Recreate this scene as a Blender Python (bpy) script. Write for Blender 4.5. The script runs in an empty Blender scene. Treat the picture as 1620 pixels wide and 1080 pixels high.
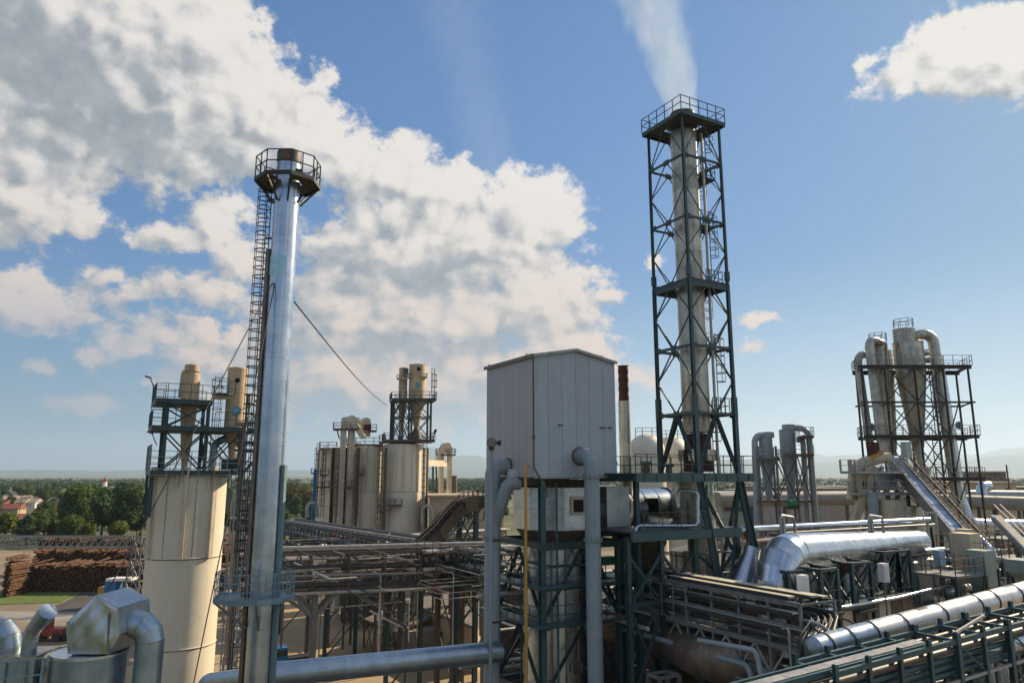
import bpy, math, random
import numpy as np
from mathutils import Vector, Matrix
R = math.radians
random.seed(7)
S = bpy.context.scene
COL = S.collection
V = Vector

# ---------------------------------------------------------------- camera
F, PITCH, CAMZ = 1137.0, R(10.5), 25.0
SP, CP = math.sin(PITCH), math.cos(PITCH)
cam = bpy.data.cameras.new('camera')
cam.sensor_width = 36.0
cam.lens = F / 1620 * 36
cam.clip_start, cam.clip_end = 0.5, 90000
camo = bpy.data.objects.new('camera', cam)
COL.objects.link(camo)
camo.location = (0, 0, CAMZ)
camo.rotation_euler = (R(90) + PITCH, 0, 0)
S.camera = camo
S.view_settings.view_transform = 'Standard'
S.view_settings.look = 'None'
S.view_settings.gamma = 1
S.view_settings.use_curve_mapping = False
S.view_settings.exposure = 0.55
S.cycles.max_bounces = 6
S.cycles.diffuse_bounces = 3
S.cycles.glossy_bounces = 3
S.cycles.volume_bounces = 1
S.cycles.transparent_max_bounces = 8
S.cycles.use_denoising = True
S.cycles.caustics_reflective = False
S.cycles.caustics_refractive = False
S.cycles.sample_clamp_indirect = 4.0

# ---------------------------------------------------------------- node maths
class N:
    """a socket (or constant) with arithmetic"""
    def __init__(s, tree, sock): s.t, s.s = tree, sock
    def _m(s, op, *a, clamp=False):
        n = s.t.nodes.new('ShaderNodeMath'); n.operation = op; n.use_clamp = clamp
        for i, x in enumerate((s,) + a):
            if isinstance(x, N): s.t.links.new(x.s, n.inputs[i])
            else: n.inputs[i].default_value = x
        return N(s.t, n.outputs[0])
    def __add__(s, o): return s._m('ADD', o)
    __radd__ = __add__
    def __mul__(s, o): return s._m('MULTIPLY', o)
    __rmul__ = __mul__
    def __sub__(s, o): return s._m('SUBTRACT', o)
    def __rsub__(s, o): return (s * -1) + o
    def __truediv__(s, o): return s._m('DIVIDE', o)
    def max(s, o): return s._m('MAXIMUM', o)
    def min(s, o): return s._m('MINIMUM', o)
    def pow(s, o): return s._m('POWER', o)
    def clamp(s): return s._m('ADD', 0.0, clamp=True)
    def step(s, a, b):
        n = s.t.nodes.new('ShaderNodeMapRange'); n.interpolation_type = 'SMOOTHSTEP'
        s.t.links.new(s.s, n.inputs[0]); n.inputs[1].default_value = a; n.inputs[2].default_value = b
        return N(s.t, n.outputs[0])

def sep(t, vec):
    n = t.nodes.new('ShaderNodeSeparateXYZ'); t.links.new(vec, n.inputs[0])
    return [N(t, n.outputs[i]) for i in range(3)]
def comb(t, x, y, z=0.0):
    n = t.nodes.new('ShaderNodeCombineXYZ')
    for i, v in enumerate((x, y, z)):
        if isinstance(v, N): t.links.new(v.s, n.inputs[i])
        else: n.inputs[i].default_value = v
    return n.outputs[0]
def noise(t, vec, scale, detail=4, rough=.55, dist=0.0, color=False):
    n = t.nodes.new('ShaderNodeTexNoise'); t.links.new(vec, n.inputs['Vector'])
    n.inputs['Scale'].default_value = scale; n.inputs['Detail'].default_value = detail
    n.inputs['Roughness'].default_value = rough; n.inputs['Distortion'].default_value = dist
    return N(t, n.outputs['Color' if color else 'Fac'])
def vscale(t, vec, s, off=(0, 0, 0)):
    n = t.nodes.new('ShaderNodeMapping'); t.links.new(vec, n.inputs[0])
    n.inputs['Scale'].default_value = s; n.inputs['Location'].default_value = off
    return n.outputs[0]
def mix(t, fac, a, b, blend='MIX'):
    n = t.nodes.new('ShaderNodeMix'); n.data_type = 'RGBA'; n.blend_type = blend
    for i, v in ((0, fac), (6, a), (7, b)):
        v = v.s if isinstance(v, N) else v
        if isinstance(v, bpy.types.NodeSocket): t.links.new(v, n.inputs[i])
        elif i == 0: n.inputs[0].default_value = v
        else: n.inputs[i].default_value = (*v[:3], 1)
    return n.outputs[2]

# ---------------------------------------------------------------- sky and sun
HAZE = 6e-5
SMOKE = .38
SKYTINT = (.345, .555, .735)
SUN_AZ, SUN_EL = R(54), R(31)
world = bpy.data.worlds.new('World'); S.world = world; world.use_nodes = True
wt = world.node_tree; wt.nodes.clear()
wout = wt.nodes.new('ShaderNodeOutputWorld'); bg = wt.nodes.new('ShaderNodeBackground')
wt.links.new(bg.outputs[0], wout.inputs[0]); bg.inputs[1].default_value = 0.10
sky = wt.nodes.new('ShaderNodeTexSky'); sky.sky_type = 'NISHITA'; sky.sun_disc = False
sky.sun_elevation = SUN_EL; sky.sun_rotation = SUN_AZ
sky.altitude = 200; sky.air_density = 1.0; sky.dust_density = 0.8; sky.ozone_density = 1.6

def ae(px, py):
    xc, yc = (px - 810) / F, (540 - py) / F
    x, y, z = xc, CP - yc * SP, SP + yc * CP
    return math.atan2(x, y), math.atan2(z, math.hypot(x, y))
# cloud masses: centre and half-size in picture units of the place's sky, weight (big solid ones about 1, thin wisps below .4)
BLOBS = [(60, 60, 330, 200, 1.3), (250, 150, 230, 130, 1.2), (390, 190, 140, 95, 1.0), (330, 60, 90, 110, .9), (-250, 120, 300, 220, 1.2), (490, 225, 110, 60, .85),
 (590, 262, 120, 66, .9), (690, 305, 85, 72, .9), (640, 350, 130, 60, .85), (505, 128, 34, 26, .45),
 (830, 335, 110, 70, 1.0), (750, 390, 170, 100, 1.05), (620, 400, 170, 80, .85), (850, 480, 105, 90, .85), (700, 500, 190, 110, .85),
 (560, 500, 160, 120, .75), (900, 555, 80, 50, .6), (780, 600, 190, 80, .7), (620, 610, 190, 85, .66), (860, 640, 120, 50, .5), (500, 590, 80, 60, .5),
 (40, 318, 112, 44, .85), (-10, 348, 72, 40, .7), (165, 338, 36, 24, .42), (345, 345, 56, 46, .7), (275, 372, 66, 26, .5), (380, 405, 44, 46, .5),
 (45, 480, 105, 40, .66), (20, 452, 60, 28, .5), (120, 490, 80, 30, .5), (205, 468, 70, 40, .42), (160, 430, 42, 22, .42), (325, 458, 66, 32, .5), (345, 560, 140, 80, .42), (240, 530, 90, 50, .38),
 (135, 637, 44, 18, .42), (143, 566, 22, 14, .40), (60, 580, 22, 14, .34), (700, 650, 160, 45, .36), (430, 640, 90, 36, .38),
 (1535, 84, 105, 60, .95), (1612, 92, 90, 58, .95), (1490, 120, 66, 34, .65), (1418, 118, 48, 28, .45), (1445, 92, 36, 24, .45), (1378, 90, 26, 12, .38), (1580, 130, 70, 30, .6),
 (1202, 508, 44, 12, .40), (1178, 547, 30, 14, .38), (962, 467, 26, 14, .36), (1035, 412, 18, 12, .36), (935, 430, 40, 26, .42), (990, 600, 60, 26, .32)]
def cloud_group():
    g = bpy.data.node_groups.new('clouds', 'ShaderNodeTree')
    g.interface.new_socket('Vector', in_out='INPUT', socket_type='NodeSocketVector')
    g.interface.new_socket('Warp', in_out='INPUT', socket_type='NodeSocketVector')
    g.interface.new_socket('D', in_out='OUTPUT', socket_type='NodeSocketFloat')
    g.interface.new_socket('Soft', in_out='OUTPUT', socket_type='NodeSocketFloat')
    gi, go = g.nodes.new('NodeGroupInput'), g.nodes.new('NodeGroupOutput')
    q = gi.outputs[0]
    ad = g.nodes.new('ShaderNodeVectorMath'); ad.operation = 'ADD'
    g.links.new(q, ad.inputs[0]); g.links.new(gi.outputs[1], ad.inputs[1])
    wq = ad.outputs[0]
    tot = None
    for cx, cy, rx, ry, wgt in BLOBS:
        a, e = ae(cx, cy)
        m = g.nodes.new('ShaderNodeVectorMath'); m.operation = 'MULTIPLY_ADD'
        sx, sy = F * .93 / rx, F / ry
        g.links.new(wq, m.inputs[0]); m.inputs[1].default_value = (sx, sy, 0); m.inputs[2].default_value = (-a * sx, -e * sy, 0)
        ln = g.nodes.new('ShaderNodeVectorMath'); ln.operation = 'LENGTH'; g.links.new(m.outputs[0], ln.inputs[0])
        f = N(g, ln.outputs['Value'])._m('MULTIPLY_ADD', -.75 * wgt, .75 * wgt)
        tot = f if tot is None else tot._m('SMOOTH_MAX', f, .12)
    # broken cumulus carries on outside the view
    x, y, z = sep(g, q)
    far = ((x * x).pow(.5)).step(.75, 1.1).max(y.step(.66, .85))
    gen = (noise(g, q, 2.6, 2, .5) - .49) * 3.0
    gen = gen * far - (far * -1 + 1) * 1.5
    tot = tot.max(gen)
    puff = noise(g, vscale(g, q, (1, 1.25, 1)), 10.0, 6, .58)
    vo = g.nodes.new('ShaderNodeTexVoronoi'); vo.voronoi_dimensions = '2D'; vo.feature = 'SMOOTH_F1'; g.links.new(vscale(g, wq, (1, 1.2, 1)), vo.inputs['Vector'])
    vo.inputs['Scale'].default_value = 20; vo.inputs['Detail'].default_value = 1.6; vo.inputs['Roughness'].default_value = .5; vo.inputs['Smoothness'].default_value = .35; vo.normalize = True
    bil = .5 - N(g, vo.outputs['Distance']) * 1.15
    g.links.new(tot.s, go.inputs[0])
    g.links.new((tot.min(.75) + (puff - .5) * .85 + bil * .7).s, go.inputs[1])
    return g
CG = cloud_group()
tc = wt.nodes.new('ShaderNodeTexCoord')
dx, dy, dz = sep(wt, tc.outputs['Generated'])
az = dx._m('ARCTAN2', dy)
el = dz._m('ARCSINE')
q0_ = comb(wt, az, el)
wn = noise(wt, q0_, 9.0, 5, .6, color=True)
wv = wt.nodes.new('ShaderNodeVectorMath'); wv.operation = 'MULTIPLY_ADD'
wt.links.new(wn.s, wv.inputs[0]); wv.inputs[1].default_value = (.06, .05, 0); wv.inputs[2].default_value = (-.03, -.025, 0)
def dens(ox, oy):
    n = wt.nodes.new('ShaderNodeGroup'); n.node_tree = CG
    wt.links.new(comb(wt, az + ox, el + oy), n.inputs[0]); wt.links.new(wv.outputs[0], n.inputs[1])
    return N(wt, n.outputs[0]), N(wt, n.outputs[1])
(T0, S0), (T1, S1), (T2, S2) = dens(0, 0), dens(.014, .012), dens(.055, .048)
fb = noise(wt, vscale(wt, q0_, (1, 1.25, 1)), 24.0, 10, .66)
D0 = T0 + (fb - .5) * 1.05 + (S0 - T0.min(.75)) * .42 - .05
cover = D0.step(-.02, .20)
lit = ((S0 - S1) * 1.75 + (fb - .5) * .38 + (S0 - S2) * 1.0 + .49 - D0.step(.3, 1.15) * .50 * az.step(.3, .0) + az.step(.15, .6) * .30 - az.step(-.22, -.5) * D0.step(.3, .9) * el.step(.28, .4) * .34)
warm = el.step(.42, .06)
c_sh = mix(wt, warm, (1.95, 2.2, 2.4), (2.0, 2.15, 2.5))
c_br = mix(wt, warm, (5.9, 5.55, 5.15), (5.2, 4.0, 3.3))
lit_ = lit.step(-.12, 1.02)
c_cl = mix(wt, lit_, mix(wt, fb.step(.3, .7), c_sh, (2.75, 2.9, 3.05)), c_br)
# the deep air tames the glow round the sun
lum = N(wt, sky.outputs[0])
k = (lum + 3.2)
k = (k * 0 + 6.4) / k
kk = wt.nodes.new('ShaderNodeVectorMath'); kk.operation = 'SCALE'
wt.links.new(sky.outputs[0], kk.inputs[0]); wt.links.new(k.s, kk.inputs['Scale'])
skyc = mix(wt, 1.0, kk.outputs[0], SKYTINT, 'MULTIPLY')
hcol = mix(wt, az.step(-.55, .45), (1.25, 2.25, 3.3), (4.1, 5.1, 6.0))
skyc = mix(wt, el.step(.30, -.03) * .85, skyc, hcol)
low = (el.step(.15, .0)) * .6
cov2 = cover * (1 - low) * (1 - az.step(-.38, -.55) * el.step(.26, .12) * .45)
final = mix(wt, cov2 * .96, skyc, c_cl)
wt.links.new(final, bg.inputs[0])
world.cycles.sampling_method = 'MANUAL'; world.cycles.sample_map_resolution = 512

sun = bpy.data.lights.new('sun', 'SUN'); sun.energy = 5.0; sun.angle = R(.53); sun.color = (1, .80, .56)
suno = bpy.data.objects.new('sun', sun); COL.objects.link(suno)
SUN = V((math.sin(SUN_AZ) * math.cos(SUN_EL), math.cos(SUN_AZ) * math.cos(SUN_EL), math.sin(SUN_EL)))
suno.rotation_euler = SUN.to_track_quat('Z', 'Y').to_euler()

# ---------------------------------------------------------------- places from picture coordinates
def P(px, py, Y):
    xc, yc = (px - 810) / F, (540 - py) / F
    k = Y / (CP - yc * SP)
    return V((xc * k, Y, CAMZ + (SP + yc * CP) * k))
def G(px, py, z=0.0):
    xc, yc = (px - 810) / F, (540 - py) / F
    k = (z - CAMZ) / (SP + yc * CP)
    return V((xc * k, (CP - yc * SP) * k, z))
def zz(py, Y): return P(810, py, Y).z
def mpp(Y): return Y / F      # metres per picture unit at distance Y
UA = R(29.4)                  # the works are laid out on a grid turned by this angle
U = V((math.cos(UA), math.sin(UA), 0)); W = V((-math.sin(UA), math.cos(UA), 0)); Z = V((0, 0, 1))

# ---------------------------------------------------------------- meshes
class MB:
    def __init__(s): s.v, s.f, s.sm = [], [], []
    def add(s, vs, fs, smooth=False):
        b = len(s.v); s.v += [tuple(p) for p in vs]
        s.f += [tuple(b + i for i in f) for f in fs]; s.sm += [smooth] * len(fs)
        return s
    def box(s, c, sx, sy, sz, ax=U, ay=W):
        """box standing on c"""
        c = V(c); az_ = ax.cross(ay)
        if az_.z < -.01: az_ = -az_
        p = [c + ax * (i * sx / 2) + ay * (j * sy / 2) + az_ * (k * sz) for k in (0, 1) for j in (-1, 1) for i in (-1, 1)]
        return s.add(p, [(0, 2, 3, 1), (4, 5, 7, 6), (0, 1, 5, 4), (2, 6, 7, 3), (0, 4, 6, 2), (1, 3, 7, 5)])
    def bar(s, a, b, w, h=None, up=Z):
        a, b = V(a), V(b); h = h or w; d = (b - a)
        if d.length < 1e-6: return s
        d.normalize(); x = d.cross(up)
        if x.length < 1e-3: x = d.cross(U)
        x.normalize(); y = x.cross(d)
        p = [q + x * (i * w / 2) + y * (j * h / 2) for q in (a, b) for j in (-1, 1) for i in (-1, 1)]
        return s.add(p, [(0, 1, 3, 2), (4, 6, 7, 5), (0, 4, 5, 1), (2, 3, 7, 6), (0, 2, 6, 4), (1, 5, 7, 3)])
    def rings(s, rings, caps=True, smooth=True):
        n = len(rings[0]); vs = [p for r in rings for p in r]; fs = []
        for i in range(len(rings) - 1):
            for k in range(n):
                a, b = i * n + k, i * n + (k + 1) % n
                fs.append((a, b, b + n, a + n))
        s.add(vs, fs, smooth)
        if caps:
            s.add(rings[0], [tuple(range(n))[::-1]]); s.add(rings[-1], [tuple(range(n))])
        return s
    def tube(s, path, r, n=10, caps=True):
        return s.rings(tube_rings(path, r, n), caps)
    def lathe(s, a, axis, prof, n=24, caps=True, smooth=True):
        """prof: (radius, distance along axis)"""
        a, axis = V(a), V(axis).normalized(); x = axis.orthogonal().normalized()
        if abs(axis.z) > .9: x = (U - axis * U.dot(axis)).normalized()
        y = axis.cross(x)
        rg = [[a + axis * t + (x * math.cos(2 * math.pi * k / n) + y * math.sin(2 * math.pi * k / n)) * r for k in range(n)] for r, t in prof]
        return s.rings(rg, caps, smooth)
    def prism(s, poly, z0, z1):
        n = len(poly); vs = [V((p[0], p[1], z0)) for p in poly] + [V((p[0], p[1], z1)) for p in poly]
        return s.add(vs, [tuple(range(n))[::-1], tuple(range(n, 2 * n))] + [(k, (k + 1) % n, n + (k + 1) % n, n + k) for k in range(n)])
    def data(s, name, mat, org=V((0, 0, 0))):
        me = bpy.data.meshes.new(name)
        me.from_pydata([(p[0] - org[0], p[1] - org[1], p[2] - org[2]) for p in s.v], [], s.f)
        if any(s.sm):
            me.polygons.foreach_set('use_smooth', s.sm)
            me.update(); me.set_sharp_from_angle(angle=R(38))
        me.materials.append(mat)
        return me

def frame_at(d):
    d = V(d).normalized(); x = d.cross(Z)
    if x.length < 1e-3: x = U.copy()
    x.normalize(); return x, x.cross(d)
def tube_rings(path, r, n=10):
    path = [V(p) for p in path]; m = len(path); rr = r if isinstance(r, (list, tuple)) else [r] * m
    dirs = [(path[min(i + 1, m - 1)] - path[max(i, 1) - 1 if i else 0]).normalized() if 0 < i < m - 1 else
            ((path[1] - path[0]) if i == 0 else (path[-1] - path[-2])).normalized() for i in range(m)]
    x, y = frame_at(path[1] - path[0]); out = []
    d0 = (path[1] - path[0]).normalized()
    for i in range(m):
        if 0 < i < m - 1:
            a, b = (path[i] - path[i - 1]).normalized(), (path[i + 1] - path[i]).normalized()
            pl = (a + b).normalized(); src = a
        else: pl = dirs[i]; src = dirs[i]
        q = d0.rotation_difference(src); x = q @ x; y = q @ y; d0 = src
        ring = []
        for k in range(n):
            an = 2 * math.pi * k / n; o = (x * math.cos(an) + y * math.sin(an)) * rr[i]
            o = o - src * (o.dot(pl) / max(.2, src.dot(pl)))
            ring.append(path[i] + o)
        if 0 < i < m - 1: q = src.rotation_difference(b); x = q @ x; y = q @ y; d0 = b
        out.append(ring)
    return out
def fillet(pts, rad, n=4):
    """polyline with its corners rounded into n straight gores"""
    pts = [V(p) for p in pts]; out = [pts[0]]
    rad = rad if isinstance(rad, (list, tuple)) else [rad] * len(pts)
    for i in range(1, len(pts) - 1):
        a, b, c = pts[i - 1], pts[i], pts[i + 1]; da, dc = (a - b), (c - b)
        ang = da.angle(dc, 0.0); r_ = rad[i]
        if ang > 3.0 or ang < .05 or r_ < 1e-4: out.append(b); continue
        t = min(r_ / math.tan(ang / 2), da.length * .49, dc.length * .49)
        p0, p1 = b + da.normalized() * t, b + dc.normalized() * t
        rr = t * math.tan(ang / 2)
        cen = b + (da.normalized() + dc.normalized()).normalized() * (rr / math.sin(ang / 2))
        v0, v1 = p0 - cen, p1 - cen
        for k in range(n + 1): out.append(cen + v0.normalized().slerp(v1.normalized(), k / n) * rr)
    out.append(pts[-1]); return out

# ---------------------------------------------------------------- things and parts
def setp(o, label=None, cat=None, group=None, kind=None):
    if label: o['label'] = label
    if cat: o['category'] = cat
    if group: o['group'] = group
    if kind: o['kind'] = kind
    return o
def thing(name, label, cat, loc, group=None):
    o = bpy.data.objects.new(name, None); COL.objects.link(o); o.location = loc; o.empty_display_size = .5
    o['_org'] = list(loc)
    return setp(o, label, cat, group)
def org(o): return V(o['_org']) if o is not None and '_org' in o else V((0, 0, 0))
def put(name, mb, mat, parent=None, label=None, kind=None):
    g = org(parent)
    o = bpy.data.objects.new(name, mb.data(name, mat, g)); COL.objects.link(o)
    if parent: o.parent = parent
    o['_org'] = list(g)
    return setp(o, label, None, None, kind)
def solo(name, mb, mat, label, cat, group=None, kind=None):
    """a thing that is one mesh; its origin stands under it"""
    a = np.array(mb.v); g = V(((a[:, 0].min() + a[:, 0].max()) / 2, (a[:, 1].min() + a[:, 1].max()) / 2, a[:, 2].min()))
    o = bpy.data.objects.new(name, mb.data(name, mat, g)); COL.objects.link(o); o.location = g; o['_org'] = list(g)
    return setp(o, label, cat, group, kind)
def struct(name, mb, mat, kind='structure'):
    o = put(name, mb, mat); o['kind'] = kind; return o
def joined(name, items, label, kind='stuff', parent=None):
    """many small pieces of several materials as one mesh"""
    mats = []; v, f, sm, mi = [], [], [], []
    for mb, mt in items:
        if mt not in mats: mats.append(mt)
        b = len(v); v += mb.v; f += [tuple(b + i for i in q) for q in mb.f]; sm += mb.sm; mi += [mats.index(mt)] * len(mb.f)
    me = bpy.data.meshes.new(name); me.from_pydata(v, [], f); me.polygons.foreach_set('use_smooth', sm); me.polygons.foreach_set('material_index', mi); me.update()
    for mt in mats: me.materials.append(mt)
    o = bpy.data.objects.new(name, me); COL.objects.link(o)
    o['label'] = label; o['kind'] = kind; return o
LOOSE = []
_unit = {}
def unit(kind, mat):
    k = (kind, mat.name)
    if k not in _unit:
        m = MB()
        if kind == 'bar': m.box((0, 0, 0), 1, 1, 1, V((1, 0, 0)), V((0, 1, 0)))
        elif kind == 'hsec':
            t = .16; pr = [(-.5, -.5), (.5, -.5), (.5, -.5 + t), (t / 2, -.5 + t), (t / 2, .5 - t), (.5, .5 - t), (.5, .5), (-.5, .5), (-.5, .5 - t), (-t / 2, .5 - t), (-t / 2, -.5 + t), (-.5, -.5 + t)]
            m.prism(pr, 0, 1)
        elif kind == 'angle':
            pr = [(-.5, -.5), (.5, -.5), (.5, -.36), (-.36, -.36), (-.36, .5), (-.5, .5)]; m.prism(pr, 0, 1)
        elif kind == 'rod': m.lathe((0, 0, 0), (0, 0, 1), [(.5, 0), (.5, 1)], 8)
        elif kind == 'rod16': m.lathe((0, 0, 0), (0, 0, 1), [(.5, 0), (.5, 1)], 18)
        _unit[k] = m.data(kind, mat)
    return _unit[k]
def inst(kind, name, parent, a, b, w, h, mat, label=None):
    """a straight member from a to b that shares its mesh with its likes"""
    a, b = V(a), V(b); d = b - a; L = d.length; d = d.normalized()
    x = d.cross(Z)
    if x.length < 1e-2: x = U.copy()
    x = (x - d * x.dot(d)).normalized(); y = d.cross(x)
    o = bpy.data.objects.new(name, unit(kind, mat)); COL.objects.link(o)
    g = org(parent)
    m = Matrix.Translation(a - g) @ Matrix((x, y, d)).transposed().to_4x4() @ Matrix.Diagonal((w, h, L, 1))
    o.parent = parent; o.matrix_local = m
    if label: o['label'] = label
    return o
def bar(par, name, a, b, w, mat, h=None, kind='bar'): return inst(kind, name, par, a, b, w, h or w, mat)
def rod(par, name, a, b, dia, mat): return inst('rod', name, par, a, b, dia, dia, mat)

# ---------------------------------------------------------------- materials
def material(name):
    m = bpy.data.materials.new(name); m.use_nodes = True; t = m.node_tree
    return m, t, t.nodes['Principled BSDF']
def pos(t): return t.nodes.new('ShaderNodeNewGeometry').outputs['Position']
def paint(name, c1, c2, rough=.5, metal=0.0, ns=1.5, rust=0.0, streak=.3, bump=.15, rustc=(.17, .06, .025), vary=.12, dirt=(.07, .055, .04), rv=.15, bs=3.0):
    m, t, b = material(name); p = pos(t)
    n1 = noise(t, p, ns, 5, .6)
    c = mix(t, n1.step(.3, .7), c1, c2)
    oi = t.nodes.new('ShaderNodeObjectInfo')
    rnd = N(t, oi.outputs['Random'])
    g = t.nodes.new('ShaderNodeHueSaturation'); t.links.new(c, g.inputs['Color']); t.links.new(((rnd - .5) * (2 * vary) + 1).s, g.inputs['Value'])
    c = g.outputs[0]
    if streak:
        st = noise(t, vscale(t, p, (5, 5, .35)), 1.0, 5, .65)
        c = mix(t, st.step(.48, .75) * streak, c, dirt)
        fine = noise(t, p, 9.0, 4, .7)
        c = mix(t, fine.step(.55, .85) * (streak * .6), c, dirt)
    r = n1 * (2 * rv) + (rough - rv)
    if rust:
        rn = noise(t, vscale(t, p, (1.6, 1.6, .7)), 1.3, 8, .72)
        k = rn.step(.66 - rust * .25, .72 - rust * .2)
        rc = mix(t, noise(t, p, 12, 3), rustc, tuple(x * 2.0 for x in rustc))
        c = mix(t, k, c, rc); r = r + k * .3
        if metal: t.links.new(((k * -1 + 1) * metal).s, b.inputs['Metallic'])
    elif metal: b.inputs['Metallic'].default_value = metal
    t.links.new(c, b.inputs['Base Color']); t.links.new(r.clamp().s, b.inputs['Roughness'])
    if bump:
        bn = t.nodes.new('ShaderNodeBump'); bn.inputs['Strength'].default_value = bump; bn.inputs['Distance'].default_value = .05
        h = noise(t, p, bs, 4, .55)
        t.links.new(h.s, bn.inputs['Height']); t.links.new(bn.outputs[0], b.inputs['Normal'])
    return m
M = {}
M['steel_green'] = paint('dark green painted steel', (.028, .060, .064), (.044, .084, .086), .5, 0, 2, .12, .15, .1)
M['steel_teal'] = paint('teal painted steel', (.032, .082, .09), (.045, .105, .112), .45, 0, 2, .10, .2, .1)
M['steel_black'] = paint('weathered black steel', (.025, .028, .03), (.05, .05, .048), .6, 0, 2, .15, .2, .1)
M['steel_grey'] = paint('grey painted steel', (.17, .185, .185), (.24, .25, .24), .5, .1, 2, .15, .35, .1)
M['steel_brown'] = paint('rusty brown steel', (.10, .075, .055), (.17, .13, .10), .65, .1, 2, .35, .4, .1)
M['rail_pale'] = paint('pale galvanised railing', (.30, .31, .30), (.42, .42, .40), .5, .3, 3, .12, .3, .05)
M['rail_blue'] = paint('blue grey railing', (.16, .25, .28), (.22, .32, .35), .5, .1, 3, .05, .2, .05)
M['beige'] = paint('cream silo paint', (.70, .645, .50), (.76, .70, .55), .5, 0, .4, .04, .12, .04, vary=.03, bs=1.0)
M['beige_dirty'] = paint('stained cream paint', (.56, .49, .35), (.68, .60, .44), .6, 0, .7, .22, .40, .08, rustc=(.16, .075, .035))
M['tan'] = paint('tan painted sheet', (.50, .37, .22), (.60, .45, .28), .5, 0, 1.2, .10, .40, .06)
M['alu'] = paint('smooth aluminium cladding', (.40, .48, .58), (.54, .62, .70), .27, .9, 1.0, 0, .10, .04, vary=.06, rv=.06, bs=1.2)
M['alu_worn'] = paint('worn aluminium cladding', (.34, .33, .28), (.52, .50, .43), .40, .85, 1.4, .12, .6, .12, vary=.16, rustc=(.15, .08, .045), bs=2.2)
M['alu_dent'] = paint('dented aluminium cladding', (.46, .51, .54), (.64, .69, .72), .36, 1.0, 1.2, 0, .22, .5, vary=.12, bs=2.0)
M['alu_blue'] = paint('dull grey aluminium', (.28, .37, .45), (.40, .49, .57), .36, .85, 1.2, 0, .15, .2, vary=.10, bs=1.5)
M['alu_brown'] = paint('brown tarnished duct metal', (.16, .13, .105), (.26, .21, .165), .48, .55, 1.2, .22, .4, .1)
M['pipe_grey'] = paint('blue grey pipe paint', (.27, .33, .36), (.32, .38, .41), .42, 0, .8, .03, .22, .02, vary=.05)
M['pipe_pale'] = paint('pale pipe lagging', (.42, .42, .39), (.56, .55, .50), .45, .3, 2, .10, .3, .05)
M['pipe_dark'] = paint('dark sooty pipe', (.06, .06, .055), (.12, .115, .105), .5, .3, 2, .2, .3, .08)
M['rust'] = paint('dark red rust', (.035, .014, .010), (.085, .030, .018), .85, 0, 3, .3, .3, .5)
M['yellow'] = paint('faded yellow pipe', (.52, .28, .03), (.60, .34, .05), .5, 0, 2, .12, .25, .05)
M['red'] = paint('red machine paint', (.40, .055, .03), (.30, .05, .03), .5, 0, 2, .1, .3, .05)
M['green_bright'] = paint('green machine paint', (.01, .20, .09), (.02, .26, .12), .5, 0, 2, .05, .2, .05)
M['blue_paint'] = paint('blue machine paint', (.03, .16, .36), (.04, .20, .42), .5, 0, 2, .05, .3, .05)
M['box_grey'] = paint('light grey wall cladding', (.37, .42, .46), (.41, .46, .50), .55, .1, .5, 0, .10, .02, vary=.035, bs=.8)
M['box_warm_light'] = paint('light grey cladding tinted by warm light', (.42, .415, .44), (.46, .455, .475), .55, .1, .5, 0, .10, .02, vary=.035, bs=.8)  # the box faces' different light painted as separate tints of one cladding
M['alu_silver'] = paint('matt silver cladding', (.62, .62, .60), (.74, .74, .71), .42, .9, 1.2, .03, .22, .06, vary=.05, bs=1.5)
M['tray_pale'] = paint('pale cable tray cover', (.50, .48, .38), (.58, .56, .45), .6, .1, 1, .05, .3, .03)
M['filter_green'] = paint('greenish filter shell', (.28, .36, .33), (.36, .43, .40), .5, .2, 1, .08, .3, .05)
M['blue_pale'] = paint('light blue cabinet paint', (.22, .36, .48), (.26, .40, .52), .5, 0, 1, 0, .2, .02)
M['cover_blue_light'] = paint('blue lit conveyor cover', (.32, .42, .54), (.44, .53, .64), .35, .5, 1.5, 0, .2, .05, vary=.2)  # blue light on the cover plates put into their colour
M['pipe_dull'] = paint('olive grey duct paint', (.20, .20, .17), (.27, .27, .235), .6, 0, .5, .05, .3, .05)
M['gallery_shade'] = paint('shade dark conveyor cladding', (.02, .02, .018), (.035, .033, .03), .98, 0, 2, 0, 0, 0)  # near black tone paints the shade on the gallery
M['gallery_shade'].node_tree.nodes['Principled BSDF'].inputs['Specular IOR Level'].default_value = .05
M['dark'] = paint('dark opening', (.012, .012, .012), (.02, .018, .016), .9, 0, 2, 0, 0, 0)
M['logo_blue'] = paint('round blue emblem', (.10, .28, .38), (.14, .34, .44), .4, 0, 5, 0, .1, 0)
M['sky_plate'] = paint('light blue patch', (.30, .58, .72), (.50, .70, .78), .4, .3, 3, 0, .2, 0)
M['concrete'] = paint('yard concrete', (.36, .26, .14), (.46, .34, .19), .9, 0, .08, 0, .25, .1)
M['conc_grey'] = paint('grey concrete', (.27, .25, .22), (.36, .34, .30), .9, 0, .3, 0, .4, .1)
M['shaded_pavement'] = paint('shaded_pavement', (.05, .05, .05), (.08, .078, .072), .9, 0, .2, 0, .3, .1)
M['roof_grey'] = paint('weathered roofing felt', (.13, .125, .115), (.20, .185, .165), .85, 0, .4, 0, .4, .1)
M['roof_tan'] = paint('tan roof sheet', (.38, .31, .22), (.45, .37, .27), .7, 0, .2, 0, .4, .1)
M['wall_tan'] = paint('ochre plaster', (.42, .34, .22), (.50, .41, .27), .8, 0, .3, 0, .35, .1)
M['plaster'] = paint('white house plaster', (.62, .62, .58), (.72, .71, .66), .8, 0, .5, 0, .2, .05)
M['tile_red'] = paint('red roof tiles', (.24, .075, .05), (.32, .11, .075), .8, 0, .6, 0, .35, .2)
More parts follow.
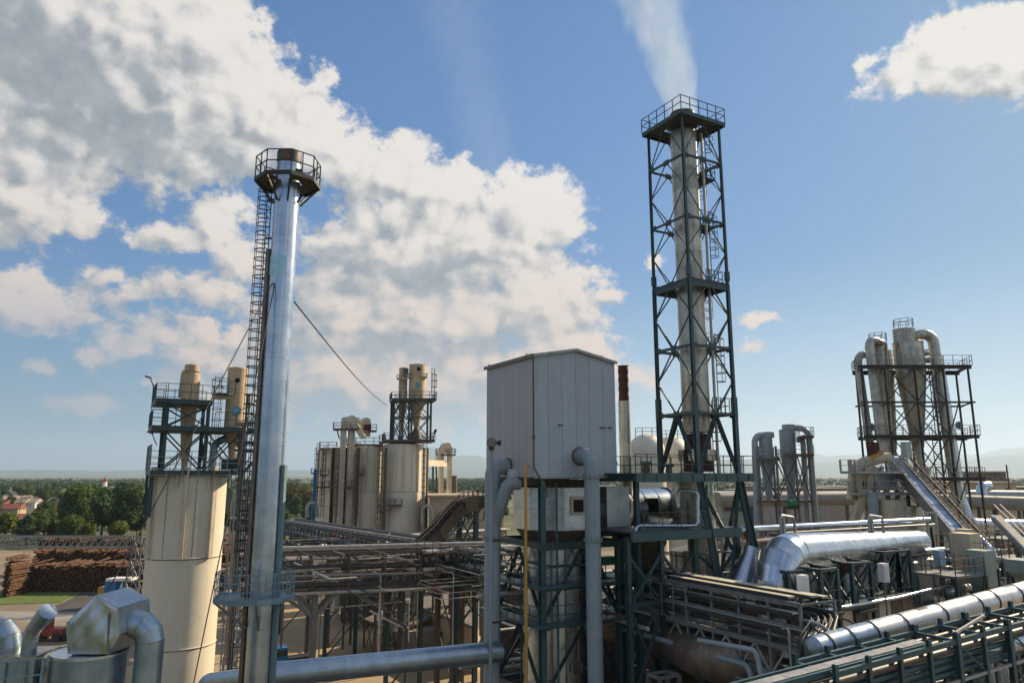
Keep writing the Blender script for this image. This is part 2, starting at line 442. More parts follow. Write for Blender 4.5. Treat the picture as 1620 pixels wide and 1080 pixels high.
M['tile_dark'] = paint('slate roof', (.07, .085, .10), (.11, .12, .13), .7, 0, .6, 0, .35, .2)
M['glass'] = paint('dark window glass', (.03, .04, .05), (.05, .06, .07), .15, 0, 1, 0, 0, 0)
M['white'] = paint('white plate', (.7, .7, .68), (.76, .76, .74), .5, 0, 1, 0, .1, 0)
M['bark'] = paint('tree bark', (.07, .05, .035), (.12, .09, .06), .9, 0, 4, 0, 0, .3)
def log_mat():
    m, t, b = material('stacked logs'); p = pos(t)
    c = mix(t, noise(t, p, 2.2, 3, .8).step(.30, .72), (.026, .013, .007), (.165, .075, .033))
    c = mix(t, noise(t, p, 5.0, 1, .5).step(.60, .70), c, (.36, .22, .11))
    t.links.new(c, b.inputs['Base Color']); b.inputs['Roughness'].default_value = .9; return m
M['logs'] = log_mat()
def leaf_mat(name, c1, c2, c3):
    m, t, b = material(name); oi = t.nodes.new('ShaderNodeObjectInfo'); p = pos(t)
    c = mix(t, noise(t, p, .9, 3, .7).step(.3, .7), c1, c2)
    c = mix(t, N(t, oi.outputs['Random']) * .55, c, c3)
    t.links.new(c, b.inputs['Base Color']); b.inputs['Roughness'].default_value = .7; b.inputs['Specular IOR Level'].default_value = .2
    tr = t.nodes.new('ShaderNodeBsdfTranslucent'); t.links.new(c, tr.inputs[0])
    mx = t.nodes.new('ShaderNodeMixShader'); mx.inputs[0].default_value = .35
    o = t.nodes['Material Output']; t.links.new(b.outputs[0], mx.inputs[1]); t.links.new(tr.outputs[0], mx.inputs[2]); t.links.new(mx.outputs[0], o.inputs[0])
    return m
M['leaf'] = leaf_mat('green foliage', (.055, .105, .018), (.12, .175, .035), (.13, .15, .035))
M['leaf_dark'] = leaf_mat('dark green foliage', (.032, .075, .02), (.078, .135, .034), (.07, .11, .035))
M['leaf_bright'] = leaf_mat('yellow green foliage', (.08, .13, .02), (.15, .19, .035), (.17, .18, .045))
M['leaf_autumn'] = leaf_mat('brown green scrub', (.09, .075, .02), (.10, .11, .03), (.15, .10, .03))
def ground_mat():
    m, t, b = material('fields and gardens'); p = pos(t)
    c = mix(t, noise(t, vscale(t, p, (1, 1, 1)), .012, 4, .6).step(.40, .62), (.045, .085, .022), (.14, .125, .06))
    c = mix(t, noise(t, p, .15, 5, .7).step(.4, .7) * .6, c, (.05, .075, .02))
    c = mix(t, noise(t, p, .0025, 3, .6).step(.5, .62) * .7, c, (.20, .17, .10))
    t.links.new(c, b.inputs['Base Color']); b.inputs['Roughness'].default_value = .95; return m
M['ground'] = ground_mat()
def simple_noise_mat(name, c1, c2, s):
    m, t, b = material(name); p = pos(t)
    t.links.new(mix(t, noise(t, p, s, 5, .7).step(.3, .7), c1, c2), b.inputs['Base Color']); b.inputs['Roughness'].default_value = .95; return m
M['grass'] = simple_noise_mat('mown grass', (.07, .10, .02), (.13, .19, .03), 1.2)
M['hill1'] = simple_noise_mat('wooded hills', (.030, .055, .035), (.06, .085, .05), .0012)
M['yard_dirt'] = simple_noise_mat('works yard ground', (.17, .135, .09), (.28, .22, .145), .06)

# ---------------------------------------------------------------- builders of steelwork
def railing(par, pts, mat, h=1.1, closed=False, step=1.25, d=.045, mids=(.55,), posts=True, name='railing'):
    pts = [V(p) for p in pts]; ring = pts + [pts[0]] if closed else pts
    m = MB(); pp = []
    for a, b in zip(ring[:-1], ring[1:]):
        for hh in (h,) + tuple(mids): m.bar(a + Z * hh, b + Z * hh, d)
        n = max(1, round((b - a).length / step))
        for k in range(n): pp.append(a.lerp(b, k / n))
    if not closed: pp.append(ring[-1])
    if not posts:
        for p in pp: m.bar(p, p + Z * h, d * 1.1)
    o = put(name, m, mat, par)
    if posts:
        for p in pp: bar(o if par is None or par.parent is None else par, 'post', p, p + Z * h, d * 1.1, mat)
    return o
def deck(par, poly, z, mat, t=.22, name='deck'):
    m = MB().prism([(p[0], p[1]) for p in poly], z - t, z)
    return put(name, m, mat, par)
def rect(c, sx, sy, ax=U, ay=W):
    c = V(c); return [c - ax * sx / 2 - ay * sy / 2, c + ax * sx / 2 - ay * sy / 2, c + ax * sx / 2 + ay * sy / 2, c - ax * sx / 2 + ay * sy / 2]
def ladder(par, base, h, out, mat, cage=True, w=.5, hoop=.9, d=.05, r=.38, inst_hoops=True):
    """out: horizontal unit vector away from the wall"""
    base = V(base); out = V(out).normalized(); sd = out.cross(Z)
    m = MB()
    for s in (-1, 1): m.bar(base + sd * (s * w / 2), base + sd * (s * w / 2) + Z * h, d)
    k = .3
    while k < h: m.bar(base - sd * w / 2 + Z * k, base + sd * w / 2 + Z * k, d * .6); k += .3
    o = put('ladder', m, mat, par)
    if cage:
        hm = MB(); pts = [sd * (-w / 2) ] + [sd * (-math.cos(a) * r) + out * (.12 + math.sin(a) * r * 1.35) for a in [R(x) for x in range(0, 181, 30)]] + [sd * (w / 2)]
        k = 2.2; ks = []
        while k < h - .1: ks.append(k); k += hoop
        if inst_hoops and ks:
            for p, q in zip(pts[:-1], pts[1:]): hm.bar(base + p + Z * ks[0], base + q + Z * ks[0], d * .5, d * 1.2)
            h0 = put('cage_hoop', hm, mat, par)
            for kk in ks[1:]:
                c = h0.copy(); COL.objects.link(c); c.parent = par; c.location = h0.location + Z * (kk - ks[0])
        else:
            for kk in ks:
                for p, q in zip(pts[:-1], pts[1:]): hm.bar(base + p + Z * kk, base + q + Z * kk, d * .5, d * 1.2)
        vm = hm if not (inst_hoops and ks) else MB()
        if ks:
            for i in (2, 4, 6): vm.bar(base + pts[i] + Z * ks[0], base + pts[i] + Z * ks[-1], d * .6)
            put('cage', vm, mat, par)
    return o
def shell(par, c, r, zs, mat, n=32, name='shell_ring', lip=.012, cap=False, pmat=None):
    """a round shell in courses, each its own part, with a raised lap at each joint"""
    c = V(c)
    for i, (a, b) in enumerate(zip(zs[:-1], zs[1:])):
        ra, rb = (r(a), r(b)) if callable(r) else (r, r)
        m = MB().lathe((c.x, c.y, a), Z, [(ra + lip, 0), (ra + lip, .05), (ra, .055), (rb, b - a - .004)], n, caps=cap)
        put(name, m, (pmat or {}).get(i, mat), par)
def duct(par, path, r, mat, n=20, seg=None, band=True, bmat=None, name='duct_section', bw=.07, bt=.02, caps=True):
    """a round duct in sections (each a part) with a strap at each joint"""
    pts = [V(p) for p in path]; rr = list(r) if isinstance(r, (list, tuple)) else [r] * len(pts)
    if seg:
        q, q2 = [pts[0]], [rr[0]]
        for i in range(len(pts) - 1):
            L = (pts[i + 1] - pts[i]).length; k = max(1, round(L / seg))
            for j in range(1, k + 1): q.append(pts[i].lerp(pts[i + 1], j / k)); q2.append(rr[i] + (rr[i + 1] - rr[i]) * j / k)
        pts, rr = q, q2
    rg = tube_rings(pts, rr, n)
    for i in range(len(pts) - 1):
        c0 = caps and i == 0; c1 = caps and i == len(pts) - 2
        m = MB(); m.rings([rg[i], rg[i + 1]], False)
        if c0: m.add(rg[0], [tuple(range(n))[::-1]])
        if c1: m.add(rg[-1], [tuple(range(n))])
        put(name, m, mat, par)
        if band and i > 0:
            d = (pts[i + 1] - pts[i]).normalized()
            b = MB(); k = (rr[i] + bt) / rr[i]; ring = [pts[i] + (p - pts[i]) * k for p in rg[i]]
            b.rings([[p - d * bw / 2 for p in ring], [p + d * bw / 2 for p in ring]], True)
            put('joint_band', b, bmat or mat, par)
def pipe(name, path, r, mat, label, cat='pipe', group=None, n=10, rad=None, kind=None, flanges=()):
    p = fillet(path, rad if rad is not None else r * 3, 5) if len(path) > 2 else path
    m = MB().tube(p, r, n)
    return solo(name, m, mat, label, cat, group, kind)
def lattice(par, A, B, mat, w, ring=None, pattern='x', legs=True, kind='angle', bw=.6, rings=(True, True), far=True):
    """four-sided bay between corner lists A (below) and B (above)"""
    n = len(A)
    for i in range(n):
        if legs: bar(par, 'column', A[i], B[i], w, mat, kind='hsec')
    faces = range(n) if far else (0, n - 1)
    for i in faces:
        j = (i + 1) % n
        if rings[1]: bar(par, 'ring_beam', B[i], B[j], w * .8, mat)
        if rings[0]: bar(par, 'ring_beam', A[i], A[j], w * .8, mat)
        if pattern == 'x':
            bar(par, 'brace', A[i], B[j], w * bw, mat, kind=kind); bar(par, 'brace', A[j], B[i], w * bw, mat, kind=kind)
        elif pattern == 'diamond':
            ma, mb = (A[i] + A[j]) / 2, (B[i] + B[j]) / 2; ci, cj = (A[i] + B[i]) / 2, (A[j] + B[j]) / 2
            for p, q in ((ma, ci), (ma, cj), (ci, mb), (cj, mb)): bar(par, 'brace', p, q, w * bw, mat, kind=kind)
        elif pattern == 'k':
            mb = (B[i] + B[j]) / 2
            bar(par, 'brace', A[i], mb, w * bw, mat, kind=kind); bar(par, 'brace', A[j], mb, w * bw, mat, kind=kind)
        elif pattern == '/': bar(par, 'brace', A[i], B[j], w * bw, mat, kind=kind)
def at_z(poly, z): return [V((p[0], p[1], z)) for p in poly]
def cyclone(c, ztop, r, hcyl, hcone, mat, label, group=None, outr=.35, cap=True, n=28, zbot_r=.28, courses=3, name='cyclone_separator'):
    c = V((c[0], c[1], 0)); z1, z2 = ztop - hcyl, ztop - hcyl - hcone
    T = thing(name, label, 'cyclone', (c.x, c.y, z2), group)
    zs = [z1 + (ztop - z1) * i / courses for i in range(courses + 1)]
    shell(T, c, r, zs, mat, n, 'barrel_course')
    if cap: put('roof_cap', MB().lathe((c.x, c.y, ztop), Z, [(r * 1.03, 0), (r * 1.03, .08), (r * .5, .25), (.01, .3)], n), mat, T)
    k = 3
    zc = [z2 + (z1 - z2) * i / k for i in range(k + 1)]
    shell(T, c, lambda z: zbot_r * r + (r - zbot_r * r) * (z - z2) / (z1 - z2), zc, mat, n, 'cone_course')
    put('outlet', MB().lathe((c.x, c.y, z2 - .8), Z, [(zbot_r * r * .8, 0), (zbot_r * r * .8, .8)], 14), mat, T)
    return T

# ================================================================ setting
rnd = random.Random(11)
m = MB(); NX = 40
xs = [(-1 if i < NX / 2 else 1) * 32000 * abs(i / (NX / 2) - 1) ** 2.2 for i in range(NX + 1)]
ys = [-3000 + 36000 * (j / 40) ** 2.2 for j in range(41)]
for y in ys:
    for x in xs: m.v.append((x, y, -.35 if abs(x) < 4000 and y < 6000 else -.35))
for j in range(40):
    for i in range(NX): m.f.append((j * (NX + 1) + i, j * (NX + 1) + i + 1, (j + 1) * (NX + 1) + i + 1, (j + 1) * (NX + 1) + i)); m.sm.append(False)
struct('ground', m, M['ground'])
def sheet(name, poly, z, mat, t=.3): return struct(name, MB().prism([(p[0], p[1]) for p in poly], z - t, z), mat)
sheet('yard_ground', [(-150, 15), (260, 15), (260, 250), (-30, 250), (-52, 158), (-150, 158)], 0.0, M['yard_dirt'])
sheet('yard_concrete', [(-52, 82), (14, 82), (22, 150), (-48, 156)], .012, M['concrete'], .1)
sheet('log_yard_ground', [(-200, 158.2), (-52.4, 158.2), (-30.4, 250), (-200, 250)], -.02, M['yard_dirt'])
# grass strip, kerb and road in front of the log stacks
gp = [G(-40, 957), G(96, 953), G(125, 938), G(-40, 936)]
sheet('lawn', gp, .10, M['grass'], .1)
sheet('pavement', [G(60, 968), G(190, 966), G(190, 938), G(128, 938), G(98, 954)], .06, M['shaded_pavement'], .05)  # dark tone also paints the shadow lying on the pavement
sheet('road', [G(-60, 985), G(230, 980), G(230, 968), G(-60, 966)], .03, M['conc_grey'], .02)

# ---- hills and haze
def ridge(name, x0, x1, Y, hs, depth, mat, seed):
    r = random.Random(seed); m = MB(); n = 60; k = 5
    ph = [r.uniform(0, 6.28) for _ in range(6)]
    for j in range(k + 1):
        f = math.sin(math.pi * (j / k)) ** 1.2 if j < k else 0
        for i in range(n + 1):
            t = i / n; h = 0
            for q in range(len(hs) - 1):
                a, b = q / (len(hs) - 1), (q + 1) / (len(hs) - 1)
                if a <= t <= b: u = (t - a) / (b - a); u = u * u * (3 - 2 * u); h = hs[q] * (1 - u) + hs[q + 1] * u
            h *= 1 + .10 * math.sin(t * 31 + ph[0]) + .06 * math.sin(t * 67 + ph[1]) + .03 * math.sin(t * 131 + ph[2] + j)
            m.v.append((x0 + (x1 - x0) * t, Y + depth * j / k, -2 + max(0, h * f)))
    for j in range(k):
        for i in range(n): m.f.append((j * (n + 1) + i, j * (n + 1) + i + 1, (j + 1) * (n + 1) + i + 1, (j + 1) * (n + 1) + i)); m.sm.append(True)
    return struct(name, m, mat)
ridge('hills', -16000, 3000, 14000, [60, 120, 90, 150, 110, 170, 120, 90, 150, 120, 60], 4000, M['hill1'], 1)
ridge('mountains', -6500, 2600, 17000, [40, 120, 200, 260, 520, 700, 560, 300, 380, 240, 80], 4500, M['hill1'], 2)
ridge('hills', 1800, 15000, 12500, [60, 250, 330, 300, 250, 290, 380, 420, 330, 380, 300], 4000, M['hill1'], 3)
ridge('mountains', 5000, 21000, 18500, [100, 330, 560, 640, 560, 650, 760, 640, 480, 300, 200], 4500, M['hill1'], 4)
hz = MB().box((0, 10500, -2.5), 50000, 29000, 1050, V((1, 0, 0)), V((0, 1, 0)))
hm = bpy.data.materials.new('haze air'); hm.use_nodes = True; ht = hm.node_tree; ht.nodes.clear()
ho = ht.nodes.new('ShaderNodeOutputMaterial'); hv = ht.nodes.new('ShaderNodeVolumePrincipled')
hv.inputs['Color'].default_value = (.62, .80, 1, 1); hv.inputs['Density'].default_value = HAZE
hv.inputs['Anisotropy'].default_value = .3
ht.links.new(hv.outputs[0], ho.inputs['Volume'])
ho_ = put('haze', hz, hm); ho_['kind'] = 'stuff'; ho_['label'] = 'thin blue air fading the far hills'

# ---- trees
def crown_mesh(seed, h, r, n, mat, leaf=.55, low=.25):
    rr = random.Random(seed); m = MB(); lobes = []
    for k in range(11):
        a = rr.uniform(0, 6.28); q = rr.uniform(.0, .62) * r; zc = h * rr.uniform(low + .12, .84)
        lobes.append((V((math.cos(a) * q, math.sin(a) * q, zc)), r * rr.uniform(.34, .6) * (1.1 - .45 * abs(zc / h - .5))))
    for k in range(n):
        c, R_ = rr.choice(lobes)
        d = V((rr.gauss(0, 1), rr.gauss(0, 1), rr.gauss(0, .8))).normalized()
        p = c + d * R_ * rr.uniform(.6, 1.08)
        nrm = (d + V((rr.gauss(0, .5), rr.gauss(0, .5), rr.gauss(0, .5)))).normalized()
        x = nrm.orthogonal().normalized(); x.rotate(Matrix.Rotation(rr.uniform(0, 6.28), 3, nrm)); y = nrm.cross(x); s = leaf * rr.uniform(.6, 1.4)
        m.add([p - x * s, p - y * s * .6 + nrm * .1, p + x * s, p + y * s * .7], [(0, 1, 2, 3)])
    me = m.data('crown', mat); return me
def trunk_mesh(seed, h, w):
    rr = random.Random(seed); m = MB().lathe((0, 0, -.3), Z, [(w, 0), (w * .7, h * .25), (w * .45, h * .55), (w * .15, h * .8)], 7)
    for k in range(5):
        a = rr.uniform(0, 6.28); z0 = h * rr.uniform(.25, .5); d = V((math.cos(a), math.sin(a), rr.uniform(.5, 1)))
        m.tube([V((0, 0, z0)), V((0, 0, z0)) + d * h * .15, V((0, 0, z0)) + d * h * .28 + Z * .5], [w * .35, w * .22, w * .08], 5)
    return m.data('trunk', M['bark'])
KINDS = []
for i, (mt, h, r, n, desc) in enumerate([('leaf', 10, 4.2, 2600, 'mid green rounded tree'), ('leaf_dark', 14, 5.0, 3200, 'tall dark green tree'), ('leaf_bright', 8, 3.8, 2200, 'bright yellow green tree'),
                                         ('leaf_dark', 16, 3.4, 2400, 'slender dark tree'), ('leaf_autumn', 5, 3.6, 1600, 'low brown green bush'), ('leaf', 12, 5.6, 3200, 'broad green tree')]):
    KINDS.append((crown_mesh(100 + i, h, r, n, M[mt]), trunk_mesh(200 + i, h, h * .028), h, desc, mt == 'leaf_autumn'))
def tree(k, x, y, s, label=None, group='trees around the village'):
    cm, tm, h, desc, bush = KINDS[k]
    T = thing('bush' if bush else 'tree', label or desc + ' among the village gardens', 'bush' if bush else 'tree', (x, y, 0), group)
    for nm, me in (('crown', cm), ('trunk', tm)):
        o = bpy.data.objects.new(nm, me); COL.objects.link(o); o.parent = T
        sc = s * rnd.uniform(.95, 1.05); o.scale = (sc, sc, s); 
    T.rotation_euler.z = rnd.uniform(0, 6.28)
    return T
def tree_px(k, px, py, hpx, label=None):
    g = G(px, py); return tree(k, g.x, g.y, hpx * g.y / F * .93 / KINDS[k][2], label)
for k, px, py, hp, lb in [(1, 192, 852, 92, 'largest dark bushy tree, between the log stacks and the cream silo'), (5, 222, 846, 62, 'dark tree touching the left edge of the big cream silo'),
        (1, 160, 848, 78, 'dark tree just left of the largest tree behind the logs'), (5, 120, 842, 74, 'tall tree to the right of the white cottage'), (2, 8, 852, 46, 'bright green tree at the left edge above the log stacks'),
        (2, 62, 836, 36, 'small round tree standing in front of the white cottage'), (2, 185, 856, 36, 'bright green bush low in front of the largest dark tree'), (0, 138, 850, 44, 'green tree behind the truss of the gantry crane'),
        (0, 95, 836, 34, 'small green tree beside the white cottage gable'), (3, 150, 812, 48, 'slender dark tree behind the gardens'), (2, 40, 792, 26, 'pale green tree between the tiled roofs'),
        (4, 90, 852, 22, 'brownish shrub in the garden below the white cottage'), (4, 28, 846, 16, 'low shrub on the garden bank'), (5, 208, 800, 34, 'rounded tree above the largest dark tree'),
        (4, 465, 812, 40, 'brown green scrub beside the shiny chimney'), (2, 480, 800, 36, 'yellow green tree left of the cream silos'), (0, 455, 790, 30, 'green tree close behind the shiny chimney'), (4, 490, 815, 34, 'brown scrub at the foot of the rusty silo')]:
    tree_px(k, px, py, hp, lb)
# random garden trees further off
cnt = 0
while cnt < 150:
    Y = 270 + 900 * rnd.random() ** 1.5; px = rnd.uniform(-60, 520); X = (px - 810) / F * Y / 1.03
    if 0 < px < 240 and 330 < Y < 430: cnt += .5; continue
    tree(rnd.choice([0, 1, 1, 5, 5, 3, 2, 0]), X, Y, rnd.uniform(.62, 1.05)); cnt += 1
for k in range(60):
    Y = rnd.uniform(330, 900); px = rnd.uniform(670, 1290); X = (px - 810) / F * Y / 1.03
    tree(rnd.choice([0, 1, 5, 5, 3]), X, Y, rnd.uniform(.55, .9), group='trees beyond the works', label=None)['label'] = 'tree in the band beyond the works'
# far woods and town as masses
def far_wood(name, x_of, y0, y1, n, seed, hmax=13):
    rr = random.Random(seed); m = MB()
    for k in range(n):
        Y = y0 + (y1 - y0) * rr.random() ** 1.3; X = x_of(rr.random(), Y); h = rr.uniform(.4, 1) * hmax; w = h * rr.uniform(.7, 1.3)
        for q in range(9):
            c = V((X + rr.gauss(0, w * .45), Y + rr.gauss(0, w * .45), h * rr.uniform(.25, .85))); s = w * rr.uniform(.22, .42)
            vs = [c + V((rr.uniform(-1, 1), rr.uniform(-1, 1), rr.uniform(-1, 1))).normalized() * s * rr.uniform(.7, 1.2) for _ in range(6)]
            a = [c + V((s, 0, 0)), c + V((0, s, 0)), c - V((s, 0, 0)), c - V((0, s, 0)), c + V((0, 0, s * .9)), c - V((0, 0, s * .9))]
            a = [a[i] * .5 + vs[i] * .5 for i in range(6)]
            m.add(a, [(0, 1, 4), (1, 2, 4), (2, 3, 4), (3, 0, 4), (1, 0, 5), (2, 1, 5), (3, 2, 5), (0, 3, 5)])
    o = put(name, m, M['leaf_dark']); o['kind'] = 'stuff'; o['label'] = 'far woodland reading as one band'; return o
far_wood('woodland', lambda t, Y: (-1.0 + t * 1.05) * Y, 1100, 3200, 2600, 5)
far_wood('woodland', lambda t, Y: (-.15 + t * 1.1) * Y, 950, 3600, 2800, 6)

# ---- houses
def gable_house(px, py, wpx, roof, wall, label, h=3.2, ax=0.15, depth=8, rh=2.6, win=3, group='village houses', name='house', cat='house', Y=None):
    g = G(px, py) if Y is None else V(((px - 810) / F * Y / 1.03, Y, 0))
    w = wpx * g.y / F / 1.03; a = V((math.cos(ax), math.sin(ax), 0)); b = V((-a.y, a.x, 0))
    T = thing(name, label, cat, g, group)
    put('wall', MB().box(g - Z * .3, w, depth, h + .3, a, b), wall, T)
    e = .5; q = g + Z * h
    pr = [q - b * (depth / 2 + e) - Z * .15, q - b * (depth / 2 + e) + Z * .1, q + Z * rh, q + b * (depth / 2 + e) + Z * .1, q + b * (depth / 2 + e) - Z * .15]
    m = MB(); n = len(pr); vs = [p - a * (w / 2 + e) for p in pr] + [p + a * (w / 2 + e) for p in pr]
    m.add(vs, [tuple(range(n))[::-1], tuple(range(n, 2 * n))] + [(k, (k + 1) % n, n + (k + 1) % n, n + k) for k in range(n)])
    r = put('roof', m, roof, T)
    put('chimney', MB().box(q + a * w * .2 + Z * (rh - .8), .7, .7, 1.6, a, b), M['tile_red'], r)
    for k in range(win):
        c = g - b * (depth / 2 + .03) + a * (w * ((k + .5) / win - .5)) + Z * (h * .38)
        fr = put('window', MB().box(c, 1.5, .12, 1.3, a, b), M['white'], T)
        put('pane', MB().box(c - b * .06 + Z * .12, 1.2, .06, 1.05, a, b), M['glass'], fr)
    return T
for a in [(61, 833, 62, 'tile_red', 'plaster', 'long white cottage with a brown tiled roof above the log stacks', 3.4, .2, 9, 3.0, 4), (10, 812, 46, 'tile_red', 'wall_tan', 'house with a wide dull red roof at the left edge', 3.2, .1, 10, 3.2, 2),
          (80, 806, 36, 'tile_dark', 'wall_tan', 'house with a dark slate roof behind the white cottage', 3.2, -.3, 9, 3.0, 2), (27, 797, 36, 'roof_tan', 'wall_tan', 'house with a tan gable roof above the red roofed one', 4.2, .5, 9, 3.2, 1),
          (144, 788, 20, 'tile_red', 'plaster', 'small house with a bright red roof between dark trees', 3.6, .1, 9, 3.0, 2), (102, 798, 22, 'tile_red', 'wall_tan', 'brown roofed house right of the slate roof', 3.2, .4, 8, 2.6, 1),
          (228, 822, 26, 'tile_dark', 'plaster', 'house with a grey roof partly behind the cream silo', 3, .1, 8, 2.4, 2), (5, 790, 24, 'tile_dark', 'plaster', 'distant grey roofed house at the left edge', 3.2, .1, 9, 3, 1), (180, 776, 18, 'tile_red', 'plaster', 'distant red roofed house above the big trees', 3.2, .2, 9, 3, 1),
          (470, 775, 26, 'roof_grey', 'plaster', 'low grey roofed building behind the shiny chimney', 4, .1, 14, 2, 2), (462, 790, 24, 'roof_grey', 'wall_tan', 'grey roofed shed among scrub by the chimney', 3, .1, 9, 1.6, 1)]:
    px, py, w, rf, wl, lb, h, ax, dp, rh, wn = a
    gable_house(px, py, w, M[rf], M[wl], lb, h, ax, dp, rh, wn)
for k in range(26):
    Y = rnd.uniform(420, 1300); px = rnd.uniform(0, 480)
    gable_house(px, 0, rnd.uniform(10, 16) * 600 / Y * 1.3, M[rnd.choice(['tile_red', 'tile_dark', 'roof_tan', 'roof_grey'])], M[rnd.choice(['plaster', 'wall_tan'])], 'distant house half hidden by village trees', 4.0, rnd.uniform(-.5, .5), 9, 3, 1, group='distant houses', Y=Y)
# little red and white church spire
c = P(165, 775, 700); c.z = 0
T = thing('church', 'small white church with a red domed turret above the tree tops', 'church', c)
put('nave', MB().box(c, 16, 9, 14), M['plaster'], T)
put('turret', MB().lathe(c + Z * 13.8, Z, [(1.8, 0), (1.8, 5)], 8), M['plaster'], T)
put('dome', MB().lathe(c + Z * 18.7, Z, [(2.2, 0), (2.4, .8), (1.6, 2.2), (.5, 3.4), (.1, 5)], 10), M['tile_red'], T)
# garden fence and power poles
a0, a1 = G(108, 843), G(238, 838)
T = thing('garden_fence', 'grey plank fence along the gardens behind the log stacks', 'fence', a0)
k = 0.0; L = (a1 - a0).length
while k < L:
    p = a0.lerp(a1, k / L); bar(T, 'plank', p, p + Z * rnd.uniform(1.5, 1.9), .9, M['conc_grey'], .08, 'bar'); k += 1.15
for px, py, hp, lb in [(113, 845, 32, 'wooden power pole behind the truss of the gantry crane'), (232, 846, 50, 'power pole close to the cream silo edge'), (30, 815, 40, 'power pole between the cottage and the red roof')]:
    g = G(px, py); h = hp * g.y / F
    T = thing('power_pole', lb, 'pole', g); bar(T, 'pole', g, g + Z * h, .28, M['steel_brown']); bar(T, 'crossarm', g + Z * (h - .8) - U, g + Z * (h - .8) + U, .14, M['steel_brown'])

# ---- log stacks
def log_stack(label, x0, x1, y, h, axis, length=5.5, d=.34, seed=1, taper=0, dirv=None, vtop=.5):
    rr = random.Random(seed); T = thing('log_stack', label, 'log pile', ((x0 + x1) / 2, y, 0), 'stacks of logs in the timber yard')
    m = MB(); rows = int(h / (d * .86)); ax = V(axis); sx = V((ax.y, -ax.x, 0))
    if sx.x < 0: sx = -sx
    L = x1 - x0; base = V((x0, y, 0))
    for j in range(rows + 5):
        for i in range(int(L / d)):
            if j >= rows - 2 and rr.random() < .28 + .12 * (j - rows + 2): continue
            dd = d * rr.uniform(.7, 1.25) * .5
            c = base + sx * ((i + .5 * (j % 2)) * d + rr.gauss(0, .05)) + Z * (dd + j * d * .86 + rr.gauss(0, .04)) + ax * rr.gauss(0, .22)
            if j * d > h * .3 and i * d < taper * (j * d): continue
            n = 6; ph = rr.random(); x = sx; rg = []
            tilt = V((rr.gauss(0, .03), rr.gauss(0, .03), rr.gauss(0, .05) if j >= rows - 1 else 0)) * length
            for q in (c, c + ax * length + tilt): rg.append([q + (x * math.cos(2 * math.pi * (k + ph) / n) + Z * math.sin(2 * math.pi * (k + ph) / n)) * dd for k in range(n)])
            m.rings(rg, False); m.add(rg[0], [tuple(range(n))[::-1]])
    o = put('logs', m, M['logs'], T); o['kind'] = 'stuff'; return T
g = G(15, 936)
log_stack('long front stack of reddish logs behind the grass strip', g.x, -62, g.y, 5.2, (0, 1, 0), seed=1, taper=.15)
log_stack('rear stack of logs showing above the front stack', g.x - 6, -62, g.y + 16, 6.6, (0, 1, 0), seed=2, length=4)
log_stack('third low heap of logs with pale ends at the back', g.x - 14, -66, g.y + 30, 8.0, (0, 1, 0), seed=5, length=3)
g2 = G(-60, 960)
log_stack('pale ended log stack at the left edge of the picture', g2.x, G(14, 945).x, G(0, 945).y, 7.0, (0, 1, 0), seed=3, d=.30)
# small light timber pieces on the pile top, gantry crane
T = thing('gantry_crane', 'grey truss gantry crane standing over the log stacks', 'crane', G(210, 962), None)
YG = 143; zt, zb = zz(849, YG), zz(866, YG); xa, xb = P(-30, 850, YG).x, P(209, 850, YG).x
nn = 22
for dy in (0, 2.2):
    for z_ in (zt, zb): bar(T, 'chord', (xa, YG + dy, z_), (xb, YG + dy, z_), .24, M['steel_grey'])
    for k in range(nn):
        x0_, x1_ = xa + (xb - xa) * k / nn, xa + (xb - xa) * (k + 1) / nn
        bar(T, 'post', (x0_, YG + dy, zb), (x0_, YG + dy, zt), .12, M['steel_grey'])
        bar(T, 'brace', (x0_, YG + dy, zb), (x1_, YG + dy, zt), .10, M['steel_grey'])
cx = P(212, 900, YG).x
A = rect((cx, YG + 1, 0), 3.4, 3.4, V((1, 0, 0)), V((0, 1, 0))); B = [V((cx, YG + 1, 0)) + (p - V((cx, YG + 1, 0))) * .42 for p in A]
zl = [0, 5, 9, 13.2]
for a_, b_, f0, f1 in ((0, 5, 1, .75), (5, 9, .75, .55), (9, 13.2, .55, .45)):
    cc = V((cx, YG + 1, 0))
    lattice(T, at_z([cc + (p - cc) * f0 for p in A], a_), at_z([cc + (p - cc) * f1 for p in A], b_), M['steel_grey'], .2)
c = G(200, 962)
T = thing('crane_cab', 'yellow and black striped machine housing at the foot of the gantry crane', 'machine', c)
put('housing', MB().box(c, 3.6, 2.2, 3.6, V((1, 0, 0)), V((0, 1, 0))), M['steel_black'], T)
for k in range(9): bar(T, 'stripe', c + V((-1.7 + k * .36, -1.13, .2)), c + V((-1.7 + k * .36 + .5, -1.13, 3.4)), .16, M['yellow'], .04)
put('counterweight', MB().box(c + V((-3.4, 1, 0)), 2.2, 2.4, 5.0, V((1, 0, 0)), V((0, 1, 0))), M['blue_paint'], T)
put('cabin', MB().box(c + V((-5.2, 1.4, .4)), 1.6, 2.2, 3.4, V((1, 0, 0)), V((0, 1, 0))), M['yellow'], T)
put('roof', MB().prism([(c.x - 4.2, c.y - .6), (c.x + .6, c.y - .4), (c.x + .4, c.y + 2.6), (c.x - 3.9, c.y + 2.4)], 5.05, 5.5), M['plaster'], T)

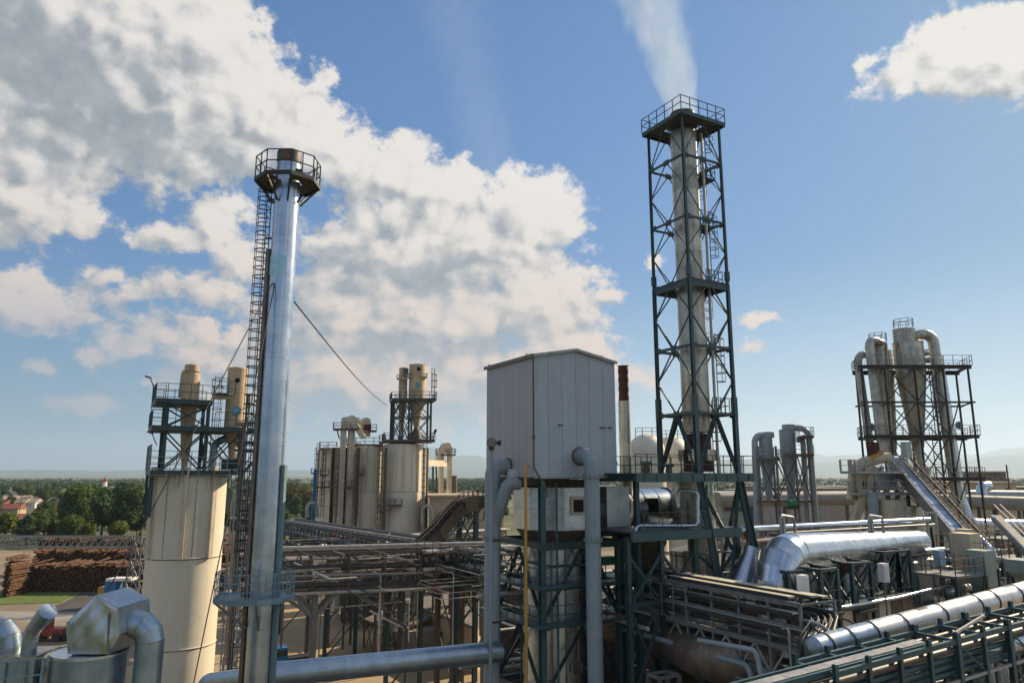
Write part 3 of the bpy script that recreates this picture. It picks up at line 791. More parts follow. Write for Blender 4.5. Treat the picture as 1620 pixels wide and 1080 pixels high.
# ================================================================ big cream silo, its cyclones, the shiny chimney
def px2(p, Y): return p * Y / F / 1.02
def silo(label, px, Y, rpx, ytop, yjoints, ribs=(), mat=None, group=None, ribtop=None):
    c = P(px, 760, Y); c.z = 0; r = px2(rpx, Y); T = thing('silo', label, 'silo', c, group)
    zj = sorted(zz(y, Y - r) for y in yjoints); zt = zz(ytop, Y - r); zs = [0] + zj + [zt]
    shell(T, c, r, zs, mat or M['beige'], 64, 'shell_course', .055)
    put('roof', MB().lathe((c.x, c.y, zt), Z, [(r + .05, 0), (r + .05, .12), (r * .6, .35), (.05, .5)], 48), mat or M['beige_dirty'], T)
    for z_ in zj:
        put('seam_shadow_ring', MB().lathe((c.x, c.y, z_ - .07), Z, [(r + .012, 0), (r + .03, .01), (r + .03, .06), (r + .012, .07)], 64, False), M['steel_brown'], T)  # dark ring painting the shadow line below each seam lip
    for a in (-60, -10, 34):
        d = V((math.sin(R(a)), -math.cos(R(a)), 0)); t = V((-d.y, d.x, 0)); q = c + d * (r + .004)
        put('seam_strip', MB().box((q.x, q.y, (zj[-1] if zj else 1) + .1), .02 + r * .005, .02, zt - (zj[-1] if zj else 1) - .3, t, d), M['steel_brown'], T)
    for a in ribs:
        d = V((math.sin(R(a)), -math.cos(R(a)), 0)); t = V((-d.y, d.x, 0))
        q = c + d * (r + .10); z0 = zj[-1] if zj else 1
        put('pilaster', MB().box((q.x, q.y, z0), .34, .24, (ribtop or zt) - z0, t, d), M['beige_dirty'], T)
    return T, c, r, zt
SG = 'cream storage silos'
T, SC, SR, SZT = silo('big cream silo nearest the camera, left of the shiny chimney', 301, 58, 54.5, 755, [885, 1030], (-82, -38, 18, 62), group=SG, ribtop=25.6)
# shadowed gap, stub posts and gallery round the top of the silo
zD = zz(744, 58)
def sp(s, t, z): return SC + U * s + W * t + Z * z
tw = thing('cyclone_tower', 'dark green steel tower carrying two tan cyclones on the big cream silo', 'steel tower', sp(0, 0, SZT))
deck(tw, [sp(-3.1, -2.9, 0), sp(3.6, -2.9, 0), sp(3.6, 2.9, 0), sp(-3.1, 2.9, 0)], zD, M['steel_green'], .35)
for s in (-2.8, -1.2, 1.0, 2.6):
    for t in (-2.6, 2.4): bar(tw, 'stub_post', sp(s, t, SZT - .8), sp(s, t, zD - .3), .14, M['beige_dirty'])
for s, t in ((-2.9, -2.7), (-2.9, 2.5), (3.3, -2.7), (3.3, 2.5)): bar(tw, 'bracket', sp(s, t, zD - 3.4), sp(s, t, zD), .3, M['steel_green'], kind='hsec')
railing(tw, [sp(-3.1, -2.9, zD), sp(3.6, -2.9, zD)], M['rail_pale'], 1.0, step=1.4)
railing(tw, [sp(-3.1, -2.9, zD - .9), sp(3.6, -2.9, zD - .9)], M['rail_pale'], 1.0, step=1.1)
railing(tw, [sp(-3.1, 2.9, zD), sp(-3.1, -2.9, zD)], M['steel_green'], 1.9, step=1.2, mids=(.6, 1.2))
railing(tw, [sp(3.6, -2.9, zD), sp(3.6, 2.9, zD), sp(-3.1, 2.9, zD)], M['steel_green'], 1.6, step=1.2, mids=(.5, 1.0))
z1, z2 = zz(674, 56), zz(632, 56)
for s in (-2.2, .75):
    for t in (-1.7, 1.7): bar(tw, 'column', sp(s, t, zD), sp(s, t, z2 - .3), .26, M['steel_green'], kind='hsec')
for s in (3.3,):
    for t in (-1.7, 1.7): bar(tw, 'column', sp(s, t, zD), sp(s, t, z1 - .3), .26, M['steel_green'], kind='hsec')
for s0, s1 in ((-2.2, .75), (.75, 3.3)):
    for t in (-1.7, 1.7):
        bar(tw, 'brace', sp(s0, t, zD), sp(s1, t, z1 - .4), .12, M['steel_green'], kind='angle'); bar(tw, 'brace', sp(s1, t, zD), sp(s0, t, z1 - .4), .12, M['steel_green'], kind='angle')
for s in (-2.2, .75, 3.3):
    bar(tw, 'brace', sp(s, -1.7, zD), sp(s, 1.7, z1 - .4), .12, M['steel_green'], kind='angle'); bar(tw, 'brace', sp(s, 1.7, zD), sp(s, -1.7, z1 - .4), .12, M['steel_green'], kind='angle')
for t in (-1.7, 1.7):
    bar(tw, 'brace', sp(-2.2, t, z1), sp(.75, t, z2 - .4), .12, M['steel_green'], kind='angle'); bar(tw, 'brace', sp(.75, t, z1), sp(-2.2, t, z2 - .4), .12, M['steel_green'], kind='angle')
deck(tw, [sp(-3.2, -2.3, 0), sp(4.3, -2.3, 0), sp(4.3, 2.2, 0), sp(-3.2, 2.2, 0)], z1, M['steel_green'], .38)
railing(tw, [sp(4.3, 2.2, z1), sp(4.3, -2.3, z1), sp(1.2, -2.3, z1)], M['steel_green'], 1.15, step=.8)
railing(tw, [sp(-1.6, -2.3, z1), sp(-3.2, -2.3, z1), sp(-3.2, 2.2, z1)], M['steel_green'], 1.15, step=.9)
deck(tw, [sp(-3.1, -2.3, 0), sp(.95, -2.3, 0), sp(.95, 2.2, 0), sp(-3.1, 2.2, 0)], z2, M['steel_green'], .38)
railing(tw, [sp(.95, -2.3, z2), sp(-3.1, -2.3, z2), sp(-3.1, 2.2, z2), sp(.95, 2.2, z2)], M['steel_green'], 1.15, step=.85)
ladder(tw, sp(-2.9, -2.5, z1), z2 - z1 + 1, -W, M['steel_green'], False, .9)
ladder(tw, sp(1.5, -.4, zD), z2 - zD + 2.2, -W, M['steel_green'], True, inst_hoops=True)
# cyclones
cy1 = cyclone(sp(-.55, -.3, 0), zz(592, 57.5), px2(13.4, 58), 2.35, 4.6, M['tan'], 'smaller tan cyclone with a side pipe, on the upper deck above the big cream silo', 'tan cyclones on the silos', zbot_r=.42, cap=False)
q = sp(-.55, -.3, zz(592, 57.5)); put('neck', MB().lathe(q, Z, [(.45, 0), (.45, .25)], 16), M['tan'], cy1)
put('cap', MB().lathe(q + Z * .22, Z, [(.56, 0), (.56, .5), (.3, .62), (.02, .64)], 18), M['tan'], cy1)
put('side_pipe', MB().tube(fillet([q + Z * .3, q + Z * .28 - U * .62 - W * .1, q - U * .72 - W * .1 - Z * 1.9], .35), .17, 10), M['tan'], cy1)
cy2 = cyclone(sp(2.95, -.4, 0), zz(579, 57.5), px2(16, 58), 4.75, 1.5, M['tan'], 'larger tan cyclone with the round blue emblem, on the big cream silo', 'tan cyclones on the silos', zbot_r=.5, cap=False)
q = sp(2.95, -.4, 0); zt_ = zz(579, 57.5); r2 = px2(16, 58); fd = V((.62, -.78, 0)).normalized() * .5 + V((.1, -.8, 0)) * .5; fd.normalize()
put('cap', MB().lathe(q + Z * zt_, Z, [(r2 * .98, 0), (r2 * .9, .08), (.02, .12)], 28), M['tan'], cy2)
put('emblem', MB().lathe(q + fd * (r2 - .04) + Z * zz(647, 57), fd, [(.40, 0), (.40, .07), (.34, .08)], 28), M['logo_blue'], cy2)
em = MB(); ez = zz(647, 57); sd = fd.cross(Z); ec = q + fd * (r2 + .045) + Z * ez
em.bar(ec - sd * .16, ec + sd * .16, .05, .05); em.bar(ec - Z * .1 + sd * .05, ec + Z * .1 - sd * .05, .05, .05); put('emblem_mark', em, M['white'], cy2)
hd = V((.35, -.93, 0)).normalized(); put('port', MB().lathe(q + hd * (r2 - .06) + Z * zz(598, 57), hd, [(.20, 0), (.20, .1)], 16), M['dark'], cy2)
put('side_box', MB().box(q + U * (r2 + .1) + Z * zz(640, 57), .3, .5, 1.15), M['tan'], cy2)
put('hopper', MB().lathe(q + Z * (zD + .9), Z, [(.28, 0), (.46, 1.9), (.45, 2.2)], 16), M['tan'], cy2)
put('gearbox', MB().box(q + Z * (zD + .05), 1.5, .9, .85), M['steel_green'], cy2)
zb_ = zz(620, 57); bc = sp(1.9, -.7, 0)
bal = [bc + V((math.cos(R(a)) * .95, math.sin(R(a)) * .95, 0)) for a in range(0, 360, 45)]
deck(cy2, bal, zb_, M['steel_green'], .12); railing(cy2, at_z(bal, zb_), M['steel_green'], 1.15, closed=True, step=.6)
put('bracket', MB().bar(q + Z * (zb_ - .3) - U * 1.9 - W * .6, q + Z * (zb_ - .2) + U * .1 - W * .6, .12, .45), M['tan'], cy2)
put('duct', MB().tube(fillet([sp(1.6, .9, zD), sp(1.7, .9, z1 - 1.2), sp(2.7, .3, z1 - .6)], .6), .3, 10), M['alu_blue'], tw)
# floodlights
for px, py, Y, d, lb in ((170 + 92, 690, 57, (-.7, -.4, 0), 'floodlight on a short pole at the left corner of the silo gallery'), (245, 602, 57, (-.8, -.2, 0), 'lamp arm leaning left off the upper deck of the silo tower'), (377, 732, 56, (.6, -.5, 0), 'floodlight at the right corner of the silo gallery')):
    b = P(px if px != 262 else 248, py + 14, Y); T = thing('floodlight', lb, 'lamp', b, 'floodlights on the silo'); d = V(d)
    bar(T, 'arm', b, b + Z * .9 + d * .5, .07, M['steel_green']); put('lamp_head', MB().bar(b + Z * .9 + d * .4, b + Z * 1.05 + d * .95, .28, .14), M['steel_grey'], T)

# ---- shiny chimney
CH = P(433, 660, 38); CH.z = 0; cr = px2(20.6, 38)
ch = thing('chimney', 'tall smooth silver chimney with a caged ladder and octagonal top platform', 'chimney', CH)
zt = zz(262, 38); k0 = zz(403, 37.4); zs = [k0 + 1.13 * i for i in range(-30, 30)]; zs = [0] + [z for z in zs if .6 < z < zt - .5] + [zt]
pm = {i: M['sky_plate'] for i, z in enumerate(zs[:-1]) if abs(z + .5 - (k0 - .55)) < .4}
shell(ch, CH, cr, zs, M['alu'], 48, 'cladding_course', .006)
fd = V((-.05, -1, 0)).normalized(); sd = fd.cross(Z)
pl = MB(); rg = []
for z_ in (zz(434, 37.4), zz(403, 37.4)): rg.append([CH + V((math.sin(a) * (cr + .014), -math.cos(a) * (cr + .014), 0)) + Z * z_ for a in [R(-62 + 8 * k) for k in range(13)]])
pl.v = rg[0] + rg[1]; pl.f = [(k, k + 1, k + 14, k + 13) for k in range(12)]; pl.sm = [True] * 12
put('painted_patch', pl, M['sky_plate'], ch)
put('flue_lip', MB().lathe(CH + Z * (zt - .05), Z, [(cr * .93, 0), (cr * .98, .2), (cr * 1.0, .78), (cr * .80, .78), (cr * .75, .2)], 24), M['pipe_dark'], ch)
zp = zz(283, 37.5); zpk = [CH + V((math.cos(R(a)), math.sin(R(a)), 0)) * px2(53, 38) for a in range(22, 382, 45)]
fm = MB(); inner = [CH + V((math.cos(R(a)), math.sin(R(a)), 0)) * (cr + .12) for a in range(22, 382, 45)]
for k in range(8):
    j = (k + 1) % 8; s = MB(); vs = [zpk[k], zpk[j], inner[j], inner[k]]; s.prism([(p.x, p.y) for p in vs], zp - .06, zp)
    if k != 5: put('grating', s, M['steel_brown'], ch)
    bar(ch, 'edge_beam', zpk[k] + Z * (zp - .08), zpk[j] + Z * (zp - .08), .10, M['steel_black'], .22)
    bar(ch, 'bracket', zpk[k] + Z * (zp - .1), CH + (zpk[k] - CH) * .42 + Z * (zp - 1.3), .09, M['steel_black'])
railing(ch, at_z(zpk, zp), M['steel_black'], 1.25, closed=True, step=.75, d=.05, mids=(.62,))
for a in (200, 320, 80): put('light_box', MB().box(CH + V((math.cos(R(a)), math.sin(R(a)), 0)) * (cr + .35) + Z * (zp + .02), .35, .3, .45), M['steel_brown'], ch)
lo = V((-.97, .10, 0)).normalized(); zl = zz(948, 37)
ladder(ch, CH + lo * (cr + .30), zp - 0, lo, M['steel_black'], True, .55, .92, .055, .36) if False else None
lb_ = CH + lo * (cr + .34) + Z * (zl)
ladder(ch, lb_, zp - zl, lo, M['steel_black'], True, .5, .50, .05, .40)
k = zl + .8
while k < zp: bar(ch, 'stand_off', CH + lo * (cr - .05) + Z * k, CH + lo * (cr + .40) + Z * k, .09, M['steel_black']); k += 2.26
co = V((-.93, -.12, 0)).normalized()
put('conduit', MB().tube([CH + co * (cr + .14) + Z * 1, CH + co * (cr + .14) + Z * (zz(395, 38))], .13, 10), M['alu_brown'], ch)
co = V((.92, -.22, 0)).normalized(); put('cable_duct', MB().box(CH + co * (cr + .12) + Z * 1, .2, .26, zz(735, 37.5) - 1, V((co.x, co.y, 0)), V((-co.y, co.x, 0))), M['rail_blue'], ch)
# lower platform
lp = [CH - V((.45, 0, 0)) + V((math.cos(R(a)), math.sin(R(a)), 0)) * V((2.02, 1.75, 0)).length * 0 + V((math.cos(R(a)) * 1.95, math.sin(R(a)) * 1.7, 0)) for a in range(10, 370, 40)]
z_l = zz(950, 36.6)
for k in range(9):
    j = (k + 1) % 9; s = MB().prism([(p.x, p.y) for p in (lp[k], lp[j], CH + (lp[j] - CH) * .44, CH + (lp[k] - CH) * .44)], z_l - .05, z_l); put('grating', s, M['rail_blue'], ch)
    bar(ch, 'edge_beam', lp[k] + Z * (z_l - .08), lp[j] + Z * (z_l - .08), .08, M['rail_blue'], .26)
    if k % 2: bar(ch, 'knee_brace', lp[k] + Z * (z_l - .15), CH + (lp[k] - CH).normalized() * cr + Z * (z_l - 1.5), .10, M['steel_grey'])
railing(ch, at_z(lp, z_l), M['rail_blue'], 1.2, closed=True, step=.42, d=.04, mids=(.4, .8))
# stay wires
zs_ = zz(452, 38)
for e, lb in ((P(612, 641, 131), 'stay wire running right from the shiny chimney to the far silos'), (P(100, 1062, 29), 'stay wire running from the shiny chimney down past the metal hood'), (P(302, 1100, 33), 'stay wire running from the shiny chimney down across the big silo')):
    s = CH + (V((e.x, e.y, 0)) - CH).normalized() * cr + Z * zs_
    pts = [s.lerp(e, t) - Z * (math.sin(math.pi * t) * (s - e).length * .008) for t in [i / 10 for i in range(11)]]
    solo('stay_wire', MB().tube(pts, .028 if e.y < 60 else .05, 5), M['steel_black'], lb, 'wire', 'stay wires of the shiny chimney')
# stair scaffold between silo and chimney
sc = P(379, 900, 55); sc.z = 0
st = thing('scaffold_stair', 'pale ladder scaffold squeezed between the big cream silo and the chimney', 'stairs', sc)
for s in (-.75, .75):
    for t in (-.7, .7): bar(st, 'upright', sc + U * s + W * t, sc + U * s + W * t + Z * 24, .10, M['rail_pale'])
for k in range(9):
    z_ = 1 + k * 2.6; s = 1 if k % 2 else -1
    put('landing', MB().box(sc + Z * z_ + U * s * .4, .9, 1.5, .08), M['rail_pale'], st)
    railing(st, [sc + Z * z_ + U * s * .85 - W * .8, sc + Z * z_ - U * s * .1 - W * .8], M['rail_pale'], 1.0, step=.5, posts=False)
    bar(st, 'stringer', sc + Z * z_ + U * s * .3 - W * .5, sc + Z * (z_ + 2.6) - U * s * .3 - W * .5, .07, M['rail_pale'], .2)
    bar(st, 'tie', sc + Z * z_ - U * .75 - W * .7, sc + Z * z_ + U * .75 - W * .7, .08, M['rail_pale'])
ladder(st, sc + U * .2 - W * 1.0 + Z * 3, 21.5, -W, M['rail_pale'], True, inst_hoops=True)
pp = P(386, 700, 52); pipe('riser_pipe', [V((pp.x, pp.y, 1)), V((pp.x, pp.y, zz(672, 52))), V((pp.x - .9, pp.y + .8, zz(668, 52)))], .16, M['alu_brown'], 'brown riser pipe just left of the chimney ladder', rad=.5)
pp = P(398, 700, 50)
T = thing('ladder_mast', 'dark lattice mast standing behind the chimney ladder', 'mast', (pp.x, pp.y, 0))
A = rect((pp.x, pp.y, 0), .8, .8)
for p in A: bar(T, 'upright', p, p + Z * 30.5, .09, M['steel_green'])
for k in range(22):
    for i in (0, 1, 3): bar(T, 'rung', A[i] + Z * (1.3 * k + 1), A[(i + 1) % 4] + Z * (1.3 * k + 1), .07, M['steel_green'])
    bar(T, 'brace', A[0] + Z * (1.3 * k + 1), A[1] + Z * (1.3 * k + 2.3), .05, M['steel_green'])
a_, b_ = P(376, 671, 55), P(400, 700, 50)
T = thing('link_walkway', 'narrow steel walkway linking the silo deck to the mast by the chimney', 'walkway', a_)
for z_ in (700, 712): bar(T, 'beam', P(372, z_, 55), P(402, z_, 50), .14, M['steel_green'], .2)
bar(T, 'brace', P(372, 762, 55), P(398, 733, 50), .16, M['steel_green'])
for z_ in (672, 684): bar(T, 'rail', P(372, z_, 55), P(400, z_, 50), .06, M['steel_green'])

# ---- near metal ducts in the lower left corner
hc = P(142, 1040, 30); hc.z = 0
T = thing('duct_hood', 'crumpled silver hood sloping over a round drum in the lower left corner', 'duct hood', V((hc.x, hc.y, 10)))
zd = zz(1036, 29.2); r_ = px2(51, 30)
shell(T, hc, r_, [10, 12.6, zd - .9, zd], M['alu_blue'], 36, 'drum_course', .012)
put('drum_lid', MB().lathe(hc + Z * zd, Z, [(r_ + .05, -.1), (r_ + .05, 0), (r_ - .05, .02), (.05, .03)], 36), M['alu_dent'], T)
X1, Y1 = V((1, .12, 0)).normalized(), V((-.12, 1, 0)).normalized()
def hp(px, py, Y): return P(px, py, Y)
f = [hp(108, 1034, 29.0), hp(106, 985, 29.0), hp(152, 942, 29.0), hp(186, 962, 29.0), hp(188, 1003, 29.0), hp(170, 1034, 29.0)]
bk = [p + V((.15, 2.1, 0)) for p in f]
def face(nm, idx, mat): put(nm, MB().add([idx[i] for i in range(len(idx))], [tuple(range(len(idx)))]), mat, T)
def crumple(nm, poly):
    n = 18; lo_ = min(p.z for p in poly); hi_ = max(p.z for p in poly); rr = random.Random(4); m = MB(); idx = {}
    def span(z):
        xs = []
        for i in range(len(poly)):
            a, b = poly[i], poly[(i + 1) % len(poly)]
            if (a.z - z) * (b.z - z) <= 0 and abs(a.z - b.z) > 1e-6: xs.append(a.lerp(b, (z - a.z) / (b.z - a.z)))
        xs.sort(key=lambda p: p.x); return xs[0], xs[-1]
    for j in range(n + 1):
        a, b = span(lo_ + .001 + (hi_ - lo_ - .002) * j / n)
        for i in range(n + 1):
            p = a.lerp(b, i / n); e = min(i, n - i, j, n - j) / 3; e = min(1, e)
            dd = .02 * math.sin(p.x * 5.1 + p.z * 3.3) + .012 * math.sin(p.x * 9 - p.z * 7.7 + 1) + .025 * math.sin(p.z * 3.4 + p.x * 2)
            m.v.append(tuple(p + V((0, -e * (dd + .07) , 0))))
    for j in range(n):
        for i in range(n): m.f.append((j * (n + 1) + i, j * (n + 1) + i + 1, (j + 1) * (n + 1) + i + 1, (j + 1) * (n + 1) + i)); m.sm.append(True)
    put(nm, m, M['alu_dent'], T)
def slab(nm, quad, mat, t=.03):
    n_ = (quad[1] - quad[0]).cross(quad[2] - quad[0]).normalized() * t
    m = MB(); k = len(quad); m.add(list(quad) + [p - n_ for p in quad], [tuple(range(k)), tuple(range(k, 2 * k))[::-1]] + [(i, (i + 1) % k + 0, (i + 1) % k + k, i + k) for i in range(k)]); put(nm, m, mat, T)
crumple('front_panel', f); slab('back_panel', bk[::-1], M['alu_dent'])
for i in range(6):
    j = (i + 1) % 6
    if i == 5: continue
    a0_, a1_, b0_, b1_ = f[i], f[j], bk[i], bk[j]
    if i in (0, 1):   # long sheets split in three
        for k in range(3):
            u0, u1 = k / 3, (k + 1) / 3 - .01
            slab('top_sheet', [a0_.lerp(b0_, u0), a0_.lerp(b0_, u1), a1_.lerp(b1_, u1), a1_.lerp(b1_, u0)], M['alu_dent'])
    else: slab('side_sheet', [a0_, b0_, b1_, a1_], M['alu_dent'])
bar(T, 'seam_strip', hp(172, 970, 28.92), hp(171, 1032, 28.92), .07, M['steel_grey'], .05)
T = thing('duct_elbow', 'silver segmented elbow leaving the right side of the crumpled hood', 'duct', P(240, 1060, 30))
duct(T, fillet([P(183, 985, 30), P(240, 985, 30), V((P(240, 985, 30).x, 30, 8))], [0, px2(34, 30), 0], 3), px2(20, 30), M['alu_blue'], 26, None, True, M['alu_worn'], bw=.05, bt=.012)
put('black_flange', MB().lathe(P(189, 985, 30), V((1, 0, 0)), [(px2(22, 30), 0), (px2(22, 30), .1)], 26), M['dark'], T)
T = thing('duct_elbow', 'silver segmented elbow curving down at the left picture edge', 'duct', P(20, 1030, 30))
duct(T, fillet([P(-60, 990, 30.5), P(22, 990, 30), V((P(22, 990, 30).x, 30, 8))], [0, px2(30, 30), 0], 3), px2(15, 30), M['alu_blue'], 24, None, True, M['alu_worn'], bw=.05, bt=.012)
T = thing('vent_cowl', 'open ended silver cowl turned up to the right, beside the left elbow', 'duct', P(48, 1035, 29))
duct(T, fillet([V((P(48, 1000, 29.6).x, 29.6, 10)), P(49, 1000, 29.6), P(76, 966, 29.2)], [0, px2(26, 30), 0], 3), [px2(10.5, 30)] * 5 + [px2(13.5, 30)], M['alu_blue'], 24, None, True, M['alu_worn'], bw=.05, bt=.012)
T = thing('plenum_box', 'flat topped grey blue sheet metal plenum below the left elbow', 'plenum', P(22, 1060, 30))
b0 = P(22, 1033, 30); put('casing', MB().box((b0.x, b0.y, b0.z - 3.2), 2.4, 1.7, 3.2, X1, Y1), M['alu_blue'], T)
put('top_sheet', MB().box((b0.x, b0.y, b0.z + .004), 2.5, 1.8, .06, X1, Y1), M['alu_worn'], T)
for k in range(4): bar(T, 'stiffener', (b0.x - 1.1 + k * .7, b0.y - .9, b0.z - 3.1), (b0.x - 1.1 + k * .7, b0.y - .9, b0.z - .1), .06, M['rail_blue'])
railing(T, [P(-10, 1100, 27.5), P(62, 1092, 27.5), P(66, 1090, 29)], M['rail_blue'], 1.1, step=.7)
T = thing('valve_housing', 'round dull metal valve housing between the plenum and the drum', 'valve', P(76, 1045, 30.5))
q = P(76, 1045, 30.5); put('casing', MB().lathe(q - Z * 1.4, Z, [(.5, 0), (.55, 1.0), (.45, 1.5), (.2, 1.7), (.05, 1.75)], 20), M['alu_worn'], T)
put('wheel', MB().lathe(q - V((0, .6, .2)), V((0, -1, 0)), [(.30, 0), (.32, .05), (.2, .09)], 16), M['alu_brown'], T)
# red machine and vehicles in the lane
c = G(80, 1012); T = thing('loader', 'red and orange loader parked in the lane behind the silver cowl', 'loader', c)
a_, b_ = V((1, .1, 0)).normalized(), V((-.1, 1, 0)).normalized()
put('body', MB().box(c + Z * .8, 4.2, 2.2, 1.0, a_, b_), M['red'], T); put('cab', MB().box(c + Z * 1.8 - a_ * .9, 1.5, 1.8, 1.3, a_, b_), M['red'], T)
put('windscreen', MB().box(c + Z * 2.1 - a_ * .9 - b_ * .92, 1.2, .06, .8, a_, b_), M['glass'], T); put('bucket', MB().box(c + Z * .3 + a_ * 2.7, 1.0, 2.5, 1.0, a_, b_), M['steel_black'], T)
for sx in (-1.3, 1.3):
    for sy in (-1.1, 1.1): put('wheel', MB().lathe(c + a_ * sx + b_ * (sy - .15) + Z * .65, b_, [(.65, 0), (.65, .3), (.3, .31)], 16), M['steel_black'], T)
c = G(442, 1052); T = thing('truck', 'small blue truck cab parked in the yard right of the chimney foot', 'truck', c)
put('cab', MB().box(c + Z * .5, 1.6, 2.1, 1.9), M['blue_paint'], T); put('windscreen', MB().box(c + Z * 1.4 - W * 1.07, 1.3, .05, .7), M['glass'], T); put('bed', MB().box(c + U * 2.6 + Z * .7, 3.2, 2.0, .25), M['steel_black'], T)
for sx in (0, 1.6, 3.6):
    for sy in (-1.0, .8): put('wheel', MB().lathe(c + U * sx + W * sy + Z * .45, W, [(.45, 0), (.45, .25)], 14), M['steel_black'], T)
# long blue grey duct at the bottom
T = thing('long_duct', 'long shiny blue grey duct crossing the bottom from the chimney to the boiler tower', 'duct', P(430, 1068, 40))
duct(T, [P(398, 1070, 39.5), P(790, 1030, 47.0)], px2(17.5, 41), M['alu_blue'], 28, 2.6, True, bw=.05, bt=.01)
T = thing('short_duct', 'short blue grey duct reaching the chimney from the silo foot', 'duct', P(340, 1075, 41))
duct(T, fillet([P(300, 1120, 46), P(330, 1078, 44), P(405, 1068, 40.5)], [0, 1.6, 0], 4), px2(13, 42), M['alu_blue'], 20, None, True, bw=.05, bt=.01)

# ================================================================ middle distance silos
def far_elev(px, Y, ytop, wpx, lb, depth=1.0):
    c = P(px, 740, Y); T = thing('bucket_elevator', lb, 'elevator', (c.x, c.y, 0)); w = px2(wpx, Y); n = 8; zt = zz(ytop, Y)
    for k in range(n): put('casing', MB().box((c.x, c.y, zt * k / n), w, depth, zt / n - .03), M['beige_dirty'], T)
    return T, c, zt
T, c1, r1, zt1 = silo('hindmost rusty silo at the left end of the cream group', 523, 150, 20.5, 711, [776], (-70, -25, 15, 40), M['beige'], SG)
T, c2, r2_, zt2 = silo('narrow looking cream silo behind the elevator legs', 547, 143, 24, 708, [776], (-60, -20, 20, 60), M['beige'], SG)
T, cB, rB, ztB = silo('cream silo left of the one with the cyclone tower', 581, 138, 26.5, 707, [777], (-75, -28, 8, 50, 75), group=SG)
T, cC, rC, ztC = silo('cream silo carrying the tower with two cyclones, right end of the group', 637, 135, 30.5, 703, [777], (-80, -50, -18, 10, 55), group=SG)
far_elev(541, 134, 676, 7, 'square elevator leg rising left of the double head, before the cream silos')[0]
far_elev(554, 134.5, 676, 9, 'wider square elevator leg beside the narrow one, before the cream silos')
def fp(px, py, Y): return P(px, py, Y)
def far_platform(T, px0, px1, py, Y, dep, mat, hr=1.1, step=1.4, posts=False):
    a = P(px0, py, Y); b = P(px1, py, Y); z = a.z; d = V((0, dep, 0)) + V((-.2 * dep, 0, 0))
    poly = [V((a.x, a.y, z)), V((b.x, b.y, z)), V((b.x, b.y, z)) + d, V((a.x, a.y, z)) + d]
    deck(T, poly, z, mat, .3); railing(T, poly, mat, hr, closed=True, step=step, d=.07, posts=posts)
H = thing('elevator_headhouse', 'rounded cream elevator head with a railed platform over the left silos', 'elevator', fp(554, 676, 134))
q = P(554, 676, 134.5); w = px2(26, 134)
put('hood', MB().lathe(q + Z * .9 - U * 0 + W * .9, -W, [(1.35, 0), (1.35, 1.8)], 8), M['beige_dirty'], H); put('hood', MB().box(q - Z * .2, w, 1.6, 2.0), M['beige_dirty'], H)
far_platform(H, 527, 568, 677, 133, 3, M['steel_brown'])
put('chute', MB().bar(P(563, 672, 134), P(575, 692, 134), 1.2, 1.0), M['beige_dirty'], H)
bar(H, 'bracket', P(533, 679, 134), P(537, 694, 134), .2, M['steel_brown'])
H = thing('elevator_headhouse', 'smaller rusty elevator head right of the rounded one', 'elevator', fp(576, 690, 137))
q = P(577, 690, 137); put('hood', MB().box(q, 1.7, 1.6, 2.8), M['beige_dirty'], H); put('drum', MB().lathe(q + Z * 2.6 + W * .8, -W, [(.9, 0), (.9, 1.6)], 14), M['beige_dirty'], H)
far_platform(H, 583, 596, 680, 136, 2.4, M['steel_brown']); put('motor', MB().box(P(581, 680, 135), 1.2, 1.0, 1.0), M['rust'], H)
H = thing('silo_gallery', 'brown railed gallery running over the tops of the cream silos', 'walkway', P(560, 703, 138))
for x0, x1, py, Y in ((505, 532, 708, 146), (548, 606, 702, 136), (600, 610, 698, 134)): far_platform(H, x0, x1, py, Y, 3.5, M['steel_brown'], 1.2, 1.6)
H = thing('silo_ladders', 'caged ladders and small landings on the rusty sides of the left silos', 'ladder', P(515, 800, 140))
for px, Y, y0, y1 in ((502, 143, 818, 700), (513, 143, 818, 705), (534, 133, 818, 708), (566, 133, 818, 700), (602, 131, 850, 700), (672, 131, 850, 690)):
    b = P(px, 740, Y); b.z = zz(y0, Y); ladder(H, b, zz(y1, Y) - b.z, (-.2, -1, 0), M['steel_brown'], True, .6, 1.1, .09, .5, inst_hoops=False)
for px, py, Y, w in ((510, 769, 142, 22), (530, 769, 134, 20), (556, 769, 133, 20), (570, 748, 133, 14), (513, 750, 142, 14), (608, 806, 130, 18), (625, 798, 130, 22)): far_platform(H, px - w / 2, px + w / 2, py, Y, 1.5, M['steel_brown'], 1.0)
for px, Y, rr_, mt in ((528, 140, .5, 'rust'), (549, 136, .55, 'rust'), (566, 134, .3, 'steel_brown'), (533, 137, .35, 'beige_dirty'), (610, 131, .25, 'steel_brown'), (606, 131.5, .35, 'beige_dirty'), (671, 133, .35, 'beige'), (676, 134, .22, 'steel_brown'), (570, 134, .2, 'beige_dirty')):
    b = P(px, 740, Y); pipe('down_pipe', [V((b.x, b.y, 2)), V((b.x, b.y, zz(708, Y)))], rr_, M[mt], 'rust stained down pipe between the cream silos', group='down pipes between the cream silos')
b = P(676, 800, 128); pipe('bent_pipe', [P(668, 830, 128), P(668, 800, 128), P(683, 800, 128), P(683, 838, 128)], .28, M['rail_pale'], 'pale hoop shaped pipe beside the cyclone silo foot', rad=.9)
b = P(498, 790, 140); T = thing('gas_flare_post', 'thin bright blue post with a small head left of the cream silos', 'post', V((P(498, 760, 140).x, 140, 0)))
bar(T, 'post', V((P(498, 760, 140).x, 140, 0)), V((P(498, 760, 140).x, 140, zz(742, 140))), .5, M['blue_paint']); far_platform(T, 492, 503, 747, 139.6, 1.2, M['blue_paint'], .8)
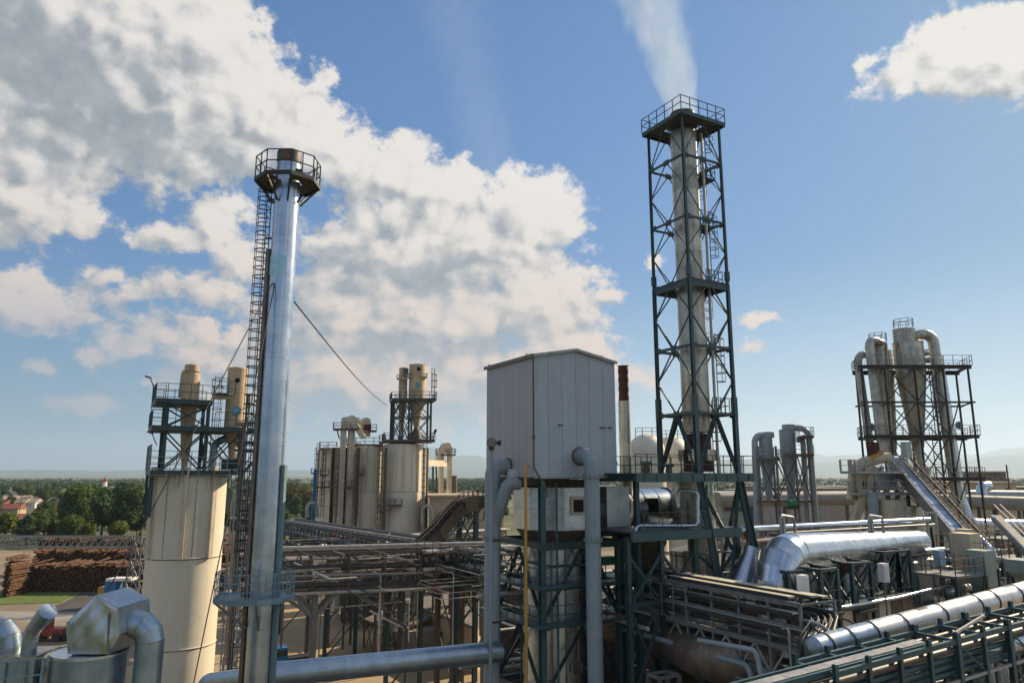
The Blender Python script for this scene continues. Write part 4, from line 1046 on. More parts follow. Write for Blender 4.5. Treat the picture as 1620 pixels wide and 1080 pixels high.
pipe('bent_pipe', [P(486, 818, 133), P(486, 797, 133), P(500, 794, 134), P(502, 818, 134)], .35, M['rail_pale'], 'pale looped pipe at the foot of the leftmost silo', rad=1.6)
# cyclone tower on the right silo
Tq = thing('cyclone_tower', 'dark steel tower with two cyclones on top of the far cream silo', 'steel tower', P(650, 698, 135))
Yt = 135; zA, zB = zz(696, Yt), zz(632, Yt)
def fq(px, z, dy=0): p = P(px, 700, Yt); return V((p.x - dy * .25, Yt + dy, z))
deck(Tq, [fq(606, 0, -3.5), fq(684, 0, -3.5), fq(684, 0, 3), fq(606, 0, 3)], zA, M['steel_brown'], .5)
railing(Tq, [fq(606, zA, -3.5), fq(684, zA, -3.5), fq(684, zA, 3), fq(606, zA, 3)], M['steel_brown'], 1.2, closed=True, step=1.5, d=.08)
deck(Tq, [fq(616, 0, -2.8), fq(686, 0, -2.8), fq(686, 0, 2.6), fq(616, 0, 2.6)], zB, M['steel_green'], .45)
railing(Tq, [fq(616, zB, -2.8), fq(686, zB, -2.8), fq(686, zB, 2.6), fq(616, zB, 2.6)], M['steel_green'], 1.2, closed=True, step=1.4, d=.08)
cols = [619, 634, 648, 678]
zm = (zA + zB) / 2 + .3
for px in cols:
    for dy in (-2.3, 2.2): bar(Tq, 'column', fq(px, zA, dy), fq(px, zB, dy), .30, M['steel_green'], kind='hsec')
for a_, b_ in zip(cols[:-1], cols[1:]):
    for dy in (-2.3, 2.2):
        bar(Tq, 'beam', fq(a_, zm, dy), fq(b_, zm, dy), .25, M['steel_green'])
        for u_, v_ in ((zA, zm), (zm, zB)): bar(Tq, 'brace', fq(a_, u_, dy), fq(b_, v_, dy), .15, M['steel_green']); bar(Tq, 'brace', fq(b_, u_, dy), fq(a_, v_, dy), .15, M['steel_green'])
ladder(Tq, fq(625, zA, -2.6), zB - zA + 1, (0, -1, 0), M['steel_green'], False, 1.0, d=.1)
ladder(Tq, fq(682, zB, -1), zz(583, Yt) - zB, (.7, -.7, 0), M['steel_green'], True, .7, 1.2, .09, .55)
cc = cyclone(fq(658, 0), zz(578, Yt), px2(13.5, Yt), zz(578, Yt) - zB + .2, 5.6, M['tan'], 'larger far cyclone with a dark port and a round blue emblem', 'tan cyclones on the silos', zbot_r=.2)
q = fq(658, 0); rr_ = px2(13.5, Yt); d = V((.25, -.97, 0)).normalized()
put('port', MB().lathe(q + d * (rr_ - .1) + Z * zz(584, 134), d, [(.38, 0), (.38, .15)], 14), M['dark'], cc)
put('emblem', MB().lathe(q + d * (rr_ - .06) + Z * zz(609, 134), d, [(.48, 0), (.48, .12)], 20), M['logo_blue'], cc)
put('hopper', MB().lathe(q + Z * (zA + .2), Z, [(1.1, 0), (.9, 1.0), (.35, 2.2), (.35, 3.2)], 12), M['steel_brown'], cc)
for zq in (zz(596, Yt),):
    far_platform(cc, 643, 676, 595, 133.5, 1.2, M['tan'], .5); put('band', MB().lathe(q + Z * zq, Z, [(rr_ + .12, 0), (rr_ + .12, .25)], 24), M['tan'], cc)
cs = cyclone(fq(635, 0), zz(583, Yt), px2(6.8, Yt), zz(583, Yt) - zB + .2, 5.0, M['tan'], 'slim far cyclone with a green box, left of the larger one', 'tan cyclones on the silos', zbot_r=.55)
put('control_box', MB().box(fq(638, zz(595, Yt), -1.2), .9, .5, 1.3), M['steel_teal'], cs); far_platform(cs, 628, 645, 597, 133.5, 1.2, M['tan'], .4)
b = P(690, 690, 134); T = thing('floodlight', 'floodlight on the right end of the far silo gallery', 'lamp', P(684, 700, 134), 'floodlights on the silo'); bar(T, 'arm', P(684, 697, 134), P(688, 684, 134), .12, M['steel_green']); put('lamp_head', MB().bar(P(687, 685, 134), P(690, 679, 134), .6, .4), M['dark'], T)
# second elevator with bridge, ochre building, conveyor gallery
T, c, zt_ = far_elev(698, 150, 714, 5.5, 'left leg of the twin elevator right of the cyclone silo')
T, c, zt_ = far_elev(711, 150, 714, 5.5, 'right leg of the twin elevator right of the cyclone silo')
H = thing('elevator_headhouse', 'domed head joining the twin elevator legs', 'elevator', P(705, 717, 150)); q = P(705, 717, 150)
put('hood', MB().box(q, 2.5, 1.6, 1.2), M['beige_dirty'], H); put('hood_top', MB().lathe(q + Z * 1.2 + W * .8, -W, [(1.0, 0), (1.0, 1.6)], 12), M['beige_dirty'], H); far_platform(H, 691, 721, 718, 149, 2.6, M['steel_brown'])
put('chute', MB().bar(P(697, 715, 149.5), P(690, 733, 149), .9, .9), M['beige_dirty'], H)
H = thing('conveyor_bridge', 'cream box conveyor bridge from the silo to the twin elevator', 'conveyor', P(688, 735, 145)); bar(H, 'gallery', P(668, 732, 137), P(702, 733, 149), 1.4, M['beige_dirty'], 1.2)
bar(H, 'trestle', P(685, 737, 143), P(685, 790, 143), .4, M['steel_green']); bar(H, 'trestle', P(690, 737, 144), P(692, 790, 144), .3, M['steel_green'])
b0 = P(731, 784, 128); T = thing('ochre_building', 'low ochre building with a flat tan roof right of the cream silos', 'building', V((b0.x, 134, 0)))
put('wall', MB().box((b0.x, 136, 0), 13, 12, b0.z - .3, V((1, .12, 0)).normalized(), V((-.12, 1, 0)).normalized()), M['wall_tan'], T)
put('roof', MB().box((b0.x, 136, b0.z - .3), 13.8, 12.8, .4, V((1, .12, 0)).normalized(), V((-.12, 1, 0)).normalized()), M['roof_tan'], T)
for k in range(4):
    q = V((b0.x - 4.6 + k * 2.9, 129.4 + .15 + k * .33, b0.z - 4.2)); fr = put('window', MB().box(q, 1.2, .15, 1.8, V((1, .12, 0)).normalized(), V((-.12, 1, 0)).normalized()), M['rail_pale'], T); put('pane', MB().box(q + V((0, -.09, .15)), .9, .06, 1.5, V((1, .12, 0)).normalized(), V((-.12, 1, 0)).normalized()), M['glass'], fr)
T = thing('brick_chimney', 'short dark brick chimney far beyond the twin elevator', 'chimney', V((P(719, 750, 260).x, 260, 0))); put('shaft', MB().lathe(V((P(719, 750, 260).x, 260, 0)), Z, [(1.2, 0), (.9, zz(752, 260))], 12), M['steel_brown'], T)
cg = [P(664, 868, 86), P(688, 846, 88), P(708, 820, 90), P(726, 803, 91.5), P(748, 795, 94), P(795, 789, 98)]
T = thing('conveyor_gallery', 'dark arched conveyor gallery climbing right towards the grey box tower', 'conveyor', cg[0])
cgs = []
for i in range(len(cg) - 1): cgs += [cg[i].lerp(cg[i + 1], k / 3) for k in range(3)]
cgs.append(cg[-1])
for a_, b_ in zip(cgs[:-1], cgs[1:]):
    put('gallery_panel', MB().bar(a_, b_, 2.0, 1.5), M['gallery_shade'], T); bar(T, 'lower_chord', a_ - Z * 2.3 + V((0, -.8, 0)), b_ - Z * 2.3 + V((0, -.8, 0)), .22, M['steel_green']); bar(T, 'web', a_ - Z * 2.3 + V((0, -.8, 0)), b_ - Z * .5 + V((0, -.8, 0)), .14, M['steel_green'])
railing(T, [p + Z * .5 + V((0, -1, 0)) for p in cgs], M['steel_brown'], 1.1, step=1.0, d=.07, posts=False); railing(T, [p + Z * .5 + V((0, 1, 0)) for p in cgs], M['steel_brown'], 1.1, step=1.0, d=.07, posts=False)
for px in (727, 753):
    for dy in (-1.2, 1.2): q = P(px, 812, 93.5); bar(T, 'column', V((q.x, q.y + dy, 0)), V((q.x, q.y + dy, q.z + .4)), .45, M['steel_green'], kind='hsec')
q0, q1 = P(727, 815, 92.3), P(753, 815, 92.3)
for k in range(3): bar(T, 'brace', q0 - Z * (4 * k), q1 - Z * (4 * k + 4), .2, M['steel_green']); bar(T, 'brace', q1 - Z * (4 * k), q0 - Z * (4 * k + 4), .2, M['steel_green']); bar(T, 'beam', q0 - Z * (4 * k), q1 - Z * (4 * k), .25, M['steel_green'])

# ================================================================ pipe racks
def rack(label, a, b, ztop, zbot, width, mat, pipes, cols=None, bay=3.0, name='pipe_rack', colw=.3, side=1, group=None, tiers=(0.5,), plabel='pipe on the rack', pgroup=None, brace='/', colmat=None, n=8, kneel=0, wmul=1.0):
    a = V((a[0], a[1], 0)); b = V((b[0], b[1], 0)); d = (b - a).normalized(); s = V((-d.y, d.x, 0)) * side; L = (b - a).length
    T = thing(name, label, 'pipe rack', a, group); nb = max(1, round(L / bay)); w_ = .16 * wmul
    for o in (0, width):
        for z_ in (ztop, zbot): bar(T, 'chord', a + s * o + Z * z_, b + s * o + Z * z_, w_ * 1.25, mat, w_ * 1.6)
        for k in range(nb + 1): bar(T, 'post', a + d * (L * k / nb) + s * o + Z * zbot, a + d * (L * k / nb) + s * o + Z * ztop, w_, mat)
        for k in range(nb):
            p, q = a + d * (L * k / nb) + s * o, a + d * (L * (k + 1) / nb) + s * o
            if brace == '/': bar(T, 'brace', p + Z * (zbot if k % 2 else ztop), q + Z * (ztop if k % 2 else zbot), w_ * .65, mat)
            elif brace == 'v':
                mid = (p + q) / 2; bar(T, 'brace', p + Z * zbot, mid + Z * ztop, w_ * .65, mat); bar(T, 'brace', q + Z * zbot, mid + Z * ztop, w_ * .65, mat)
    for k in range(nb + 1):
        p = a + d * (L * k / nb)
        for z_ in (ztop, zbot) + tuple(zbot + (ztop - zbot) * t for t in tiers): bar(T, 'cross_beam', p + Z * (z_ - .12), p + s * width + Z * (z_ - .12), w_, mat)
    for t in (cols or ()):
        for o in (0, width):
            p = a + d * (L * t) + s * o; bar(T, 'column', p, p + Z * zbot, colw, colmat or mat, kind='hsec')
            if kneel:
                for e in (-1, 1): bar(T, 'knee_brace', p + Z * (zbot - kneel), p + d * e * kneel * .9 + Z * zbot, colw * .7, colmat or mat)
        p = a + d * (L * t); h = zbot / 3
        for k in range(3): bar(T, 'column_brace', p + Z * (h * k), p + s * width + Z * (h * (k + 1)), colw * .35, colmat or mat)
    for f, zf, r_, mt, ext0, ext1 in pipes:     # place across, height, radius, material, overhang at both ends
        z_ = zbot + (ztop - zbot) * zf + r_ + .02
        m = MB().tube([a + d * ext0 + s * (width * f) + Z * z_, b + d * ext1 + s * (width * f) + Z * z_], r_, n)
        solo('pipe', m, M[mt], plabel, 'pipe', pgroup or 'pipes of a rack')
    return T
def rnd_pipes(n, seed, mats, rmin=.06, rmax=.22, e=1.5):
    r = random.Random(seed); return [(r.uniform(.06, .94), r.choice([0, .5, 1.0]), r.uniform(rmin, rmax), r.choice(mats), -r.uniform(0, e), r.uniform(0, e)) for _ in range(n)]
a, b = G(432, 881, 17.0), G(775, 862, 17.6)
rack('pale steel pipe rack running level behind the chimney to the boiler tower', a, b, 17.2, 13.7, 3.0, M['steel_brown'], rnd_pipes(16, 3, ['pipe_dark', 'pipe_pale', 'steel_brown', 'pipe_grey', 'pipe_dark', 'alu_brown'], .08, .3), (.19,), 3.6, colw=.55, plabel='dark insulated pipe on the level rack behind the chimney', pgroup='pipes on the level rack', colmat=M['steel_grey'], kneel=2.6)
aa, bb = V((a.x, a.y - .3, 0)), V((b.x, b.y - .3, 0))
pipe('top_pipe', [aa + Z * 17.9, bb + Z * 17.9], .16, M['pipe_pale'], 'long pale pipe along the top of the level rack behind the chimney')
pipe('handrail_pipe', [aa + Z * 15.7 - Z * .0, aa.lerp(bb, .30) + Z * 15.8, aa.lerp(bb, .30) + Z * 15.3], .07, M['rail_pale'], 'thin pale pipe ending in a hook on the level rack', rad=.2)
pipe('middle_pipe', [aa + Z * 15.2, bb + Z * 15.0], .11, M['rail_pale'], 'pale pipe half way up the level rack behind the chimney')
pipe('lower_pipe', [aa - V((0, .2, 0)) + Z * 13.5, bb + Z * 13.5], .17, M['pipe_pale'], 'pale pipe along the bottom of the level rack behind the chimney')
a, b = G(752, 876, 17.2), G(432, 824, 17.2)
rack('dark crowded pipe rack coming forward past the cream silos', a, b, 17.0, 13.8, 4.5, M['steel_green'], rnd_pipes(22, 5, ['pipe_dark', 'steel_brown', 'pipe_dark', 'pipe_grey', 'alu_brown', 'pipe_pale'], .1, .3), (.06, .3, .6, .9), 3.0, colw=.45, side=-1, plabel='sooty pipe on the crowded rack before the silos', pgroup='pipes on the crowded rack', brace='v')
a2, b2 = G(745, 890, 15.4), G(500, 848, 15.4)
rack('lower brown pipe rack below the crowded one, before the cream silos', V((a2.x, a2.y - 3, 0)), V((b2.x, b2.y, 0)), 15.0, 12.6, 3.5, M['steel_brown'], rnd_pipes(14, 6, ['pipe_dark', 'steel_brown', 'pipe_dark', 'alu_brown'], .1, .25), (.15, .5, .85), 3.2, side=-1, plabel='brown pipe on the lower rack before the silos', pgroup='pipes on the lower rack')
for k, (p0, p1) in enumerate((((512, 858), (690, 908)), ((535, 850), (700, 897)))):
    u0, u1 = G(*p0, 14.6 + k * .5), G(*p1, 14.6 + k * .5)
    pipe('lagged_pipe', [u0, u1], .42, M['pipe_pale'], ['thick pale lagged pipe, lower of two slanting across the racks', 'thick pale lagged pipe, upper of two slanting across the racks'][k])
a, b = G(590, 846, 17.2), G(800, 835, 17.2)
rack('brown pipe rack passing under the arched conveyor gallery', V((a.x, a.y, 0)), V((b.x, b.y + 3, 0)), 16.6, 14.0, 4, M['steel_brown'], rnd_pipes(14, 9, ['pipe_pale', 'pipe_dark', 'steel_brown', 'pipe_pale', 'tan'], .12, .3), (.2, .55, .85), 3.0, plabel='pipe on the rack below the conveyor gallery', pgroup='pipes below the conveyor gallery')
a, b = G(690, 905, 15.2), G(815, 895, 15.2)
rack('brown pipe rack close behind the left gooseneck pipe', V((a.x, a.y, 0)), V((b.x, b.y, 0)), 17.0, 13.4, 3, M['steel_brown'], rnd_pipes(16, 12, ['pipe_pale', 'pipe_dark', 'steel_brown', 'alu_brown'], .08, .22), (.2, .8), 2.2, plabel='pipe on the short rack behind the gooseneck', pgroup='pipes on the short rack')
# trestles under the racks
def trestle(px, py, hz, w, mat, lb, wd=1.6):
    g = G(px, py); T = thing('trestle', lb, 'trestle', g, 'lattice trestles under the racks'); A = rect(g, w, wd); n = max(2, round(hz / 2.6))
    for k in range(n): lattice(T, at_z(A, hz * k / n), at_z(A, hz * (k + 1) / n), mat, .28, rings=(False, True), bw=.45, kind='bar')
for px, py, hz_, w, mt, lb in ((570, 994, 13.5, 1.8, 'steel_brown', 'lattice trestle left of the canopy in the yard'), (590, 990, 13.5, .9, 'steel_brown', 'slim trestle just left of the canopy'), (548, 985, 12, 1.2, 'steel_brown', 'trestle in the shade left of the pair'),
        (722, 1022, 13.2, 1.6, 'steel_grey', 'grey trestle between the flat building and the boiler tower'), (745, 1018, 13.2, 1.2, 'steel_grey', 'grey trestle beside the left gooseneck'), (622, 1030, 13.5, .6, 'steel_grey', 'slim grey trestle before the canopy'), (655, 1026, 13.5, .5, 'steel_grey', 'slim trestle right of the canopy edge')):
    trestle(px, py, hz_, w, M[mt], lb)
# canopy and flat buildings in the yard
def quad_roof(T, pts, z, mat, t=.25, zs=None): pts = [G(x, y, z_) for (x, y), z_ in zip(pts, zs or [z] * 4)]; m = MB(); m.add([p for p in pts] + [p - Z * t for p in pts], [(0, 1, 2, 3), (7, 6, 5, 4)] + [(i, i + 4, (i + 1) % 4 + 4, (i + 1) % 4) for i in range(4)]); put('roof', m, mat, T); return pts
T = thing('canopy_shed', 'open shed with a sloping grey roof on steel legs in the yard', 'shed', G(630, 1015))
pts = quad_roof(T, [(576, 978), (626, 955), (682, 975), (628, 999)], 4.6, M['roof_grey'], .22, [4.2, 5.0, 5.0, 4.2])
for p in pts[:1] + pts[3:]: bar(T, 'leg', V((p.x, p.y + .4, 0)), V((p.x, p.y + .4, 4.1)), .22, M['steel_brown'])
p0, p3 = pts[0], pts[3]
for k in range(3):
    a_, b_ = p0.lerp(p3, k / 3 + .05), p0.lerp(p3, (k + 1) / 3 - .05); a_.z = b_.z = 0
    bar(T, 'brace', a_ + V((0, .5, .1)), b_ + V((0, .5, 3.9)), .1, M['steel_brown']); bar(T, 'brace', b_ + V((0, .5, .1)), a_ + V((0, .5, 3.9)), .1, M['steel_brown'])
w_ = pts[2].lerp(pts[3], .55); put('store_wall', MB().box(V((w_.x + 1, w_.y + 1.5, 0)), 5, 3.4, 3.9), M['conc_grey'], T)
T = thing('flat_building', 'flat roofed plaster building behind the canopy in the yard', 'building', G(705, 1000))
rp = [G(634, 950, 5.6), G(690, 935, 5.6), G(790, 962, 5.6), G(752, 992, 5.6)]
put('wall', MB().prism([(p.x, p.y) for p in rp], 0, 5.35), M['wall_tan'], T)
cc = sum(rp, V()) / 4; put('roof', MB().prism([(cc.x + (p.x - cc.x) * 1.04, cc.y + (p.y - cc.y) * 1.04) for p in rp], 5.36, 5.75), M['roof_grey'], T)
e0, e1 = rp[0], rp[3]
for k in range(4):
    q = e0.lerp(e1, (k + .6) / 4.4); d = (e1 - e0).normalized(); nrm = V((d.y, -d.x, 0)); q = V((q.x, q.y, 2.2)) + nrm * .05
    fr = put('window', MB().box(q, 1.2, .12, 1.4, d, -nrm), M['steel_grey'], T); put('pane', MB().box(q + nrm * .08 + Z * .12, .95, .05, 1.15, d, -nrm), M['glass'], fr)
T = thing('yard_tank', 'short cream tank half hidden behind the level rack', 'tank', G(610, 975)); g = G(610, 975); put('shell', MB().lathe(g, Z, [(2.6, 0), (2.6, 4.2), (.1, 4.8)], 32), M['beige'], T)
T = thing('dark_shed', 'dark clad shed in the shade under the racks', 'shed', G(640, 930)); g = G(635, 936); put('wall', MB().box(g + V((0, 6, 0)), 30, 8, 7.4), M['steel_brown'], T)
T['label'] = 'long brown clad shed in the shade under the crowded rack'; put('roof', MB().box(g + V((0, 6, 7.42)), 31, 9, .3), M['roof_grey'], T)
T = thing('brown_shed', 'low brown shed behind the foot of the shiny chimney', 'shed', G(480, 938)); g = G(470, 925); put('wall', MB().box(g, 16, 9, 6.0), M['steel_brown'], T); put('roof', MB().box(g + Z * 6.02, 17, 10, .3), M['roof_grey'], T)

# ================================================================ grey box on the boiler tower
B0 = P(845, 755, 45); zb0 = B0.z; B0.z = 0
SB = 6.4
def bp(s, t, z): return B0 + U * s + W * t + Z * z
ze, zr = zz(563, 45), zz(563, 45) + .58
bx = thing('box_house', 'tall light grey panelled box with a shallow gable roof on top of the boiler tower', 'building', bp(3.2, 3.2, zb0))
def quadprism(nm, pts, nrm, th, mat, par):
    m = MB(); k = len(pts); m.add(list(pts) + [p - nrm * th for p in pts], [tuple(range(k)), tuple(range(k, 2 * k))[::-1]] + [(i, i + k, (i + 1) % k + k, (i + 1) % k) for i in range(k)]); return put(nm, m, mat, par)
def ztop(s): return ze + (zr - ze) * (1 - abs(s - SB / 2) / (SB / 2))
npn = 6; pw = SB / npn
for i in range(npn):
    s0, s1 = i * pw + (.011 if i else -.0), (i + 1) * pw - .011
    pts = [bp(s0, 0, zb0), bp(s1, 0, zb0), bp(s1, 0, ztop(s1)), bp(s0, 0, ztop(s0))]
    quadprism('wall_panel', pts, -W, .12, M['box_grey'], bx)
    pts = [bp(s0, SB, zb0), bp(s0, SB, ztop(s0)), bp(s1, SB, ztop(s1)), bp(s1, SB, zb0)]; quadprism('wall_panel', pts, W, .12, M['box_grey'], bx)
npn = 7; pw = SB / npn
for i in range(npn):
    t0, t1 = i * pw + (.125 if i == 0 else .011), (i + 1) * pw - (.125 if i == npn - 1 else .011)
    quadprism('wall_panel', [bp(0, t1, zb0), bp(0, t0, zb0), bp(0, t0, ze), bp(0, t1, ze)], -U, .12, M['box_warm_light'], bx)
    quadprism('wall_panel', [bp(SB, t0, zb0), bp(SB, t1, zb0), bp(SB, t1, ze), bp(SB, t0, ze)], U, .12, M['box_grey'], bx)
put('floor', MB().box(bp(3.2, 3.2, zb0 - .1), SB - .4, SB - .4, .09), M['steel_green'], bx)
for sg in (0, 1):
    s_out, s_in = (-.12, SB / 2) if sg == 0 else (SB + .12, SB / 2)
    n_ = V((0, 0, 1)); a = [bp(s_out, -.14, ze - .02), bp(s_in, -.14, zr + .03), bp(s_in, SB + .14, zr + .03), bp(s_out, SB + .14, ze - .02)]
    if sg: a = a[::-1]
    quadprism('roof_sheet', [p + Z * .1 for p in a], Z, .09, M['box_grey'], bx)
bar(bx, 'eave_trim', bp(-.14, -.16, ze + .02), bp(-.14, SB + .16, ze + .02), .10, M['alu_brown'], .22); bar(bx, 'verge_trim', bp(-.1, -.16, ze + .03), bp(SB / 2, -.16, zr + .07), .07, M['rail_pale'], .18); bar(bx, 'verge_trim', bp(SB + .1, -.16, ze + .03), bp(SB / 2, -.16, zr + .07), .07, M['rail_pale'], .18)
bar(bx, 'base_trim', bp(0, -.03, zb0 - .02), bp(SB, -.03, zb0 - .02), .06, M['rail_pale'], .10); bar(bx, 'base_trim', bp(-.03, 0, zb0 - .02), bp(-.03, SB, zb0 - .02), .06, M['steel_brown'], .10)
for s, t in ((-.1, .6), (SB + .0, .2), (-.1, SB - .6), (SB * .82, -.1)): put('roof_cleat', MB().box(bp(s, t, ztop(max(0, min(SB, s))) + .12), .22, .12, .10), M['white'], bx)
dp = fillet([bp(-.08, -.10, ze - .1), bp(-.08, -.10, zb0 + .6), bp(.55, -.55, zb0 - .7), bp(.6, -.55, zb0 - 1.2)], .3, 4)
put('downpipe', MB().tube(dp, .055, 8), M['steel_brown'], bx); put('pipe_clip', MB().box(bp(-.1, -.12, zz(695, 45)), .16, .16, .25), M['steel_brown'], bx)
for px, py, L in ((882, 673, .30), (948, 677, .45), (962, 677, .25)):
    s = (px - 845) / 130 * SB; a = bp(s, -.08, zz(py, 45.5 + s * .49)); put('wall_bracket', MB().bar(a, a + U * L, .09, .06), M['steel_brown'], bx); bar(bx, 'bracket_rod', a - U * .06, a - U * .06 - W * .18, .04, M['dark'])
# ---- steel frame under the box
K0 = P(858, 900, 46.2); K0.z = 0; SK = 5.8
def kp(s, t, z): return K0 + U * s + W * t + Z * z
fr = thing('boiler_support_tower', 'dark teal steel frame tower carrying the grey panelled box', 'steel tower', kp(2.9, 2.9, 0))
lv = [0, zz(1105, 46.2), zz(985, 46.2), zz(925, 46.2), zz(858, 46.2), zb0 - .1]
A = [kp(0, 0, 0), kp(SK, 0, 0), kp(SK, SK, 0), kp(0, SK, 0)]
for i, p in enumerate(A): bar(fr, 'column', p, p + Z * (lv[-1] if i != 1 else lv[4]), .36 if i == 0 else .28, M['steel_teal'] if i < 2 else M['steel_green'], kind='hsec')
cx_ = kp(2.9, 2.9, 0)
for k, z_ in enumerate(lv[1:]):
    for i in (range(4) if k < 4 else (2, 3)): bar(fr, 'ring_beam', A[i] + Z * (z_ - .2), A[(i + 1) % 4] + Z * (z_ - .2), .2, M['steel_green'], .38)
for z0, z1 in ((lv[0], lv[1]), (lv[1], lv[2]), (lv[2], lv[4])):
    for i in range(4):
        a, b = A[i], A[(i + 1) % 4]; mid = (a + b) / 2
        bar(fr, 'brace', a + Z * z0, mid + Z * (z1 - .5), .17, M['steel_green'], kind='hsec'); bar(fr, 'brace', b + Z * z0, mid + Z * (z1 - .5), .17, M['steel_green'], kind='hsec')
for z_ in (lv[2], lv[3]):
    for (a, b, c, d) in ((-.9, -.9, SK + .9, -.05), (-.9, -.05, -.05, SK + .9), (SK + .05, -.05, SK + 1.4, SK + .9)):
        deck(fr, [kp(a, b, 0), kp(c, b, 0), kp(c, d, 0), kp(a, d, 0)], z_, M['steel_teal'], .16)
    railing(fr, [kp(SK + 1.4, -.9, z_), kp(-.9, -.9, z_), kp(-.9, SK + .9, z_)], M['steel_teal'], 1.1, step=1.0, d=.045)
deck(fr, [kp(-.4, -.4, 0), kp(SK + 2.2, -.4, 0), kp(SK + 2.2, -.02, 0), kp(-.4, -.02, 0)], lv[4], M['steel_green'], .45)
# ---- the clad vessel inside the frame
vs = thing('boiler_vessel', 'dented silver clad boiler vessel with a square hatch inside the frame tower', 'boiler', cx_)
def octa(r): return [cx_ + V((math.cos(R(a) + UA), math.sin(R(a) + UA), 0)) * r for a in range(22, 382, 45)]
zo0, zo1 = zz(838, 48), zz(771, 48)
o8 = octa(2.9)
for i in range(8):
    a, b = o8[i], o8[(i + 1) % 8]; n_ = ((a + b) / 2 - cx_).normalized()
    for z0, z1 in ((zo0, (zo0 + zo1) / 2 - .01), ((zo0 + zo1) / 2 + .01, zo1)): quadprism('cladding_panel', [a.lerp(b, .004) + Z * z0, a.lerp(b, .996) + Z * z0, a.lerp(b, .996) + Z * z1, a.lerp(b, .004) + Z * z1], n_, .08, M['alu_dent'], vs)
put('top_plate', MB().prism([(p.x, p.y) for p in octa(2.85)], zo1 - .05, zo1 - .01), M['alu_worn'], vs)
put('skirt', MB().lathe(cx_ + Z * (zo0 - 1.0), Z, [(2.1, 0), (2.85, .95)], 8, True, False), M['steel_brown'], vs)
hz0 = zz(812, 46.8); n_ = -W; hc_ = None
for i in range(8):
    a, b = o8[i], o8[(i + 1) % 8]; nn_ = ((a + b) / 2 - cx_).normalized()
    if nn_.dot(-W) > .9: hc_, hn = (a + b) / 2 + nn_ * .02, nn_
if hc_ is not None:
    t_ = V((-hn.y, hn.x, 0)); put('hatch_frame', MB().box(V((hc_.x, hc_.y, hz0 - .15)), 1.15, .14, 1.2, t_, hn), M['alu_worn'], vs); put('hatch', MB().box(V((hc_.x, hc_.y, hz0 + .05)) + hn * .03, .75, .14, .78, t_, hn), M['dark'], vs)
shell(vs, cx_, 2.25, [0, 3, 6, 8.2, 10.4, 12.5, 14.4, 16.3, 18.1, zo0 - .9], M['alu_dent'], 32, 'vessel_course', .02)
for py, s in ((898, .8), (965, 1.0)): put('manhole', MB().lathe(cx_ - W * 2.2 + U * s + Z * zz(py, 46.5), -W, [(.28, -.2), (.28, .12), (.2, .13)], 14), M['dark'], vs)
for k in range(5): q = cx_ + V((math.cos(R(235 + k * 23)), math.sin(R(235 + k * 23)), 0)) * 2.27; bar(vs, 'seam_strip', q + Z * 1, q + Z * (zo0 - 1.2), .10, M['alu_worn'], .04)
for k, (s, z_) in enumerate(((-.2, 12.9), (.4, 15.3), (-.5, 10.8), (.8, 9.4))):
    q = cx_ - W * 2.5 + U * s + Z * z_; put('valve_block', MB().box(q, .7, .35, .5), M['alu_dent'], vs)
put('under_duct', MB().box(kp(2.9, 2.9, zo1), 3.6, 3.6, zb0 - zo1 - .15), M['steel_brown'], vs)
# ---- gooseneck pipes
def gooseneck(lb, pts, r, mat, flz, rad, cone=False):
    T = thing('gooseneck_pipe', lb, 'pipe', V((pts[-1].x, pts[-1].y, 0)), 'gooseneck pipes beside the grey box')
    p = fillet(pts, rad, 7); duct(T, p, r, mat, 24, None, False)
    for z_ in flz:
        for dz_ in (0, .11): put('flange', MB().lathe(V((pts[-1].x, pts[-1].y, z_ + dz_)), Z, [(r + .10, 0), (r + .10, .07)], 24), mat, T)
        for k in range(10): an = k * math.tau / 10; q = V((pts[-1].x, pts[-1].y, z_ - .05)) + V((math.cos(an), math.sin(an), 0)) * (r + .06); bar(T, 'bolt', q, q + Z * .3, .035, M['steel_black'])
    put('collar', MB().lathe(pts[0], (pts[1] - pts[0]), [(r + .12, .0), (r + .12, .06), (r + .02, .10)], 24), M['steel_brown'], T)
    return T
zt_ = zz(721, 46.0); q = bp(3.4, 0, zt_); e = q - W * 1.30
gooseneck('thick grey gooseneck pipe bending down from the gable face of the box', [q, e, V((e.x, e.y, 0))], px2(12.3, 45.2), M['pipe_grey'], [zz(756, 45), zz(857, 45)], 1.0)
zt_ = zz(738, 47.0); q = bp(0, 3.3, zt_); e = q - U * 1.15
gl = gooseneck('thick grey gooseneck pipe at the left of the box with a branch joining it', [q, e, V((e.x, e.y, 0))], px2(12.3, 46.6), M['pipe_grey'], [zz(855, 46.6)], .9)
put('branch', MB().tube(fillet([bp(.2, 2.1, zz(764, 46.3)), bp(-.55, 2.3, zz(764, 46.3)), V((e.x, e.y, zz(835, 46.6)))], .8, 6), px2(10.5, 46.4), 20), M['pipe_grey'], gl)
put('inlet_box', MB().lathe(bp(.0, 2.45, zz(752, 46.3)), -U, [(.42, 0), (.42, .35)], 20), M['white'], gl)
T = thing('vent_post', 'thin grey vent post with a round disc head at the left edge of the box', 'post', V((P(776, 1000, 46).x, 46, 0)))
q = V((P(776, 1000, 46).x, 46, 0)); put('post', MB().tube([q, q + Z * zz(706, 46)], .12, 12), M['pipe_grey'], T); put('neck', MB().lathe(q + Z * zz(712, 46), Z, [(.17, 0), (.17, .25)], 12), M['steel_black'], T)
